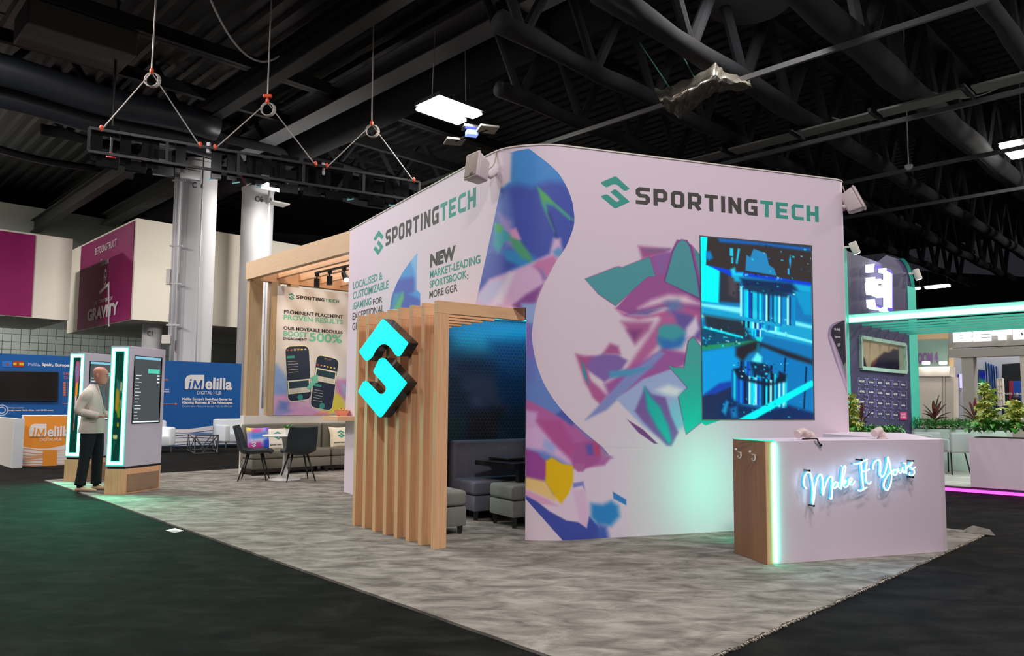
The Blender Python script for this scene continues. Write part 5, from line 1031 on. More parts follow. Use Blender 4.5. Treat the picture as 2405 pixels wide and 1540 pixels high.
# clothes
jr = [((-.005, 0, .795), .168, .205), ((-.005, 0, .83), .166, .206), ((0, 0, .92), .156, .196), ((.0, 0, 1.02), .142, .178), ((-.002, 0, 1.12), .142, .178), ((-.006, 0, 1.22), .146, .188), ((-.014, 0, 1.31), .142, .196), ((-.02, 0, 1.37), .118, .186), ((-.012, 0, 1.415), .088, .130), ((.0, 0, 1.45), .070, .082), ((.004, 0, 1.475), .064, .070)]
jk = mo('jacket', loft(jr, 32, False), BEIGE, smooth=True, sub=1)
for s, el, wr in ((-1, (-.085, -.245, 1.105), (.145, -.190, 1.035)), (1, (-.065, .25, 1.105), (.16, .18, 1.035))):
    sh_ = np.array([-.015, s*.170, 1.365]); P = smooth_path([sh_+[.0, -s*.03, .01], sh_+[-.01, s*.03, -.06], (sh_+np.array(el))/2+[-.015, s*.005, 0], el, (np.array(el)+np.array(wr))/2+[0, 0, -.006], wr], 4)
    R = np.interp(np.linspace(0, 1, len(P)), [0, .15, .4, .6, 1], [.060, .076, .066, .060, .046]); mo('sleeve', MB().tube(P, list(R), 16), BEIGE, jk, smooth=True)
    mo('cuff_button', ell(np.array(wr)+[-.03, s*.045, -.012], (.014, .004, .006), 8, 6), BLACK, jk)
for s in (-1, 1):   # lapels, shirt front, pocket flap
    mb = MB(); P = [(.055, s*.070, 1.475), (.100, s*.085, 1.36), (.150, s*.030, 1.12), (.155, s*.012, 1.10), (.128, s*.045, 1.26), (.085, s*.035, 1.44)]; mb.slab(P, (1, s*.5, 0), .006); mo('lapel', mb, BEIGE, jk)
mb = MB(); mb.add([(.072, -.06, 1.475), (.072, .06, 1.475), (.132, .05, 1.32), (.132, -.05, 1.32), (.1495, .010, 1.14), (.1495, -.010, 1.14)], [(0, 1, 2, 3), (3, 2, 4, 5)]); mo('shirt_front', mb, SHIRT, smooth=False)
mo('shirt_collar', MB().lathe([(.066, 0), (.068, .03), (.062, .045)], (.012, 0, 1.462), 20), SHIRT, smooth=2)
mb = MB(); mb.box((.035, -.185, .965), (.13, .006, .035)); mo('pocket_flap', mb, BEIGE, jk, bevel=.003); mo('front_button', ell((.150, -.02, 1.075), (.005, .009, .009), 8, 6), BLACK, jk)
def leg_mesh(hip, knee, ank, rr): P = smooth_path([hip, (np.array(hip)+knee)/2, knee, (np.array(knee)+ank)/2, ank], 5); return MB().tube(P, list(np.interp(np.linspace(0, 1, len(P)), [0, .3, .55, .8, 1], rr)), 18)
tr = mo('trousers', loft([((0, 0, .78), .12, .165), ((0, 0, .86), .135, .175), ((0, 0, .98), .125, .165)], 24), NAVY, smooth=True)
mo('trouser_leg', leg_mesh((-.005, -.085, .86), (-.035, -.10, .49), (-.085, -.10, .085), [.105, .092, .072, .068, .070]), NAVY, tr, smooth=True)
mo('trouser_leg', leg_mesh((.01, .085, .86), (.045, .10, .49), (.045, .10, .085), [.105, .092, .072, .068, .070]), NAVY, tr, smooth=True)
for ax, ay in ((-.085, -.10), (.045, .10)):
    mb = MB(); rings = [(-.055, .030, .05), (-.03, .038, .062), (.03, .042, .068), (.10, .046, .052), (.16, .044, .038), (.205, .030, .026), (.222, .010, .018)]; V = []; n = 14
    for x, w_, h_ in rings:
        for i in range(n): a = 2*math.pi*i/n; V.append((ax+x, ay+w_*math.cos(a), max(.0, h_*.5+h_*.5*math.sin(a))))
    m = len(rings); mb.add(V, [(i*n+k, i*n+(k+1) % n, (i+1)*n+(k+1) % n, (i+1)*n+k) for i in range(m-1) for k in range(n)]+[tuple(range(n-1, -1, -1)), tuple(range((m-1)*n, m*n))]); mo('shoe', mb, TANS, smooth=True)
    mo('sock', MB().tube([(ax, ay, .05), (ax, ay, .13)], .040, 12), NAVY)

# ================================================================== PERGOLA AND LOUNGE
pg = thing('pergola', 'tall oak pergola with ceiling slats beside the wall', 'pergola', (-4, 11.8, 0))
PG0 = V3((-4.66, 12.92)); PG1 = A0.copy(); pd = unit(PG1-PG0); bd = unit(V3((.735, .678)))    # front edge and back wall directions
BW = Plane(PG0, bd[:2])
obj('front_beam', MB().bar(PG0+[0, 0, WH-.15]+bd*.05, PG1+[0, 0, WH-.15]+bd*.05, .10, .30), mat('oak_beam_light', L(206, 172, 136, 1.25), .5, noise=.1, nscale=3, nvec=(1, 1, 22)), pg)
pz0 = 1.00; PGW = mat('oak_pergola_post', L(186, 158, 122, 1.2), .5, noise=.14, nscale=4, nvec=(14, 14, .7))
obj('corner_post', MB().box(PG0+bd*.15+pd*.06+[0, 0, (WH+pz0)/2], (.24, .12, WH-pz0-.004), bd), PGW, pg)
for s in (.50, .86): obj('post', MB().box(PG0+bd*s+pd*.06+[0, 0, (WH-.3+pz0)/2], (.16, .16, WH-.3-pz0), bd), PGW, pg)
obj('back_beam', MB().bar(PG0+bd*.27+pd*.06+[0, 0, WH-.15], PG0+bd*4.2+pd*.06+[0, 0, WH-.15], .14, .3), WOODH, pg)
for k in range(1, 8):
    a = PG0+bd*(.12+.42*k)+pd*.12+[0, 0, WH-.13]; b = a+pd*(3.3-.05*k); obj('ceiling_slat', MB().bar(a, b, .07, .20), WOODH, pg)
low = thing('low_wall', 'long low white wall panel under the pergola poster', 'wall', PG0)
obj('wall_panel', MB().box(PG0+bd*2.1+pd*.06+[0, 0, pz0/2+.008], (4.2, .14, pz0-.016), bd), WHITE2, low, bevel=.002, bseg=1)
pw = Plane(PG0-pd*0+pd*.14, bd[:2])
def bq(x, y, o=.01): return pw.q(x, y, o)
post = thing('pergola_poster', 'large white poster with two phones reading prominent placement proven results', 'poster', bq(735, 800))
s0 = pw.px(647, 800)[0]; s1 = s0+2.75; zt = pw.px(647, 670)[1]; zb_ = pz0+.005
pops = [([(620, 850), (650, 855), (670, 880), (690, 905), (705, 945), (690, 950), (640, 940)], (110, 150, 214), 6), ([(620, 900), (660, 905), (680, 930), (640, 940)], (90, 130, 205), 5), ([(620, 930), (680, 925), (740, 960), (830, 985), (830, 1000), (620, 1000)], (204, 130, 190), 6), ([(650, 950), (690, 965), (640, 985)], (110, 110, 190), 5), ([(700, 935), (740, 930), (735, 955), (700, 955)], (220, 160, 205), 6), ([(780, 890), (830, 890), (830, 950), (790, 930)], (190, 100, 170), 6), ([(790, 920), (805, 935), (812, 960), (775, 975), (740, 982)], (246, 214, 20), 4), ([(740, 970), (770, 965), (775, 985), (735, 985)], (214, 90, 130), 5), ([(770, 975), (830, 965), (830, 990), (780, 990)], (44, 84, 170), 4), ([(800, 900), (830, 905), (830, 925), (806, 930)], (150, 160, 214), 5), ([(655, 940), (680, 945), (675, 965), (655, 960)], (60, 90, 180), 4)]
Zs = np.linspace(zt, zb_, 90); Ss = np.linspace(s0, s1, 60); X = np.array([pw.pt(s, z, .010) for z in Zs for s in Ss]); pp = []
for q in X: v = q-CC; pp.append((PX0+FPX*(v @ CR)/(v @ CF), PY0-FPX*(v @ CU)/(v @ CF)))
pops = [(o[0], tuple(.7*c+.3*216 for c in o[1]), o[2]*1.3) for o in pops]; Cp = paint(pp, (216, 212, 214), pops, 1.2); mb = MB(); mb.add(X, gridfaces(90, 60), Cp); obj('poster_sheet', mb, PRINT, post)
TEAL2 = mat('mint_print', L(112, 190, 166, 1.2), .6); INK = mat('ink_print', L(24, 28, 34), .6)
def wordmark2(pl, lx, wx, par, off): wordmark(pl, (lx, wx), par, TEALP, INK, off)
wordmark2(pw, (678, 692, 688, 704), (696, 797, 693, 701), post, .014)
wordsq('lettering', pw, 'PROMINENT PLACEMENT', 667, 806, 727, 736, INK, post, .025, .014); wordsq('lettering', pw, 'PROVEN RESULTS', 666.5, 806, 738, 750, TEAL2, post, .03, .014)
wordsq('lettering', pw, 'OUR MOVEABLE MODULES', 666, 805, 765.5, 774, INK, post, .025, .014); wordsq('lettering', pw, 'BOOST', 665.5, 722, 776, 789, TEAL2, post, .03, .014)
wordsq('lettering', pw, 'ENGAGEMENT', 665, 721, 791, 797.5, INK, post, .025, .014); wordsq('lettering', pw, '500%', 726.5, 804, 780, 801.5, TEAL2, post, .03, .014)
PHD = mat('phone_navy', L(34, 44, 66, 1.2), .5); PHG = mat('phone_glow_edge', L(236, 228, 200, 1.2), .5)
def rr(q, r=.12, n=5):
    """rounded quadrilateral through 4 pixel corners"""
    q = [np.array(p, float) for p in q]; out = []
    for i in range(4):
        p, a, b = q[i], q[i-1], q[(i+1) % 4]; e = min(np.linalg.norm(a-p), np.linalg.norm(b-p))*r*2; p0 = p+(a-p)/np.linalg.norm(a-p)*e; p1 = p+(b-p)/np.linalg.norm(b-p)*e
        for k in range(n+1): t = k/n; out.append((1-t)**2*p0+2*t*(1-t)*p+t*t*p1)
    return out
def phone(q, rows, par):
    mb = MB(); c = sum(np.array(p) for p in q)/4; mb.poly([pw.q(*(c+(p-c)*1.035), .015) for p in rr(q)]); obj('phone_edge', mb, PHG, par)
    mb = MB(); mb.poly([pw.q(*p, .017) for p in rr(q)]); ph_ = obj('phone_screen', mb, PHD, par); q = [np.array(p, float) for p in q]
    B = lambda u, v: (q[0]*(1-u)+q[1]*u)*(1-v)+(q[3]*(1-u)+q[2]*u)*v
    def rect(u0, u1, v0, v1, m, nm, o=.019): mb = MB(); mb.poly([pw.q(*B(u, v), o) for u, v in ((u0, v0), (u1, v0), (u1, v1), (u0, v1))]); return obj(nm, mb, m, ph_)
    rect(.35, .65, .025, .055, mat('phone_notch', L(120, 100, 96), .5), 'notch')
    cs = [(200, 90, 60), (220, 120, 120), (220, 220, 220), (240, 200, 40), (240, 220, 40), (220, 220, 220)]
    for k, c_ in enumerate(cs): rect(.06+.15*k, .14+.15*k, rows[0], rows[0]+.028, mat('icon_print_%d' % k, L(*c_), .5), 'app_icon')
    rect(.04, .38, rows[1], rows[1]+.045, TEALP, 'green_button')
    rect(.02, .98, rows[2], rows[2]+.25, PHG, 'picture_card'); rect(.07, .93, rows[2]+.025, rows[2]+.15, mat('stadium_print', L(50, 84, 100), .5, noise=.6, nscale=30), 'picture_card', .021)
    for k in range(3): rect(.09+.28*k, .33+.28*k, rows[2]+.16, rows[2]+.225, PHG if False else WHITE2, 'odds_card', .023)
    for k in range(5): rect(.08, .5, rows[3]+.05*k, rows[3]+.05*k+.006, WHITE2, 'text_line')
    c = B(.5, .945); mb = MB(); pc = pw.px(*c); mb.poly([pw.pt(pc[0]+.055*math.cos(a), pc[1]+.055*math.sin(a), .022) for a in np.linspace(0, 2*math.pi, 17)[:-1]]); obj('round_button', mb, TEALP, ph_)
phone([(670, 814), (725, 812), (731, 936), (677, 943)], (.05, .17, .62, .27), post); phone([(745, 833), (796, 844), (779, 964), (729, 955)], (.17, .55, .24, .66), post)
mb = MB(); mb.poly([pw.q(x, y, .03) for x, y in ((729, 886), (746, 879), (747, 899), (742, 899), (727, 915), (720, 909), (735, 892))]); obj('arrow', mb, TEAL2, post)
# track light
tk = thing('track_light', 'black track with three spotlights under the pergola slats', 'spotlight', G(770, 640, 3.25)); ta, tb_ = G(741, 641, 3.32), G(822, 623, 3.32); obj('track', MB().bar(ta, tb_, .035, .03), BLACK, tk)
for k, (x, y, on) in enumerate(((745, 655, 0), (776, 649, 0), (809, 644, 1))):
    f = (x-741)/81; p = ta+(tb_-ta)*f; hd = obj('spot_head', MB().tube([p-[0, 0, .10], p-[0, 0, .24]] if not on else [p-[-.0, 0, .10], p-[-.06, .10, .22]], .045, 14), BLACK, tk, smooth=2); obj('stem', MB().tube([p, p-[0, 0, .11]], .012, 8), BLACK, hd)
    obj('adapter', MB().box(p-[0, 0, .035], (.05, .05, .05), tb_-ta), BLACK, hd)
    if on: q = p-[-.061, .101, .223]; obj('lit_lens', MB().lathe([(.001, 0), (.038, 0), (.038, .003), (.001, .004)], q, 14, axis=(.5, -.7, -.8)), LAMP, hd)
tgt = pw.q(735, 770); src = ta+(tb_-ta)*.8-[0, 0, .25]
sp = bpy.data.lights.new('spot_light', 'SPOT'); sp.energy = 120; sp.spot_size = math.radians(52); sp.spot_blend = .8; sp.color = (1, .78, .5); so = bpy.data.objects.new('spot_light', sp); col.objects.link(so); so.location = src; so.rotation_euler = Vector(tgt-src).to_track_quat('-Z', 'Y').to_euler()
sp2 = sp.copy(); so2 = bpy.data.objects.new('spot_light', sp2); col.objects.link(so2); sp2.energy = 90; so2.location = src+pd*.0; so2.rotation_euler = Vector(G(800, 1112)-src).to_track_quat('-Z', 'Y').to_euler()
# sofas along the low wall
SOF = mat('grey_sofa_fabric', L(112, 108, 98, 1.2), .9, noise=.12, nscale=70, bump=.12)
sd0 = PG0-bd*.04+pd*.60; sofa(sd0, bd, 1.45, .50, 'long grey sofa bench behind the round table', SOF, .43, .86, leg=.12, name='sofa_bench'); sofa(sd0+bd*1.48, bd, 1.45, .50, 'second grey sofa bench further right under the shelf', SOF, .43, .86, leg=.12, name='sofa_bench')
# tulip table
tc = G(668, 1128); tt = thing('tulip_table', 'round white pedestal table in front of the sofa', 'table', tc)
obj('pedestal', MB().lathe([(.25, .018), (.245, .03), (.15, .05), (.07, .10), (.04, .20), (.032, .40), (.036, .55), (.06, .66), (.12, .695)], tc, 32), mat('white_gloss', L(224, 220, 216, 1.1), .25), tt, smooth=2); obj('tabletop', MB().lathe([(.33, .697), (.36, .705), (.36, .715), (.35, .722)], tc, 40), MATS['white_gloss'], tt, smooth=2)
# upholstered chairs
CHM = mat('dark_teal_shell', L(36, 44, 50, 1.1), .6)
def chair():
    t = thing('dining_chair', 'x', 'chair', (0, 0, 0)); BASE[t] = np.zeros(3)     # local: faces +y
    nr, nc = 22, 13; V = []; 
    prof = smooth_path([(0, .25, .43), (0, .20, .455), (0, .08, .445), (0, -.08, .43), (0, -.19, .45), (0, -.25, .53), (0, -.28, .66), (0, -.31, .78), (0, -.335, .86)], 3); nr = len(prof)
    wid = np.interp(np.linspace(0, 1, nr), [0, .15, .45, .6, .8, 1], [.19, .225, .225, .215, .215, .20]); cup = np.interp(np.linspace(0, 1, nr), [0, .3, .6, 1], [.015, .05, .09, .045])
    for i, p in enumerate(prof):
        tdir = unit(prof[min(i+1, nr-1)]-prof[max(i-1, 0)]); nn = np.array([0, -tdir[2], tdir[1]]); nn = -nn if nn[1]+nn[2] < 0 else nn
        for j in range(nc): a = -1+2*j/(nc-1); V.append(np.array([wid[i]*a, p[1], p[2]])+nn*cup[i]*a*a)
    mb = MB(); mb.add(V, gridfaces(nr, nc)); s = obj('seat_shell', mb, CHM, t, smooth=True); m = s.modifiers.new('t', 'SOLIDIFY'); m.thickness = .035; m.offset = 0; m2 = s.modifiers.new('b', 'BEVEL'); m2.width = .01; m2.segments = 2
    for sx, sy in ((-1, 1), (1, 1), (-1, -1), (1, -1)): obj('leg', MB().tube([(sx*.11, sy*.10, .43), (sx*.21, sy*.20+(-.02 if sy < 0 else 0), .018)], [.016, .009], 10), BLACK, t, smooth=True)
    return t
c1_ = chair(); c1_['label'] = 'dark padded chair left of the tulip table, facing right'; p = (G(566, 1131)+G(628, 1127))/2; c1_.location = (p[0], p[1], 0); c1_.rotation_euler = (0, 0, math.radians(-78))
c2_ = copy_tree(c1_); c2_['label'] = 'dark padded chair seen from behind, right of the tulip table'; p = (G(671, 1134)+G(727, 1131))/2; c2_.location = (p[0]-.04, p[1]+.12, 0); c2_.rotation_euler = (0, 0, math.radians(30)); c2_.scale = (1.05, 1.05, 1.0)
c1_['group'] = c2_['group'] = 'dark padded lounge chairs'
# little plant on the table
q = tc+[.03, .0, .722]; pot = thing('potted_plant', 'small green plant in a white pot on the tulip table', 'plant', q); obj('pot', MB().lathe([(.050, 0), (.058, .005), (.062, .10), (.055, .10), (.05, .085)], q, 24), MATS['white_gloss'], pot, smooth=2)
LEAFG = mat('leaf_green', (.10, .30, .05), .5, noise=.4, nscale=20)
def leafblade(mb, base, d, l, w, droop, up=(0, 0, 1), n=5, fold=.25):
    base = V3(base); d = unit(V3(d)); s = np.cross(d, up); s = unit(s) if np.linalg.norm(s) > .01 else np.array([1., 0, 0]); nn = np.cross(s, d); V = []; 
    for i in range(n+1):
        t = i/n; ww = w*math.sin(math.pi*min(1, t*.92+.04))**.8; c = base+d*l*t+np.array([0, 0, -droop*l*t*t]); V += [c-s*ww/2+nn*ww*fold, c, c+s*ww/2+nn*ww*fold]
    mb.add(V, [f for i in range(n) for f in ((i*3, i*3+1, i*3+4, i*3+3), (i*3+1, i*3+2, i*3+5, i*3+4))])
for k in range(34):
    a = rng.uniform(0, 6.28); e = rng.uniform(.1, 1.4); mb = MB(); leafblade(mb, q+[.02*math.cos(a), .02*math.sin(a), .09], (math.cos(a)*math.cos(e), math.sin(a)*math.cos(e), math.sin(e)), rng.uniform(.08, .13), .032, .2); obj('leaf', mb, LEAFG, pot)
# cushions
def cushion(c, u, w_, h_, lab, cols, fn=None, tilt=.25, group=None):
    u = unit(V3(u)); n = np.array([u[1], -u[0], 0]); n = n if n @ (CC-V3(c)) > 0 else -n; up = np.array([0, 0, 1.])*math.cos(tilt)-n*math.sin(tilt); nn = n*math.cos(tilt)+np.array([0, 0, 1.])*math.sin(tilt)
    t = thing('cushion', lab, 'cushion', c, group); N = 15; V = []; Cc = []
    for side in (1, -1):
        for i in range(N):
            for j in range(N):
                x, y = -1+2*j/(N-1), -1+2*i/(N-1); b = max(0, (1-x*x)*(1-y*y))**.45*.062; k = 1-.10*(1-abs(x)**2)*abs(y)**4-.0; kx = 1-.07*(1-y*y); V.append(V3(c)+u*x*w_/2*kx+up*y*h_/2*k+nn*b*side); Cc.append(((x+1)*50, (1-y)*50))
    mb = MB(); F = gridfaces(N, N); mb.add(V, F+[tuple(i+N*N for i in reversed(f)) for f in F], paint(Cc, cols[0], cols[1], 1.2)); obj('cushion_cover', mb, vmat('cushion_print', .85), t, smooth=True)
    if fn:
        pl = Plane.__new__(Plane); pl.p = V3(c); pl.u = u; pl.n = nn
        def pt(a, z, off=0.): return V3(c)+u*a+up*z+nn*(off+max(0, (1-(2*a/w_)**2)*(1-(2*z/h_)**2))**.45*.062)
        pl.pt = pt; fn(pl, t)
    return t
def dec(pl, t):
    V, F = logo2d(); decal('logo', pl, V, F, -.075, .075, -.02, .12, TEALP, t, .006); V1, F1, w1 = blockword('SPORTING'); V2, F2, w2 = blockword('TECH'); tot = w1+1.2+w2
    decal('lettering', pl, np.stack([V1[:, 0]/tot, V1[:, 1]/7], 1), F1, -.15, .15, -.12, -.095, INK, t, .006); decal('lettering', pl, np.stack([(V2[:, 0]+w1+1.2)/tot, V2[:, 1]/7], 1), F2, -.15, .15, -.12, -.095, TEALP, t, .006)
def dec2(pl, t): V, F = logo2d(); decal('logo', pl, V, F, -.15, -.07, -.15, -.06, WPR, t, .006)
cops = [([(0, 0), (35, 0), (30, 14), (0, 20)], (240, 210, 60), 6), ([(20, 5), (70, 5), (60, 22), (20, 30)], (190, 80, 150), 7), ([(10, 30), (80, 25), (100, 50), (20, 60)], (70, 130, 210), 8), ([(10, 55), (80, 50), (60, 75), (10, 70)], (200, 205, 235), 7), ([(0, 68), (55, 65), (65, 100), (0, 100)], (180, 60, 150), 7), ([(65, 60), (100, 50), (100, 100), (65, 100)], (30, 70, 190), 8), ([(80, 0), (100, 0), (100, 30), (85, 20)], (120, 70, 190), 7)]
sy = sd0+[0, 0, 0]; v_ = -pd
def onsofa(a, b=.42): return sd0+bd*a+v_*0+(-pd)*b*1.0
bdn = np.array([-bd[1], bd[0], 0]); bdn = bdn if bdn[1] > 0 else -bdn
def cpos(px, up):
    lo, hi = -.5, 3.5
    for _ in range(40):
        m_ = (lo+hi)/2; v = sd0+bd*m_+bdn*.26+[0, 0, up]-CC
        if PX0+FPX*(v @ CR)/(v @ CF) < px: lo = m_
        else: hi = m_
    return sd0+bd*lo+bdn*.26+[0, 0, up]
cushion(cpos(607, .615), bd, .42, .40, 'colourful blue and pink printed cushion at the left end of the sofa', ((150, 150, 215), cops), dec2); cushion(cpos(650, .60), bd, .42, .40, 'white cushion with green logo beside the colourful cushion', ((226, 218, 206), []), dec)
cushion(cpos(798, .60), bd, .42, .40, 'white cushion with green logo on the right sofa bench', ((232, 218, 196), []), dec)
# shelf with snack boats at the wall's left end
shf = thing('snack_shelf', 'small oak bar top at the left end of the big wall', 'shelf', W1.pt(.1, 1.0)); za = 1.055
sa = A0+W1.n*.0; obj('shelf_board', MB().box(sa+wdir*.17-W1.u*.11+W1.n*.06+[0, 0, za-.03], (.62, .36, .06), W1.u), WOODH, shf, bevel=.002)
for k, s in enumerate((.02, .16)):
    p = sa+W1.u*s+W1.n*.08+[0, 0, za+.002]; bt = thing('snack_boat', ('left' if k == 0 else 'right')+' pink paper boat of crisps on the oak bar top', 'bowl', p); mb = MB(); w0, w1 = .045, .075
    mb.add([(p[0]+sx*w0, p[1]+sy*w0*.7, p[2]) for sx, sy in ((-1, -1), (1, -1), (1, 1), (-1, 1))]+[(p[0]+sx*w1, p[1]+sy*w1*.8, p[2]+.075) for sx, sy in ((-1, -1), (1, -1), (1, 1), (-1, 1))], [(3, 2, 1, 0), (0, 1, 5, 4), (1, 2, 6, 5), (2, 3, 7, 6), (3, 0, 4, 7)]); obj('paper_boat', mb, mat('pink_paper', L(220, 150, 130, 1.2), .8), bt)
    mb = MB()
    for j in range(14): c = p+[rng.uniform(-.05, .05), rng.uniform(-.04, .04), .065+rng.uniform(0, .02)]; leafblade(mb, c, rng.normal(0, 1, 3), .04, .035, .3)
    obj('crisps', mb, mat('crisp_yellow', L(226, 190, 96), .7), bt, kind='stuff')

# ================================================================== BLUE STAND AT THE LEFT
BLUE = mat('blue_banner', L(0, 82, 152, 1.25), .5); NAVYB = mat('wave_navy', L(22, 66, 120, 1.2), .5); ORA = mat('orange_panel', L(226, 142, 44, 1.25), .5); ORT = mat('orange_text', L(220, 120, 90), .5); WLEA = mat('white_leather', L(214, 218, 222, 1.15), .35); PALEB = mat('pale_blue_print', L(190, 205, 228, 1.1), .6)
bw_c = AT(475, 930, 21.0); bwp = Plane(bw_c, H2[:2]); BHt = bwp.px(475, 850)[1]
lo_ = thing('banner_wall', 'long blue printed stand wall with white wave foot', 'wall', (bw_c[0], bw_c[1], 0)); sL = bwp.px(-40, 900)[0]-1; sR = bwp.px(566, 900)[0]
mb = MB(); mb.slab([bwp.pt(sL, .0), bwp.pt(sR, .0), bwp.pt(sR, BHt), bwp.pt(sL, BHt)], bwp.n, .08); obj('wall_panel', mb, BLUE, lo_)
# white wavy foot with navy lines
def wavy(pl, s0, s1, z0, fn, m, parent, off, n=80, name='wave_print', zlo=0.02):
    S = np.linspace(s0, s1, n); mb = MB(); mb.add([pl.pt(s, zlo if z0 is None else z0(s), off) for s in S]+[pl.pt(s, fn(s), off) for s in S], [(i, i+1, n+i+1, n+i) for i in range(n-1)]); return obj(name, mb, m, parent)
zf = bwp.px(480, 1003)[1]
wavy(bwp, sL, sR, None, lambda s: zf+.03*math.sin(s*1.9)+.02*math.sin(s*4.1), WPR, lo_, .006)
for k in range(7):
    zz = zf-.11-.085*k; f = lambda s, k=k, zz=zz: zz+.025*math.sin(s*2.3+k*1.7)+.012*math.sin(s*5+k); wavy(bwp, sL, sR, lambda s, f=f: f(s)-.018, f, NAVYB, lo_, .010, name='wave_line')
def imelilla(pl, x0, x1, yt, yb, xm0, xm1, par, off=.012, m=WPR, sub=None):
    """tab with iM plus the word; pixel boxes"""
    tab = [(x0, yb), (x0+.6, yt+7), (x0+3, yt+2), (x0+8, yt), (xm0, yt), (xm0, yb-4), (xm0-4, yb)]; mb = MB(); mb.poly([pl.q(x, y, off) for x, y in tab]); obj('logo_tab', mb, m, par)
    return
def logo_m(pl, k, X, Y, par, ground, off=.012, m=WPR):
    """k scale, X,Y top-left pixel of the logo; ground = material of the letters inside the tab"""
    P = lambda x, y: (X+x*k, Y+y*k)
    mb = MB(); mb.poly([pl.q(*P(x, y), off) for x, y in ((0, 34), (0, 14), (3, 6), (8, 1.5), (14, 0), (46, 0), (46, 26), (43, 34))]); obj('logo_tab', mb, m, par)
    mb = MB()
    for poly in (((8, 34), (12, 16), (15.5, 16), (11.5, 34)), ((12.5, 10), (16.5, 10), (16, 14), (12, 14)), ((17, 34), (22, 12), (25.5, 12), (21, 34)), ((22, 12), (25.5, 12), (32, 28), (29, 31)), ((28, 31), (38, 12), (41.5, 12), (31, 32)), ((38, 12), (41.5, 12), (38.5, 34), (35, 34))): mb.poly([pl.q(*P(x, y), off+.004) for x, y in poly])
    obj('logo_letters', mb, ground, par); wordsq('lettering', pl, 'elilla', P(49, 0)[0], P(112, 0)[0], P(0, 6)[1], P(0, 34.5)[1], m, par, .03, off)
    wordsq('lettering', pl, 'DIGITAL HUB', P(29, 0)[0], P(86, 0)[0], P(0, 38)[1], P(0, 46)[1], m, par, .0, off)
logo_m(bwp, 1.0, 434, 880, lo_, BLUE)
wordsq('lettering', bwp, "Melilla: Europe's Best-Kept Secret for", 428, 546, 933, 941, WPR, lo_, .04, .012); wordsq('lettering', bwp, 'iGaming Business & Tax Advantages.', 428, 547, 941.5, 949.5, WPR, lo_, .04, .012)
wordsq('lettering', bwp, 'Cut your taxes. Grow your business. Enjoy the difference.', 428, 546, 951, 957, PALEB, lo_, .0, .012)
wordsq('lettering', bwp, 'Melilla', 67, 92, 851, 859, PALEB, lo_, .0, .012); wordsq('lettering', bwp, ', Spain, Europe', 93, 163, 851, 861, WPR, lo_, .04, .012)
wordsq('lettering', bwp, 'Unique', 150, 178, 873, 882, ORT, lo_, .03, .012); wordsq('lettering', bwp, 'Online', 150, 176, 883, 890, ORT, lo_, .0, .012)
for k in range(6): wordsq('lettering', bwp, 'Offer' if k % 2 else 'Gain', 158, 172, 897+k*5.6, 901+k*5.6, ORT, lo_, .02, .012); p = bwp.px(151, 899+k*5.6); obj('list_icon', MB().poly([bwp.pt(p[0]+dx, p[1]+dz, .012) for dx, dz in ((-.03, -.025), (.03, -.025), (.03, .01), (0, .035), (-.03, .01))]), ORT, lo_)
wordsq('lettering', bwp, 'Strategic Location', 18, 56, 955, 960, PALEB, lo_, .0, .012); wordsq('lettering', bwp, 'Europe meets North Africa - with full EU access.', 18, 126, 961, 966, WPR, lo_, .03, .012)
wordsq('lettering', bwp, 'ion:', 384, 396, 888, 894, ORT, lo_, .03, .012); wordsq('lettering', bwp, 'd, etc.)', 383, 397, 912, 917, WPR, lo_, .03, .012); wordsq('lettering', bwp, 'operations', 383, 398, 918, 922, WPR, lo_, .03, .012)
mb = MB(); mb.poly([bwp.q(x, y, .012) for x, y in ((378, 947.5), (411, 947.5), (411, 945), (417.5, 948.3), (411, 951.5), (411, 949), (378, 949))]); obj('arrow', mb, ORT, lo_)
mb = MB(); mb.poly([bwp.q(x, y, .012) for x, y in ((146, 947), (165, 947.5), (165, 948.5), (146, 948))]); obj('rule_line', mb, ORT, lo_)
for x0, x1, c_, nm in ((5, 28, (40, 120, 220), 'flag'), (31, 56, (200, 40, 30), 'flag')):
    mb = MB(); mb.poly([bwp.q(x, y, .012) for x, y in ((x0, 847.5), (x1, 848), (x1, 861.5), (x0, 860.5))]); f = obj(nm, mb, mat('flag_%d' % x0, L(*c_), .5), lo_)
    if x0 > 20: mb = MB(); mb.poly([bwp.q(x, y, .016) for x, y in ((x0, 851.2), (x1, 851.6), (x1, 858), (x0, 857.2))]); obj('flag_band', mb, mat('flag_yellow', L(250, 190, 30), .5), f)
    c = bwp.px((x0+x1)/2-(2 if x0 > 20 else 0), 854.5); mb = MB(); mb.poly([bwp.pt(c[0]+.03*math.cos(a), c[1]+.04*math.sin(a), .02) for a in np.linspace(0, 6.28, 9)[:-1]]); obj('flag_crest', mb, mat('crest_brown', L(150, 80, 40), .5), f)
c = bwp.px(4, 963)
for r in (.13, .08): mb = MB(); mb.add([bwp.pt(c[0]+rr_*math.cos(a), c[1]+rr_*math.sin(a), .012) for rr_ in (r, r-.02) for a in np.linspace(0, 2*math.pi, 25)[:-1]], [(i, (i+1) % 24, 24+(i+1) % 24, 24+i) for i in range(24)]); obj('ring_icon', mb, PALEB, lo_)
tvq = [(-12, 870.5), (138, 873), (136, 942), (-12, 940)]; tv_ = thing('wall_television', 'black television on the blue stand wall at left', 'television', bwp.q(60, 905, .05)); mb = MB(); mb.slab([bwp.q(x, y, .08) for x, y in tvq], bwp.n, .07); obj('tv_body', mb, BLACK, tv_, bevel=.01)
mb = MB(); mb.poly([bwp.q(x, y, .083) for x, y in ((-10, 872.5), (136, 875), (134, 939.5), (-10, 937.5))]); obj('tv_glass', mb, mat('tv_glass', (.012, .010, .010), .12), tv_)
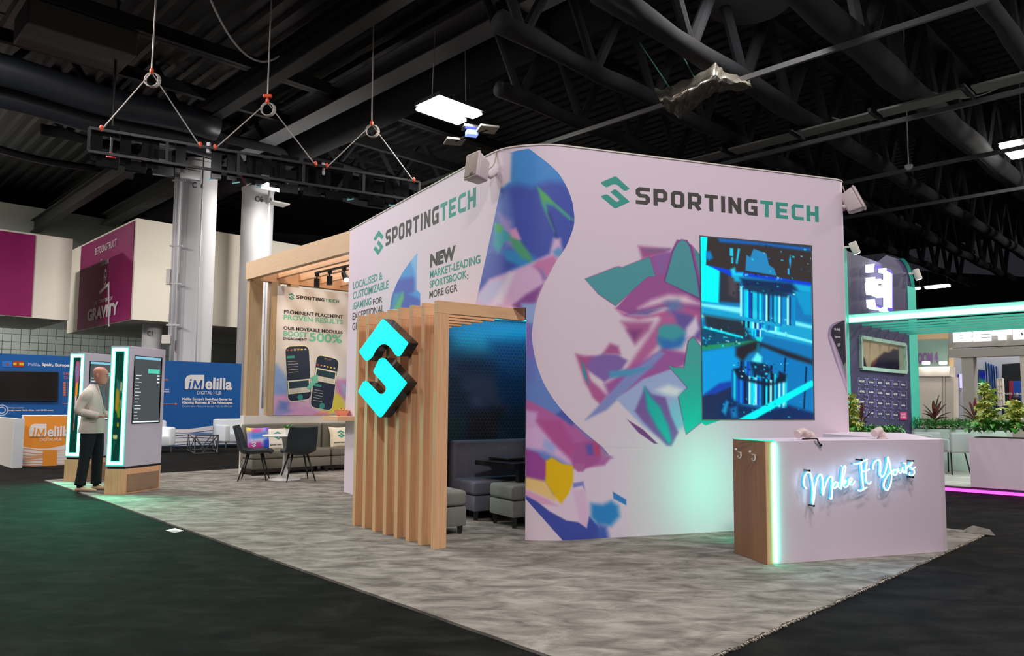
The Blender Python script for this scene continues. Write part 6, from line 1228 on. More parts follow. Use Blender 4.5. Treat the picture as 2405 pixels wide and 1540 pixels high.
# orange desk
dA, dB = V3(G(45, 1096)[:2]), V3(G(160, 1092)[:2]); du = unit(dB-dA); dz = .955; desk = thing('orange_desk', 'orange and white reception desk with wave print at left', 'desk', dA)
dl = 1.25; dn = np.array([-du[1], du[0], 0]); dn = dn if dn[1] > 0 else -dn; dp_ = Plane(dA, du[:2]); obj('desk_body', MB().prism(ccw([dA[:2], (dA+du*dl)[:2], (dA+du*dl+dn*.5)[:2], (dA+dn*.5)[:2]]), 0, dz), WLEA, desk, bevel=.004, bseg=1)
mb = MB(); mb.poly([dp_.pt(.03, .02, .004), dp_.pt(dl-.01, .02, .004), dp_.pt(dl-.01, dz-.01, .004), dp_.pt(.03, dz-.01, .004)]); obj('front_print', mb, ORA, desk)
zf2 = dp_.px(100, 1046)[1]; wavy(dp_, .03, dl-.01, None, lambda s: zf2+.02-.09*math.sin(s*3.4+.2)+.04*s, WPR, desk, .007, 60)
for k in range(8):
    zz = zf2-.06-.045*k; f = lambda s, k=k, zz=zz: zz+(.035-.004*k)*math.sin(s*4.5+k*.8+2.4)+.008*math.sin(s*11+k); wavy(dp_, .03, dl-.01, lambda s, f=f: f(s)-.008-.004*math.sin(s*7), f, ORA, desk, .010, 60, 'wave_line')
mb = MB(); mb.poly([dp_.q(x, y, .013) for x, y in ((101, 1056), (134, 1056), (133, 1096), (100, 1097))]); obj('plain_square', mb, ORA, desk); logo_m(dp_, .88, 69, 995, desk, ORA, .012)
# grey white low counter at the far left edge
gA = V3(G(-60, 1072)[:2]); gB = V3(G(27, 1099)[:2]); gC = gB+H2*.16; zt_ = .90; gw = thing('low_screen', 'pale grey low screen wall cut by the left edge', 'screen', gB)
obj('screen_panel', MB().prism(ccw([gA[:2], gB[:2], (gB+H2*.10)[:2], (gA+H2*.10)[:2]]), 0, zt_), mat('pale_grey', L(206, 200, 190, 1.1), .6), gw); obj('end_panel', MB().prism(ccw([(gB-H1*.03)[:2], (gC-H1*.03)[:2], (gC+H1*.03)[:2], (gB+H1*.03)[:2]]), 0, zt_), WLEA, gw)
# white lounge seats
def armchair(c, u, w_, lab, name='lounge_chair', back=True, h=.78):
    u = unit(V3(u)); v = np.array([-u[1], u[0], 0]); v = v if v[1] > 0 else -v; t = thing(name, lab, 'sofa', c); c = V3(c); d_ = .8
    obj('seat', MB().box(c+u*w_/2+v*d_/2+[0, 0, .27], (w_-.2, d_-.05, .26), u), WLEA, t, bevel=.05, smooth=2, bseg=3); obj('backrest', MB().box(c+u*w_/2+v*(d_-.09)+[0, 0, .46], (w_, .18, h-.18), u), WLEA, t, bevel=.05, smooth=2, bseg=3)
    for s in (.08, w_-.08): obj('armrest', MB().box(c+u*s+v*d_/2+[0, 0, .38], (.16, d_, .46), u), WLEA, t, bevel=.05, smooth=2, bseg=3)
    for a in (.08, w_-.08):
        for b in (.08, d_-.08): obj('leg', MB().tube([c+u*a+v*b+[0, 0, .16], c+u*a+v*b+[0, 0, .005]], .02, 8), STEEL, t)
    return t
p = G(428, 1069); back_c = V3(p)-H1*.0; armchair(p-H2*.0+[-1.95, -.35, 0], H2, .0+1.9, 'white leather sofa seen from behind left of the steel coffee table')
# that sofa turned with its back to the stand carpet
p2 = G(535, 1052); armchair(p2+[-.1, 0, 0], H2, 1.2, 'white leather armchair right of the steel coffee table'); armchair(G(8, 1045)+[-.2, 0, 0], H2, 1.5, 'white curved seat behind the orange desk at left', h=1.02); armchair(G(148, 1045), H2, 1.2, 'white curved seat behind the orange desk at its right end', h=1.02)
cof = thing('coffee_table', 'chrome lattice coffee table on the black carpet', 'table', G(470, 1066)); zc = .43; Q = [G(457, 1066.5), G(511, 1064), G(500, 1056), G(440, 1058)]; Q = [V3(q[:2]) for q in Q]
for i in range(4):
    a, b = Q[i], Q[(i+1) % 4]
    for z in (.02, zc): obj('frame_bar', MB().bar(a+[0, 0, z], b+[0, 0, z], .025, .025), STEEL, cof)
    obj('leg', MB().bar(a+[0, 0, .01], a+[0, 0, zc], .025, .025, up=(1, 0, 0)), STEEL, cof); obj('cross_bar', MB().bar(a+[0, 0, zc], (a+b)/2+[0, 0, .02], .02, .02), STEEL, cof); obj('cross_bar', MB().bar(b+[0, 0, zc], a+(b-a)*.3+[0, 0, .02], .018, .018), STEEL, cof)
obj('tabletop', MB().prism(ccw([q[:2] for q in Q]), zc+.01, zc+.02), mat('table_glass', (.5, .55, .6), .05, trans=.6), cof)

# ================================================================== NEIGHBOURING STAND AT THE RIGHT
PURP = mat('purple_panel', L(72, 64, 100, 1.15), .5); PURPD = mat('deep_purple', L(48, 34, 96, 1.1), .5); TURQ = mat('turquoise_metal', L(84, 212, 188, 1.3), .4); STZ = .10
PLK = [mat('pale_plank_%d' % k, L(176+k*8, 172+k*8, 166+k*8, 1.15), .35, noise=.12, nscale=3, nvec=(6, 1, 1)) for k in range(3)]
s0_ = G(2216, 1154.6, .0); s1_ = G(2405, 1169, 0); sd = unit(V3((s1_-s0_)[:2])); sb = np.array([-sd[1], sd[0], 0]); sb = sb if sb[1] > 0 else -sb
pf = thing('stand_platform', 'raised pale plank floor edged with a magenta light line', 'platform', s0_); o_ = V3(s0_[:2])-sd*3.2
obj('platform_base', MB().prism(ccw([(o_)[:2], (o_+sd*9)[:2], (o_+sd*9+sb*6.46)[:2], (o_+sb*6.46)[:2]]), .0, STZ-.012), mat('platform_dark', (.03, .02, .03), .6), pf)
obj('magenta_light_line', MB().bar(o_-sb*.012+[0, 0, .045], o_+sd*9-sb*.012+[0, 0, .045], .02, .04), mat('magenta_led', (.5, 0, .4), .4, emit=3.2, ecol=(1, .06, .80)), pf)
for i in range(34):
    off = rng.uniform(0, 1.2)
    for j in range(6): a = o_+sb*(.02+i*.19)+sd*(j*1.6-off+.7); obj('plank', MB().box(a+sb*.09+[0, 0, STZ-.005], (1.594, .184, .01), sd), PLK[int(rng.integers(3))], pf)
# purple tower
tA_, tB_ = V3(AT(1996, 900, 11.9)[:2]), None; TW = Plane(tA_, H2[:2]); tHt = TW.px(1996, 591)[1]; sB = TW.px(2131, 640)[0]
tower = thing('purple_tower', 'dark purple stand tower with turquoise edges and lit bracket sign', 'tower', tA_)
def arch(pl, s0, s1, z1, off, t, m, nm, r=.28, par=tower):
    """turquoise edge band wrapping over a rounded top"""
    mb = MB(); n = 10; P = [(s0, 0)]+[(s0, z1-r)]+[(s0+r-r*math.cos(a), z1-r+r*math.sin(a)) for a in np.linspace(0, math.pi/2, n)]; return P
obj('tower_panel', MB().prism(ccw([tA_[:2], (tA_+H2*sB)[:2], (tA_+H2*sB+H1*1.6)[:2], (tA_+H1*1.6)[:2]]), STZ, tHt), PURP, tower)
obj('edge_column', MB().prism(ccw([(tA_-H2*.04)[:2], (tA_+H2*.0-H1*.012)[:2], (tA_-H2*.25-H1*.0)[:2], (tA_-H2*.25+H1*.5)[:2], (tA_-H2*.04+H1*.5)[:2]]), STZ, tHt+.02), TURQ, tower)
tw2 = TW.px(2131, 700)[0]; tw3 = TW.px(2150, 700)[0]; zc_ = TW.px(2140, 614)[1]
# rounded turquoise right edge that curls over to the back
mb = MB(); pr_ = [(0, STZ), (0, zc_-.55)]+[( -.62*(1-math.cos(a)), zc_-.55+.55*math.sin(a)) for a in np.linspace(0, math.pi/2, 10)]; A_ = [tA_+H2*(tw3+a) + [0, 0, z] for a, z in pr_]; 
B_ = [p+H1*.34*0+V3(TW.n)*.0 for p in A_]; c_ = [p-V3(TW.n)*.42 for p in A_]; n = len(A_)
mb.add(A_+c_, [(i, i+1, n+i+1, n+i) for i in range(n-1)]); obj('curved_edge', mb, TURQ, tower, smooth=True)
mb = MB(); mb.slab([TW.pt(tw2-.0, STZ, .01), TW.pt(tw3, STZ, .01), TW.pt(tw3, zc_-.5, .01), TW.pt(tw2, zc_-.5, .01)], TW.n, .08); obj('edge_column', mb, TURQ, tower)
mb = MB(); mb.poly([TW.pt(a_+tw3-.04, z_-.02, -.05) for a_, z_ in pr_]+[TW.pt(tw3-1.35, zc_-.04, -.05), TW.pt(tw3-1.9, tHt-.02, -.05), TW.pt(tw3-1.9, 1, -.05)]); obj('back_wing', mb, PURPD, tower)
mb = MB(); zw = [TW.px(2019, 791), TW.px(2123, 806)]; s_a, s_b = TW.px(2019, 830)[0], TW.px(2124, 840)[0]; z_a, z_b = TW.px(2020, 864)[1], TW.px(2019, 792)[1]
for a, b in (((s_a, z_a), (s_b, z_a)), ((s_b, z_a), (s_b, z_b)), ((s_b, z_b), (s_a, z_b)), ((s_a, z_b), (s_a, z_a))): mb.bar(TW.pt(*a, .02), TW.pt(*b, .02), .06, .05, up=TW.n)
wfr = obj('window_frame', mb, mat('mint_metal', L(176, 206, 190, 1.1), .4), tower)
mb = MB(); P = [(x, y) for y in np.linspace(0, 1, 24) for x in np.linspace(0, 1, 40)]; mb.add([TW.pt(s_a+(s_b-s_a)*x, z_b+(z_a-z_b)*y, .006) for x, y in P], gridfaces(24, 40), paint([(x*100, y*60) for x, y in P], (186, 160, 130), [([(0, 42), (8, 38), (14, 60), (0, 60)], (40, 34, 50), 2), ([(20, 60), (22, 50), (36, 36), (52, 22), (62, 22), (74, 12), (86, 14), (86, 60)], (34, 32, 54), 3), ([(24, 46), (36, 36), (34, 44), (26, 56)], (120, 60, 50), 2), ([(86, 0), (100, 0), (100, 60), (86, 60)], (150, 160, 140), 1)], 1.)); obj('window_picture', mb, vmat('window_pic', .15), wfr)
# lit bracket sign on the tower
BR = mat('bracket_white', (.9, .9, .95), .4, emit=1.0, ecol=(.92, .95, 1)); BRP = mat('bracket_purple', L(96, 80, 214), .4, emit=.35, ecol=(.25, .15, .9))
br = thing('bracket_sign', 'glowing white and purple bracket sign on the purple tower', 'sign', TW.q(2070, 670))
def bpx(P): return [(2000+x/7., 580+y/7.) for x, y in P]
for P, m in (([(318, 280), (385, 272), (372, 330), (372, 415), (318, 412)], BR), ([(372, 280), (476, 300), (476, 350), (385, 338), (384, 400), (372, 400)], BRP), ([(322, 495), (390, 488), (392, 530), (470, 520), (520, 545), (605, 560), (605, 775), (572, 775), (570, 825), (500, 828), (410, 785), (332, 778), (310, 665), (310, 592), (322, 565)], BR), ([(330, 858), (385, 858), (400, 960), (495, 1010), (490, 1028), (380, 1012), (340, 985)], BR), ([(386, 858), (402, 862), (412, 938), (496, 962), (495, 1016), (404, 985)], BRP),
             ([(526, 345), (575, 342), (576, 385), (668, 440), (668, 1008), (612, 990), (610, 430), (526, 410)], BR), ([(576, 350), (650, 368), (680, 420), (690, 1030), (668, 1056), (590, 1046), (592, 992), (668, 1008), (664, 425), (576, 395)], BRP), ([(540, 988), (590, 986), (592, 1046), (634, 1060), (600, 1066), (540, 1048)], BR)):
    q = [TW.q(x, y, .10) for x, y in bpx(P)]; obj('bracket_piece', MB().slab(q, TW.n, .09), m, br)
obj('small_mark', MB().poly([TW.q(x, y, .104) for x, y in bpx([(442, 605), (490, 603), (490, 628), (442, 628)])]), mat('mark_grey', (.2, .25, .3), .5), br)
ar = area('bracket_light', TW.q(2068, 670, .06), (.5, 1.2), 3, (.75, .85, 1)); ar.rotation_euler = Vector(-TW.n).to_track_quat('-Z', 'Y').to_euler()
# partner logos in brackets
LIL = mat('lilac_line', L(150, 140, 200, 1.2), .5); parts = ['RELAX', 'Evolution', 'AMUSNET', 'PRAGMATIC', 'PLAYSON', 'Hacksaw', 'ATOMIC', 'Quickspin', 'BOOMING', 'Habanero', 'NETENT', 'Gamzix', 'BGAMING', 'Endorphina', 'Wazdan', 'Spribe', 'Booongo', 'Red Rake', 'Slotopia', 'Thunder', 'Swintt', 'Popiplay', 'Ezugi', '']
X0s = [(2015, 2034.5), (2036.5, 2055.5), (2057.5, 2076), (2076, 2094), (2095, 2112), (2113, 2130)]
for r in range(4):
    for c in range(6):
        xa, xb = X0s[c]; dy = r*24.3+(xa-2015)*.085; yt, yb = 886+dy, 904+dy; mb = MB(); a, b = TW.px(xa, yt, .01), TW.px(xb, yb, .01)
        if r == 3 and c == 5:
            mb.poly([TW.pt(a[0], a[1], .012), TW.pt(b[0], a[1], .012), TW.pt(b[0], b[1], .012), TW.pt(a[0], b[1], .012)]); obj('pink_square', mb, mat('pink_print', L(226, 60, 140, 1.2), .5), tower); wordsq('lettering', TW, 'YOUR LOGO', xa+2, xb-3, yt+3, yt+8, WPR, tower, .03, .016); wordsq('lettering', TW, 'IS HERE', xa+2, xb-3, yt+10, yt+15, WPR, tower, .03, .016); continue
        for s, o in ((a[0], 1), (b[0], -1)):
            w_ = .012; k = .07*o
            for q in (((s, a[1]), (s+w_*o, a[1]), (s+w_*o, b[1]), (s, b[1])), ((s, a[1]), (s+k, a[1]), (s+k, a[1]-w_), (s, a[1]-w_)), ((s, b[1]), (s+k, b[1]), (s+k, b[1]+w_), (s, b[1]+w_))): mb.poly([TW.pt(x, z, .012) for x, z in q])
        obj('logo_bracket', mb, LIL, tower); wordsq('lettering', TW, parts[r*6+c], xa+4, xb-4, yt+6, yt+11, WPR, tower, .03, .012)
# spotlights on the tower
def spot(px, py, d, aim, lab):
    p = AT(px, py, d); t = thing('tower_spotlight', lab, 'spotlight', p); ax = unit(V3(aim)); obj('spot_head', MB().lathe([(.055, -.10), (.06, -.09), (.062, .09), (.05, .10)], p, 20, axis=ax), WHITE2, t, smooth=2)
    obj('lit_lens', MB().lathe([(.001, 0), (.048, 0), (.048, .004), (.001, .005)], p+ax*.101, 18, axis=ax), mat('cool_lens', (1, 1, 1), .4, emit=6, ecol=(.75, .95, 1)), t); obj('arm', MB().bar(p-ax*.02, p+np.array([-.14, .05, .02]), .05, .03), WHITE2, t, bevel=.006)
spot(2007, 582, 11.8, (.35, .0, -.9), 'white tower spotlight at the upper left turquoise edge'); spot(2154, 644, 13.9, (.25, -.1, -.9), 'white tower spotlight on the right turquoise edge')
# canopy of turquoise beams
cn = thing('turquoise_canopy', 'turquoise canopy of parallel beams with a lit front edge', 'canopy', AT(2200, 740, 11)); q = TW.pt(0, 0); zt1, zb1 = TW.px(2000, 741)[1], TW.px(2002, 762)[1]
e1 = tA_-TW.n*.02; ln_ = 6.0; cd = -H1
obj('front_beam', MB().bar(e1+[0, 0, (zt1+zb1)/2], e1+cd*ln_+[0, 0, (zt1+zb1)/2], .05, zt1-zb1), TURQ, cn)
nb = np.cross(cd, (0, 0, 1)); nb = nb if nb @ (CC-e1) > 0 else -nb
obj('lit_strip', MB().bar(e1+nb*.03+cd*.05+[0, 0, zt1-.09], e1+nb*.03+cd*ln_+[0, 0, zt1-.09], .012, .07), mat('mint_led', (.8, 1, .95), .4, emit=2.6, ecol=(.70, 1, .90)), cn)
obj('glow_panel', MB().bar(e1+nb*.027+cd*.04+[0, 0, (zt1+zb1)/2], e1+nb*.027+cd*ln_+[0, 0, (zt1+zb1)/2], .008, (zt1-zb1)*.86), mat('mint_panel', L(150, 236, 216), .4, emit=.55, ecol=(.35, .95, .78)), cn)
for k, (x, y) in enumerate(((2023, 763), (2046, 768.5), (2068, 773), (2088, 777), (2109, 780.5), (2128, 784.5))):
    s = TW.px(x, y)[0]; p = TW.pt(s, 0, .02); obj('canopy_beam', MB().bar(p+[0, 0, zb1+.02], p+cd*ln_+[0, 0, zb1+.02], .05, .032), TURQ, cn)
ar = area('canopy_light', tA_+cd*2.2+H2*1.0+[0, 0, zb1-.08], (3.0, 1.2), 45, (.80, 1, .94), (0, 0, math.atan2(cd[1], cd[0])))
# planters
SOIL = mat('soil', (.02, .015, .01), 1)
def planter(c, u, l, d, z1, lab, m=WHITE):
    u = unit(V3(u)); v = np.array([-u[1], u[0], 0]); v = v if v[1] > 0 else -v; c = V3(c); t = thing('planter_box', lab, 'planter', c); P = [c, c+u*l, c+u*l+v*d, c+v*d]; obj('box', MB().prism(ccw([p[:2] for p in P]), STZ, z1), m, t, bevel=.003, bseg=1)
    ctr = sum(P)/4; obj('soil_bed', MB().prism(ccw([(ctr+(p-ctr)*.94)[:2] for p in P]), z1, z1+.01), SOIL, t); return lambda a, b: c+u*a+v*b+[0, 0, z1+.01]
pA = G(2280, 1143, STZ); zpt = .80; PL1 = planter(pA, sd, 2.2, .42, zpt, 'white planter box at the right edge on the plank floor'); 
pC = V3((6.05, 12.35)); PL2 = planter(V3(AT(2140, 1020, 13.9)[:2]), cd, 0.01+1.5, .4, .83, 'pale green lit planter box behind the grey chairs', mat('mint_white', L(196, 212, 200, 1.15), .5))
PL3 = planter(V3(AT(1997, 1020, 10.6)[:2]), unit(V3((.80, .6))), 1.55, .35, .80, 'planter box standing in front of the purple tower')
YEL = mat('variegated_leaf', (.85, .78, .20), .5, noise=.75, nscale=22, c2=(.16, .36, .06)); REDL = mat('cordyline_leaf', (.26, .03, .06), .4, noise=.7, nscale=9, c2=(.05, .07, .04)); REDG = mat('cordyline_green', (.16, .2, .10), .4, noise=.8, nscale=8, c2=(.14, .02, .03)); IVY = mat('pothos_leaf', (.09, .42, .05), .4, noise=.5, nscale=12); FERN = mat('fern_leaf', (.08, .38, .06), .5, noise=.4, nscale=12); BRN = mat('brown_leaf', (.30, .10, .04), .4, noise=.5, nscale=9)
def cluster():
    mb = MB()
    for k in range(7): a = 2*math.pi*k/7; leafblade(mb, (0, 0, 0), (math.cos(a), math.sin(a), .25), .075, .036, .35, fold=.15)
    return mb
clu = None
def schefflera(base, h, n, lab, spread=.22):
    global clu
    t = thing('variegated_bush', lab, 'plant', base); st = MB(); 
    for k in range(5): a = rng.uniform(0, 6.28); st.tube(smooth_path([base, base+[.03*math.cos(a), .03*math.sin(a), h*.4], base+[spread*.5*math.cos(a), spread*.5*math.sin(a), h*rng.uniform(.7, .95)]], 4), .008, 5)
    obj('stem', st, mat('green_stem', (.10, .12, .04), .7), t)
    for k in range(n):
        z = rng.uniform(.12, 1)*h; r = spread*(1.15-.65*z/h)*math.sqrt(rng.random()); a = rng.uniform(0, 6.28); p = np.array([r*math.cos(a), r*math.sin(a), z])
        if clu is None: o = obj('leaf_cluster', cluster(), YEL, t, origin=None); clu = o; o.data.transform(Matrix.Translation(Vector(base))); 
        else: o = bpy.data.objects.new('leaf_cluster', clu.data); col.objects.link(o); o.parent = t
        o.location = tuple(p); s = rng.uniform(.7, 1.15); o.scale = (s, s, s); o.rotation_euler = (rng.uniform(-.7, .7), rng.uniform(-.7, .7), rng.uniform(0, 6))
def cordyline(base, n, l, lab, m=REDL, w_=.06, m2=None):
    t = thing('cordyline', lab, 'plant', base); obj('stem', MB().tube([base, base+[0, 0, .18]], .015, 7), mat('green_stem', (.10, .12, .04), .7), t)
    for k in range(n):
        a = 2.4*k+rng.uniform(-.3, .3); e = np.interp(k/n, [0, 1], [.35, 1.45]); mb = MB(); leafblade(mb, base+[0, 0, .10+.10*k/n], (math.cos(a)*math.cos(e), math.sin(a)*math.cos(e), math.sin(e)), l*rng.uniform(.8, 1.1), w_, .35*(1-k/n)+.03, n=7); obj('leaf', mb, (m2 if m2 and k % 3 == 0 else m), t)
def groundcover(f, l, d, n, lab, m=IVY, size=.08, upz=.12, fern=False):
    mb = MB()
    for k in range(n):
        p = f(rng.uniform(-.02, l), rng.uniform(-.04, d))+[0, 0, rng.uniform(0, upz)]; a = rng.uniform(0, 6.28); e = rng.uniform(-.3, 1.0) if not fern else rng.uniform(.5, 1.3)
        leafblade(mb, p, (math.cos(a)*math.cos(e), math.sin(a)*math.cos(e), math.sin(e)), size*rng.uniform(.7, 1.3)*(2.6 if fern else 1), size*(.75 if not fern else .10), .5, n=4)
    return setp(obj('foliage', mb, m), lab, 'foliage', kind='stuff')
groundcover(PL1, 2.2, .42, 800, 'low heart leaved green foliage filling the right white planter'); groundcover(PL1, 2.2, .42, 160, 'grassy fern blades among the right planter foliage', FERN, .09, .05, True)
groundcover(PL3, 1.5, .35, 460, 'low heart leaved green foliage in front of the purple tower'); groundcover(PL3, 1.5, .35, 120, 'grassy fern blades in the planter before the tower', FERN, .09, .05, True)
groundcover(PL2, 1.5, .4, 200, 'leafy green base foliage in the pale green planter'); groundcover(PL2, 1.5, .4, 800, 'dense feathery fern foliage in the pale green planter', FERN, .10, .10, True)
schefflera(PL3(.24, .16), .60, 90, 'yellow variegated bush beside the end of the big wall', .17); schefflera(PL1(.22, .2), .66, 110, 'taller yellow variegated bush in the right white planter', .17); schefflera(PL1(.55, .2), .40, 60, 'shorter yellow variegated bush in the right white planter', .18)
cordyline(PL3(.60, .16), 9, .34, 'red and green cordyline before the partner logos', REDL, .05, REDG); cordyline(PL2(.35, .2), 14, .42, 'left dark red cordyline in the pale green planter', REDL, .07, BRN); cordyline(PL2(1.0, .2), 16, .40, 'right dark red cordyline in the pale green planter', REDL, .06)
cordyline(PL1(.98, .15), 10, .46, 'broad brown leaved cordyline at the right edge of the picture', BRN, .10)
# grey high chairs
CHG = mat('grey_chair_fabric', L(150, 154, 154, 1.2), .9)
def barchair(c, rz, lab, group='grey lounge chairs on the plank floor', src=None):
    if src is None:
        t = thing('grey_chair', lab, 'chair', (0, 0, 0), group)
        obj('backrest', MB().box((0, .22, .53), (.46, .07, .34)), CHG, t, bevel=.03, smooth=2, bseg=3); obj('seat', MB().box((0, 0, .45), (.46, .46, .09)), CHG, t, bevel=.03, smooth=2, bseg=3)
        for s in (-1, 1): obj('armrest', MB().box((s*.24, .0, .48), (.07, .42, .22)), CHG, t, bevel=.03, smooth=2, bseg=3)
        for sx in (-1, 1):
            for sy in (-1, 1): obj('leg', MB().tube([(sx*.15, sy*.15, .42), (sx*.21, sy*.21, .0)], .012, 8), BLACK, t)
    else: t = copy_tree(src); t['label'] = lab; t['group'] = group
    t.location = (c[0], c[1], STZ+.004); t.rotation_euler = (0, 0, rz); return t
g1 = barchair(G(2232, 1112, STZ)[:2], math.radians(200), 'grey padded chair standing whole right of the counter'); g2 = barchair(G(2203, 1124, STZ)[:2]+np.array([-.25, .05]), math.radians(140), 'grey padded chair half hidden by the counter end', src=g1); g3 = barchair(AT(2160, 1015, 12.9)[:2]+np.array([0, 0]), math.radians(180), 'grey padded chair of which only the back top shows over the counter', src=g1)
# ---- beige stand behind
BEI = mat('beige_panel', L(168, 162, 156, 1.1), .6); BEI2 = mat('pale_beige_panel', L(206, 196, 184, 1.1), .6); PALL = mat('pale_lilac_wall', L(196, 200, 214, 1.1), .6)
fp_ = V3(AT(2227, 830, 18)[:2]); FP = Plane(fp_, H1[:2]); 
if FP.u[0] < 0: FP.u = -FP.u
f0, f1 = FP.px(2228, 800)[0], FP.px(2228, 800)[0]+9; zz = [FP.px(2230, y)[1] for y in (777, 817, 820, 840)]
bs = thing('beige_stand', 'beige stand frame carrying glowing white block letters', 'stand', fp_)
mb = MB(); mb.slab([FP.pt(f0, zz[1], 0), FP.pt(f1, zz[1], 0), FP.pt(f1, zz[0]+.25, 0), FP.pt(f0, zz[0]+.25, 0)], FP.n, .3); obj('fascia', mb, BEI, bs)
mb = MB(); mb.slab([FP.pt(f0, zz[3], .05), FP.pt(f1, zz[3], .05), FP.pt(f1, zz[2], .05), FP.pt(f0, zz[2], .05)], FP.n, .4); obj('lower_fascia', mb, BEI, bs)
LET = mat('white_letter_glow', (1, 1, 1), .4, emit=.9, ecol=(1, .98, 1))
def flet(P, k=1): return [FP.q(2220+x/6.416, 760+y/6.416, .09) for x, y in P]
for P, cut in (([(112, 130), (370, 115), (392, 130), (398, 165), (372, 190), (400, 215), (402, 250), (380, 270), (118, 278)], [[(222, 171), (270, 169), (270, 176), (222, 178)], [(222, 216), (270, 214), (270, 221), (222, 223)]]), ([(416, 112), (682, 98), (684, 258), (420, 268)], [[(538, 158), (684, 150), (684, 157), (538, 165)], [(538, 208), (684, 200), (684, 207), (538, 215)]]), ([(700, 100), (995, 84), (995, 160), (915, 165), (915, 245), (795, 250), (792, 172), (702, 177)], []), ([(1016, 82), (1260, 66), (1262, 228), (1022, 240)], [])):
    lt = obj('letter', MB().slab(flet(P), FP.n, .07), LET, bs)
    for c in cut: obj('letter_slot', MB().poly([p+FP.n*.004 for p in flet(c)]), mat('slot_dark', (.1, .12, .14), .5), lt)
    if P[0][0] == 1016: obj('lightning_mark', MB().poly([p+FP.n*.004 for p in flet([(1160, 120), (1130, 160), (1152, 158), (1150, 185), (1185, 148), (1165, 150)])]), mat('slot_dark', (.1, .12, .14), .5), lt)
for x0, x1, m, nm in ((2260, 2288, BEI, 'front_pillar'), (2398, 2450, BEI2, 'front_pillar')):
    a, b = FP.px(x0, 900)[0], FP.px(x1, 900)[0]; mb = MB(); mb.slab([FP.pt(a, 0, .0), FP.pt(b, 0, .0), FP.pt(b, zz[3], .0), FP.pt(a, zz[3], .0)], FP.n, .3); obj(nm, mb, m, bs)
BP = Plane(fp_+V3((.712, .702))*3.0, H1[:2]); 
if BP.u[0] < 0: BP.u = -BP.u
def bslab(q, m, nm, t=.1, par=bs, off=0.): mb = MB(); mb.slab([BP.q(x, y, off) for x, y in q], BP.n, t); return obj(nm, mb, m, par, )
bslab([(2235, 1075), (2460, 1075), (2460, 815), (2235, 815)], PALL, 'back_wall')
bslab([(2354, 1040), (2397, 1040), (2397, 852), (2354, 855)], mat('doorway_dark', (.01, .015, .02), .8), 'dark_doorway', .02, off=.03)
sgn_ = thing('blue_wall_sign', 'small lilac lit box sign beside the beige pillar', 'sign', BP.q(2256, 895)); mb = MB(); mb.slab([BP.q(x, y, .25) for x, y in ((2254, 911), (2264, 911), (2263, 878), (2253, 878))], BP.n, .05); obj('lit_face', mb, mat('lilac_glow', (.5, .5, 1), .4, emit=1.1, ecol=(.5, .48, 1)), sgn_); mb = MB(); mb.slab([BP.q(x, y, .22) for x, y in ((2249, 909), (2254, 910.5), (2253, 878.5), (2249, 879))], BP.n, .2); obj('side_face', mb, mat('blue_side', L(20, 60, 170), .5), sgn_)
tvt = thing('stand_television', 'portrait screen showing green and blue beside the striped curtain', 'television', BP.q(2310, 896)); P = [(x, y) for y in np.linspace(0, 1, 20) for x in np.linspace(0, 1, 12)]
mb = MB(); mb.slab([BP.q(x, y, .14) for x, y in ((2298, 925), (2325, 925), (2324, 871), (2297, 867))], BP.n, .08); obj('frame', mb, BLACK, tvt); mb = MB(); mb.add([BP.q(2298.5+25*x, 869+3*x+54*y, .15) for x, y in P], gridfaces(20, 12), paint([(x*100, y*100) for x, y in P], (24, 84, 76), [([(0, 0), (100, 0), (100, 38), (50, 40), (0, 30)], (16, 24, 110), 8), ([(60, 0), (80, 0), (80, 30), (60, 30)], (40, 50, 170), 5), ([(0, 45), (60, 40), (50, 100), (0, 100)], (34, 104, 70), 8)], 1.)); obj('screen_image', mb, MATS['screen_glow'], tvt)
cur = thing('striped_curtain', 'blue and white vertically striped curtain in the beige stand', 'curtain', BP.q(2338, 910)); n = 48; ca, cb_ = BP.px(2324, 900)[0], BP.px(2355, 900)[0]; zt_c, zb_c = BP.px(2324, 850)[1], BP.px(2330, 965)[1]; mb = MB(); V = []; Cc = []
for i in range(n+1):
    t = i/n; 
    for z, sh_ in ((zt_c, 0), (zb_c, .03)): V.append(BP.pt(ca+(cb_-ca)*t+sh_, z-.15*t if z == zt_c else z, .42+.03*math.sin(t*44))); Cc.append(L(20, 76, 150, 1.2) if (i//3) % 3 else L(196, 206, 226, 1.))
mb.add(V, [(2*i, 2*i+2, 2*i+3, 2*i+1) for i in range(n)], Cc); obj('curtain_cloth', mb, vmat('curtain_print', .8), cur)
shv = thing('white_shelving', 'small white open shelving unit right of the curtain', 'shelf', BP.q(2361, 920)); a, b = BP.px(2357, 900)[0], BP.px(2369, 900)[0]; za_, zb2 = BP.px(2360, 953)[1], BP.px(2360, 890)[1]
for s in (a, (a+b)/2, b): obj('upright', MB().bar(BP.pt(s, za_, .6), BP.pt(s, zb2, .6), .03, .05, up=(1, 0, 0)), WHITE2, shv)
for z in np.linspace(za_, zb2, 5): obj('shelf_board', MB().bar(BP.pt(a, z, .6), BP.pt(b, z, .6), .05, .03), WHITE2, shv)
lis = thing('city_poster', 'red and blue city poster behind the stooping man', 'poster', BP.q(2380, 930)); 
for x0, x1, c_ in ((2370, 2380, (170, 50, 84)), (2380, 2399, (20, 84, 190))): mb = MB(); mb.slab([BP.q(x, y, .12) for x, y in ((x0, 975), (x1, 975), (x1, 894), (x0, 894))], BP.n, .02); obj('poster_sheet', mb, mat('poster_%d' % x0, L(*c_), .5), lis)
wordsq('lettering', BP, 'LISBOA', 2382, 2402, 922, 927, WPR, lis, .04, .13); wordsq('lettering', BP, 'PORTO', 2359, 2377, 922, 927, WPR, lis, .04, .13)
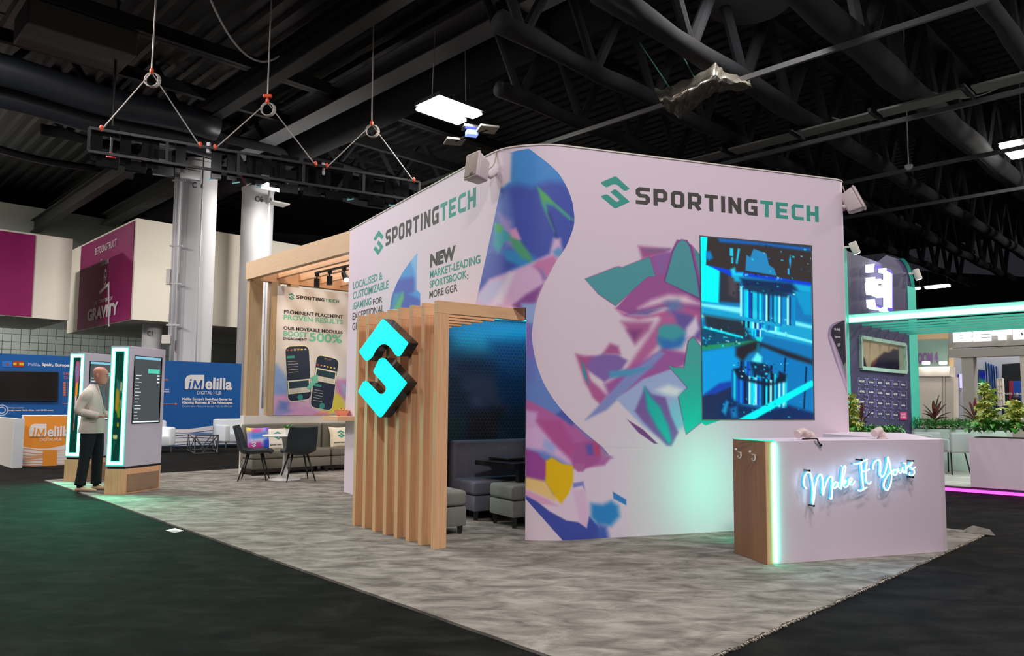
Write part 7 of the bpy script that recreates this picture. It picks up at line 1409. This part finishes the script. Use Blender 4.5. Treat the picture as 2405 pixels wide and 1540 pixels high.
# room 4 poster and beige partitions left of it
RP = Plane(AT(2190, 830, 19.0)[:2], H1[:2]); 
if RP.u[0] < 0: RP.u = -RP.u
rm = thing('room_partition', 'beige partition wall with a green poster reading room 4', 'wall', RP.q(2190, 900)); 
def rslab(q, m, nm, off=0., t=.05, par=rm): mb = MB(); mb.slab([RP.q(x, y, off) for x, y in q], RP.n, t); return obj(nm, mb, m, par)
rslab([(2120, 1060), (2240, 1060), (2240, 770), (2120, 770)], mat('tan_wall', L(196, 168, 130, 1.1), .7), 'partition'); rslab([(2120, 862), (2227, 862), (2227, 797), (2120, 800)], mat('green_poster', L(120, 148, 138, 1.1), .6, noise=.2, nscale=1.5), 'poster_sheet', .03)
wordsq('lettering', RP, 'ROOM 4', 2146, 2202, 829, 854, mat('purple_text', L(110, 70, 130), .6), rm, .05, .05); rslab([(2120, 884), (2230, 884), (2230, 860), (2120, 862)], BEI2, 'pelmet', .5, .5)
for x in (2175, 2215): p = RP.q(x, 852, .6); l_ = thing('picture_lamp', ('left' if x < 2200 else 'right')+' small bright lamp under the room 4 poster', 'lamp', p); obj('lamp_head', MB().box(p, (.16, .08, .06), RP.u), LAMP, l_, bevel=.01); obj('arm', MB().bar(p, p-[0, 0, .25], .02, .02), BLACK, l_)
cab = [(2156, 2214), (2215, 2219.5), (2220.5, 2240)]
for a, b in cab: rslab([(a, 1060), (b, 1060), (b, 885), (a, 885)], BEI2, 'cabinet_door', .45, .4)
# stooping man far right
m2p = np.array([BP.q(2381, 960, 1.2)[0], BP.q(2381, 960, 1.2)[1], 0.]); 
sc2 = 1.0; hd2 = AT(2384, 940, m2p[1]); sh2 = AT(2372, 956, m2p[1]); hp2 = AT(2368, 992, m2p[1])
man2 = thing('person', 'dark haired man in a dark navy shirt stooping beyond the right planter', 'person', m2p)
def o2(n, mb, m, p=man2, **k): return obj(n, mb, m, p, **k)
Z = lambda a: np.array([0, 0, a]); Y = np.array([0, .14, 0]); el2 = AT(2376, 972, m2p[1]-.15); wr2 = AT(2388, 963, m2p[1]-.2); hb = hp2.copy(); kn = hb*[1, 1, 0]+[.05, 0, .48]; an = hb*[1, 1, 0]+[0, 0, .10]
J2 = [(hb, .12), ((hb+sh2)/2, .12), (sh2, (.10, .12)), ((sh2+hd2)/2+[0, 0, .01], .055), (sh2-Y*1.2, .06), (el2, .045), (wr2, .03), (sh2+Y*1.2, .06), (el2+Y*2, .045), (wr2+Y*1.6, .03), (hb-Y*.6-Z(.06), .085), (kn-Y*.6, .06), (an-Y*.6, .045), (hb+Y*.6-Z(.06), .085), (kn+Y*.6, .06), (an+Y*.6, .045)]
E2_ = [(0, 1), (1, 2), (2, 3), (2, 4), (4, 5), (5, 6), (2, 7), (7, 8), (8, 9), (0, 10), (10, 11), (11, 12), (0, 13), (13, 14), (14, 15)]
b2 = o2('body', skin_mesh(J2, E2_), SKIN2, smooth=True); NV2 = mat('navy_shirt', L(30, 42, 58), .8)
o2('shirt', skin_mesh([(J2[0][0]+Z(.02), .14), (J2[1][0], .15), (J2[2][0], (.125, .15)), (J2[4][0], .08), ((J2[4][0]+J2[5][0])/2, .07), (J2[7][0], .08), ((J2[7][0]+J2[8][0])/2, .07)], [(0, 1), (1, 2), (2, 3), (3, 4), (2, 5), (5, 6)]), NV2, smooth=True)
o2('trousers', skin_mesh([(J2[0][0]-Z(.02), .145), (J2[10][0], .10), (J2[11][0], .075), (J2[12][0], .065), (J2[13][0], .10), (J2[14][0], .075), (J2[15][0], .065)], [(0, 1), (1, 2), (2, 3), (0, 4), (4, 5), (5, 6)]), NAVY, smooth=True)
for s in (-1, 1): o2('shoe', MB().box(an+Y*.6*s+[.06, 0, -.05], (.27, .09, .09)), BLACK, bevel=.03, smooth=2)
hair = ell((-.02, 0, .045), (.108, .088, .10), 20, 12); hm = MB(); hm.add(hair.v, hair.f)
head(lambda n, mb, m, p, **k: o2(n, mb, m, p, **k), hd2, SKIN2, math.radians(48), man2, hair=hm, brow=False)
hand(lambda n, mb, m, p, **k: o2(n, mb, m, p, **k), wr2, (1, 0, .2), (0, 1, 0), SKIN2, b2); hand(lambda n, mb, m, p, **k: o2(n, mb, m, p, **k), wr2+Y*1.6, (1, 0, .2), (0, -1, 0), SKIN2, b2)
tt2 = thing('work_table', 'white table in front of the stooping man', 'table', BP.q(2385, 1000, 1.8)); p = BP.q(2378, 985, 1.9); obj('tabletop', MB().box(p, (2.0, .7, .05), BP.u), WHITE2, tt2); obj('front_panel', MB().box([p[0], p[1], p[2]/2], (1.9, .6, max(.2, p[2]-.06)), BP.u), WHITE2, tt2)
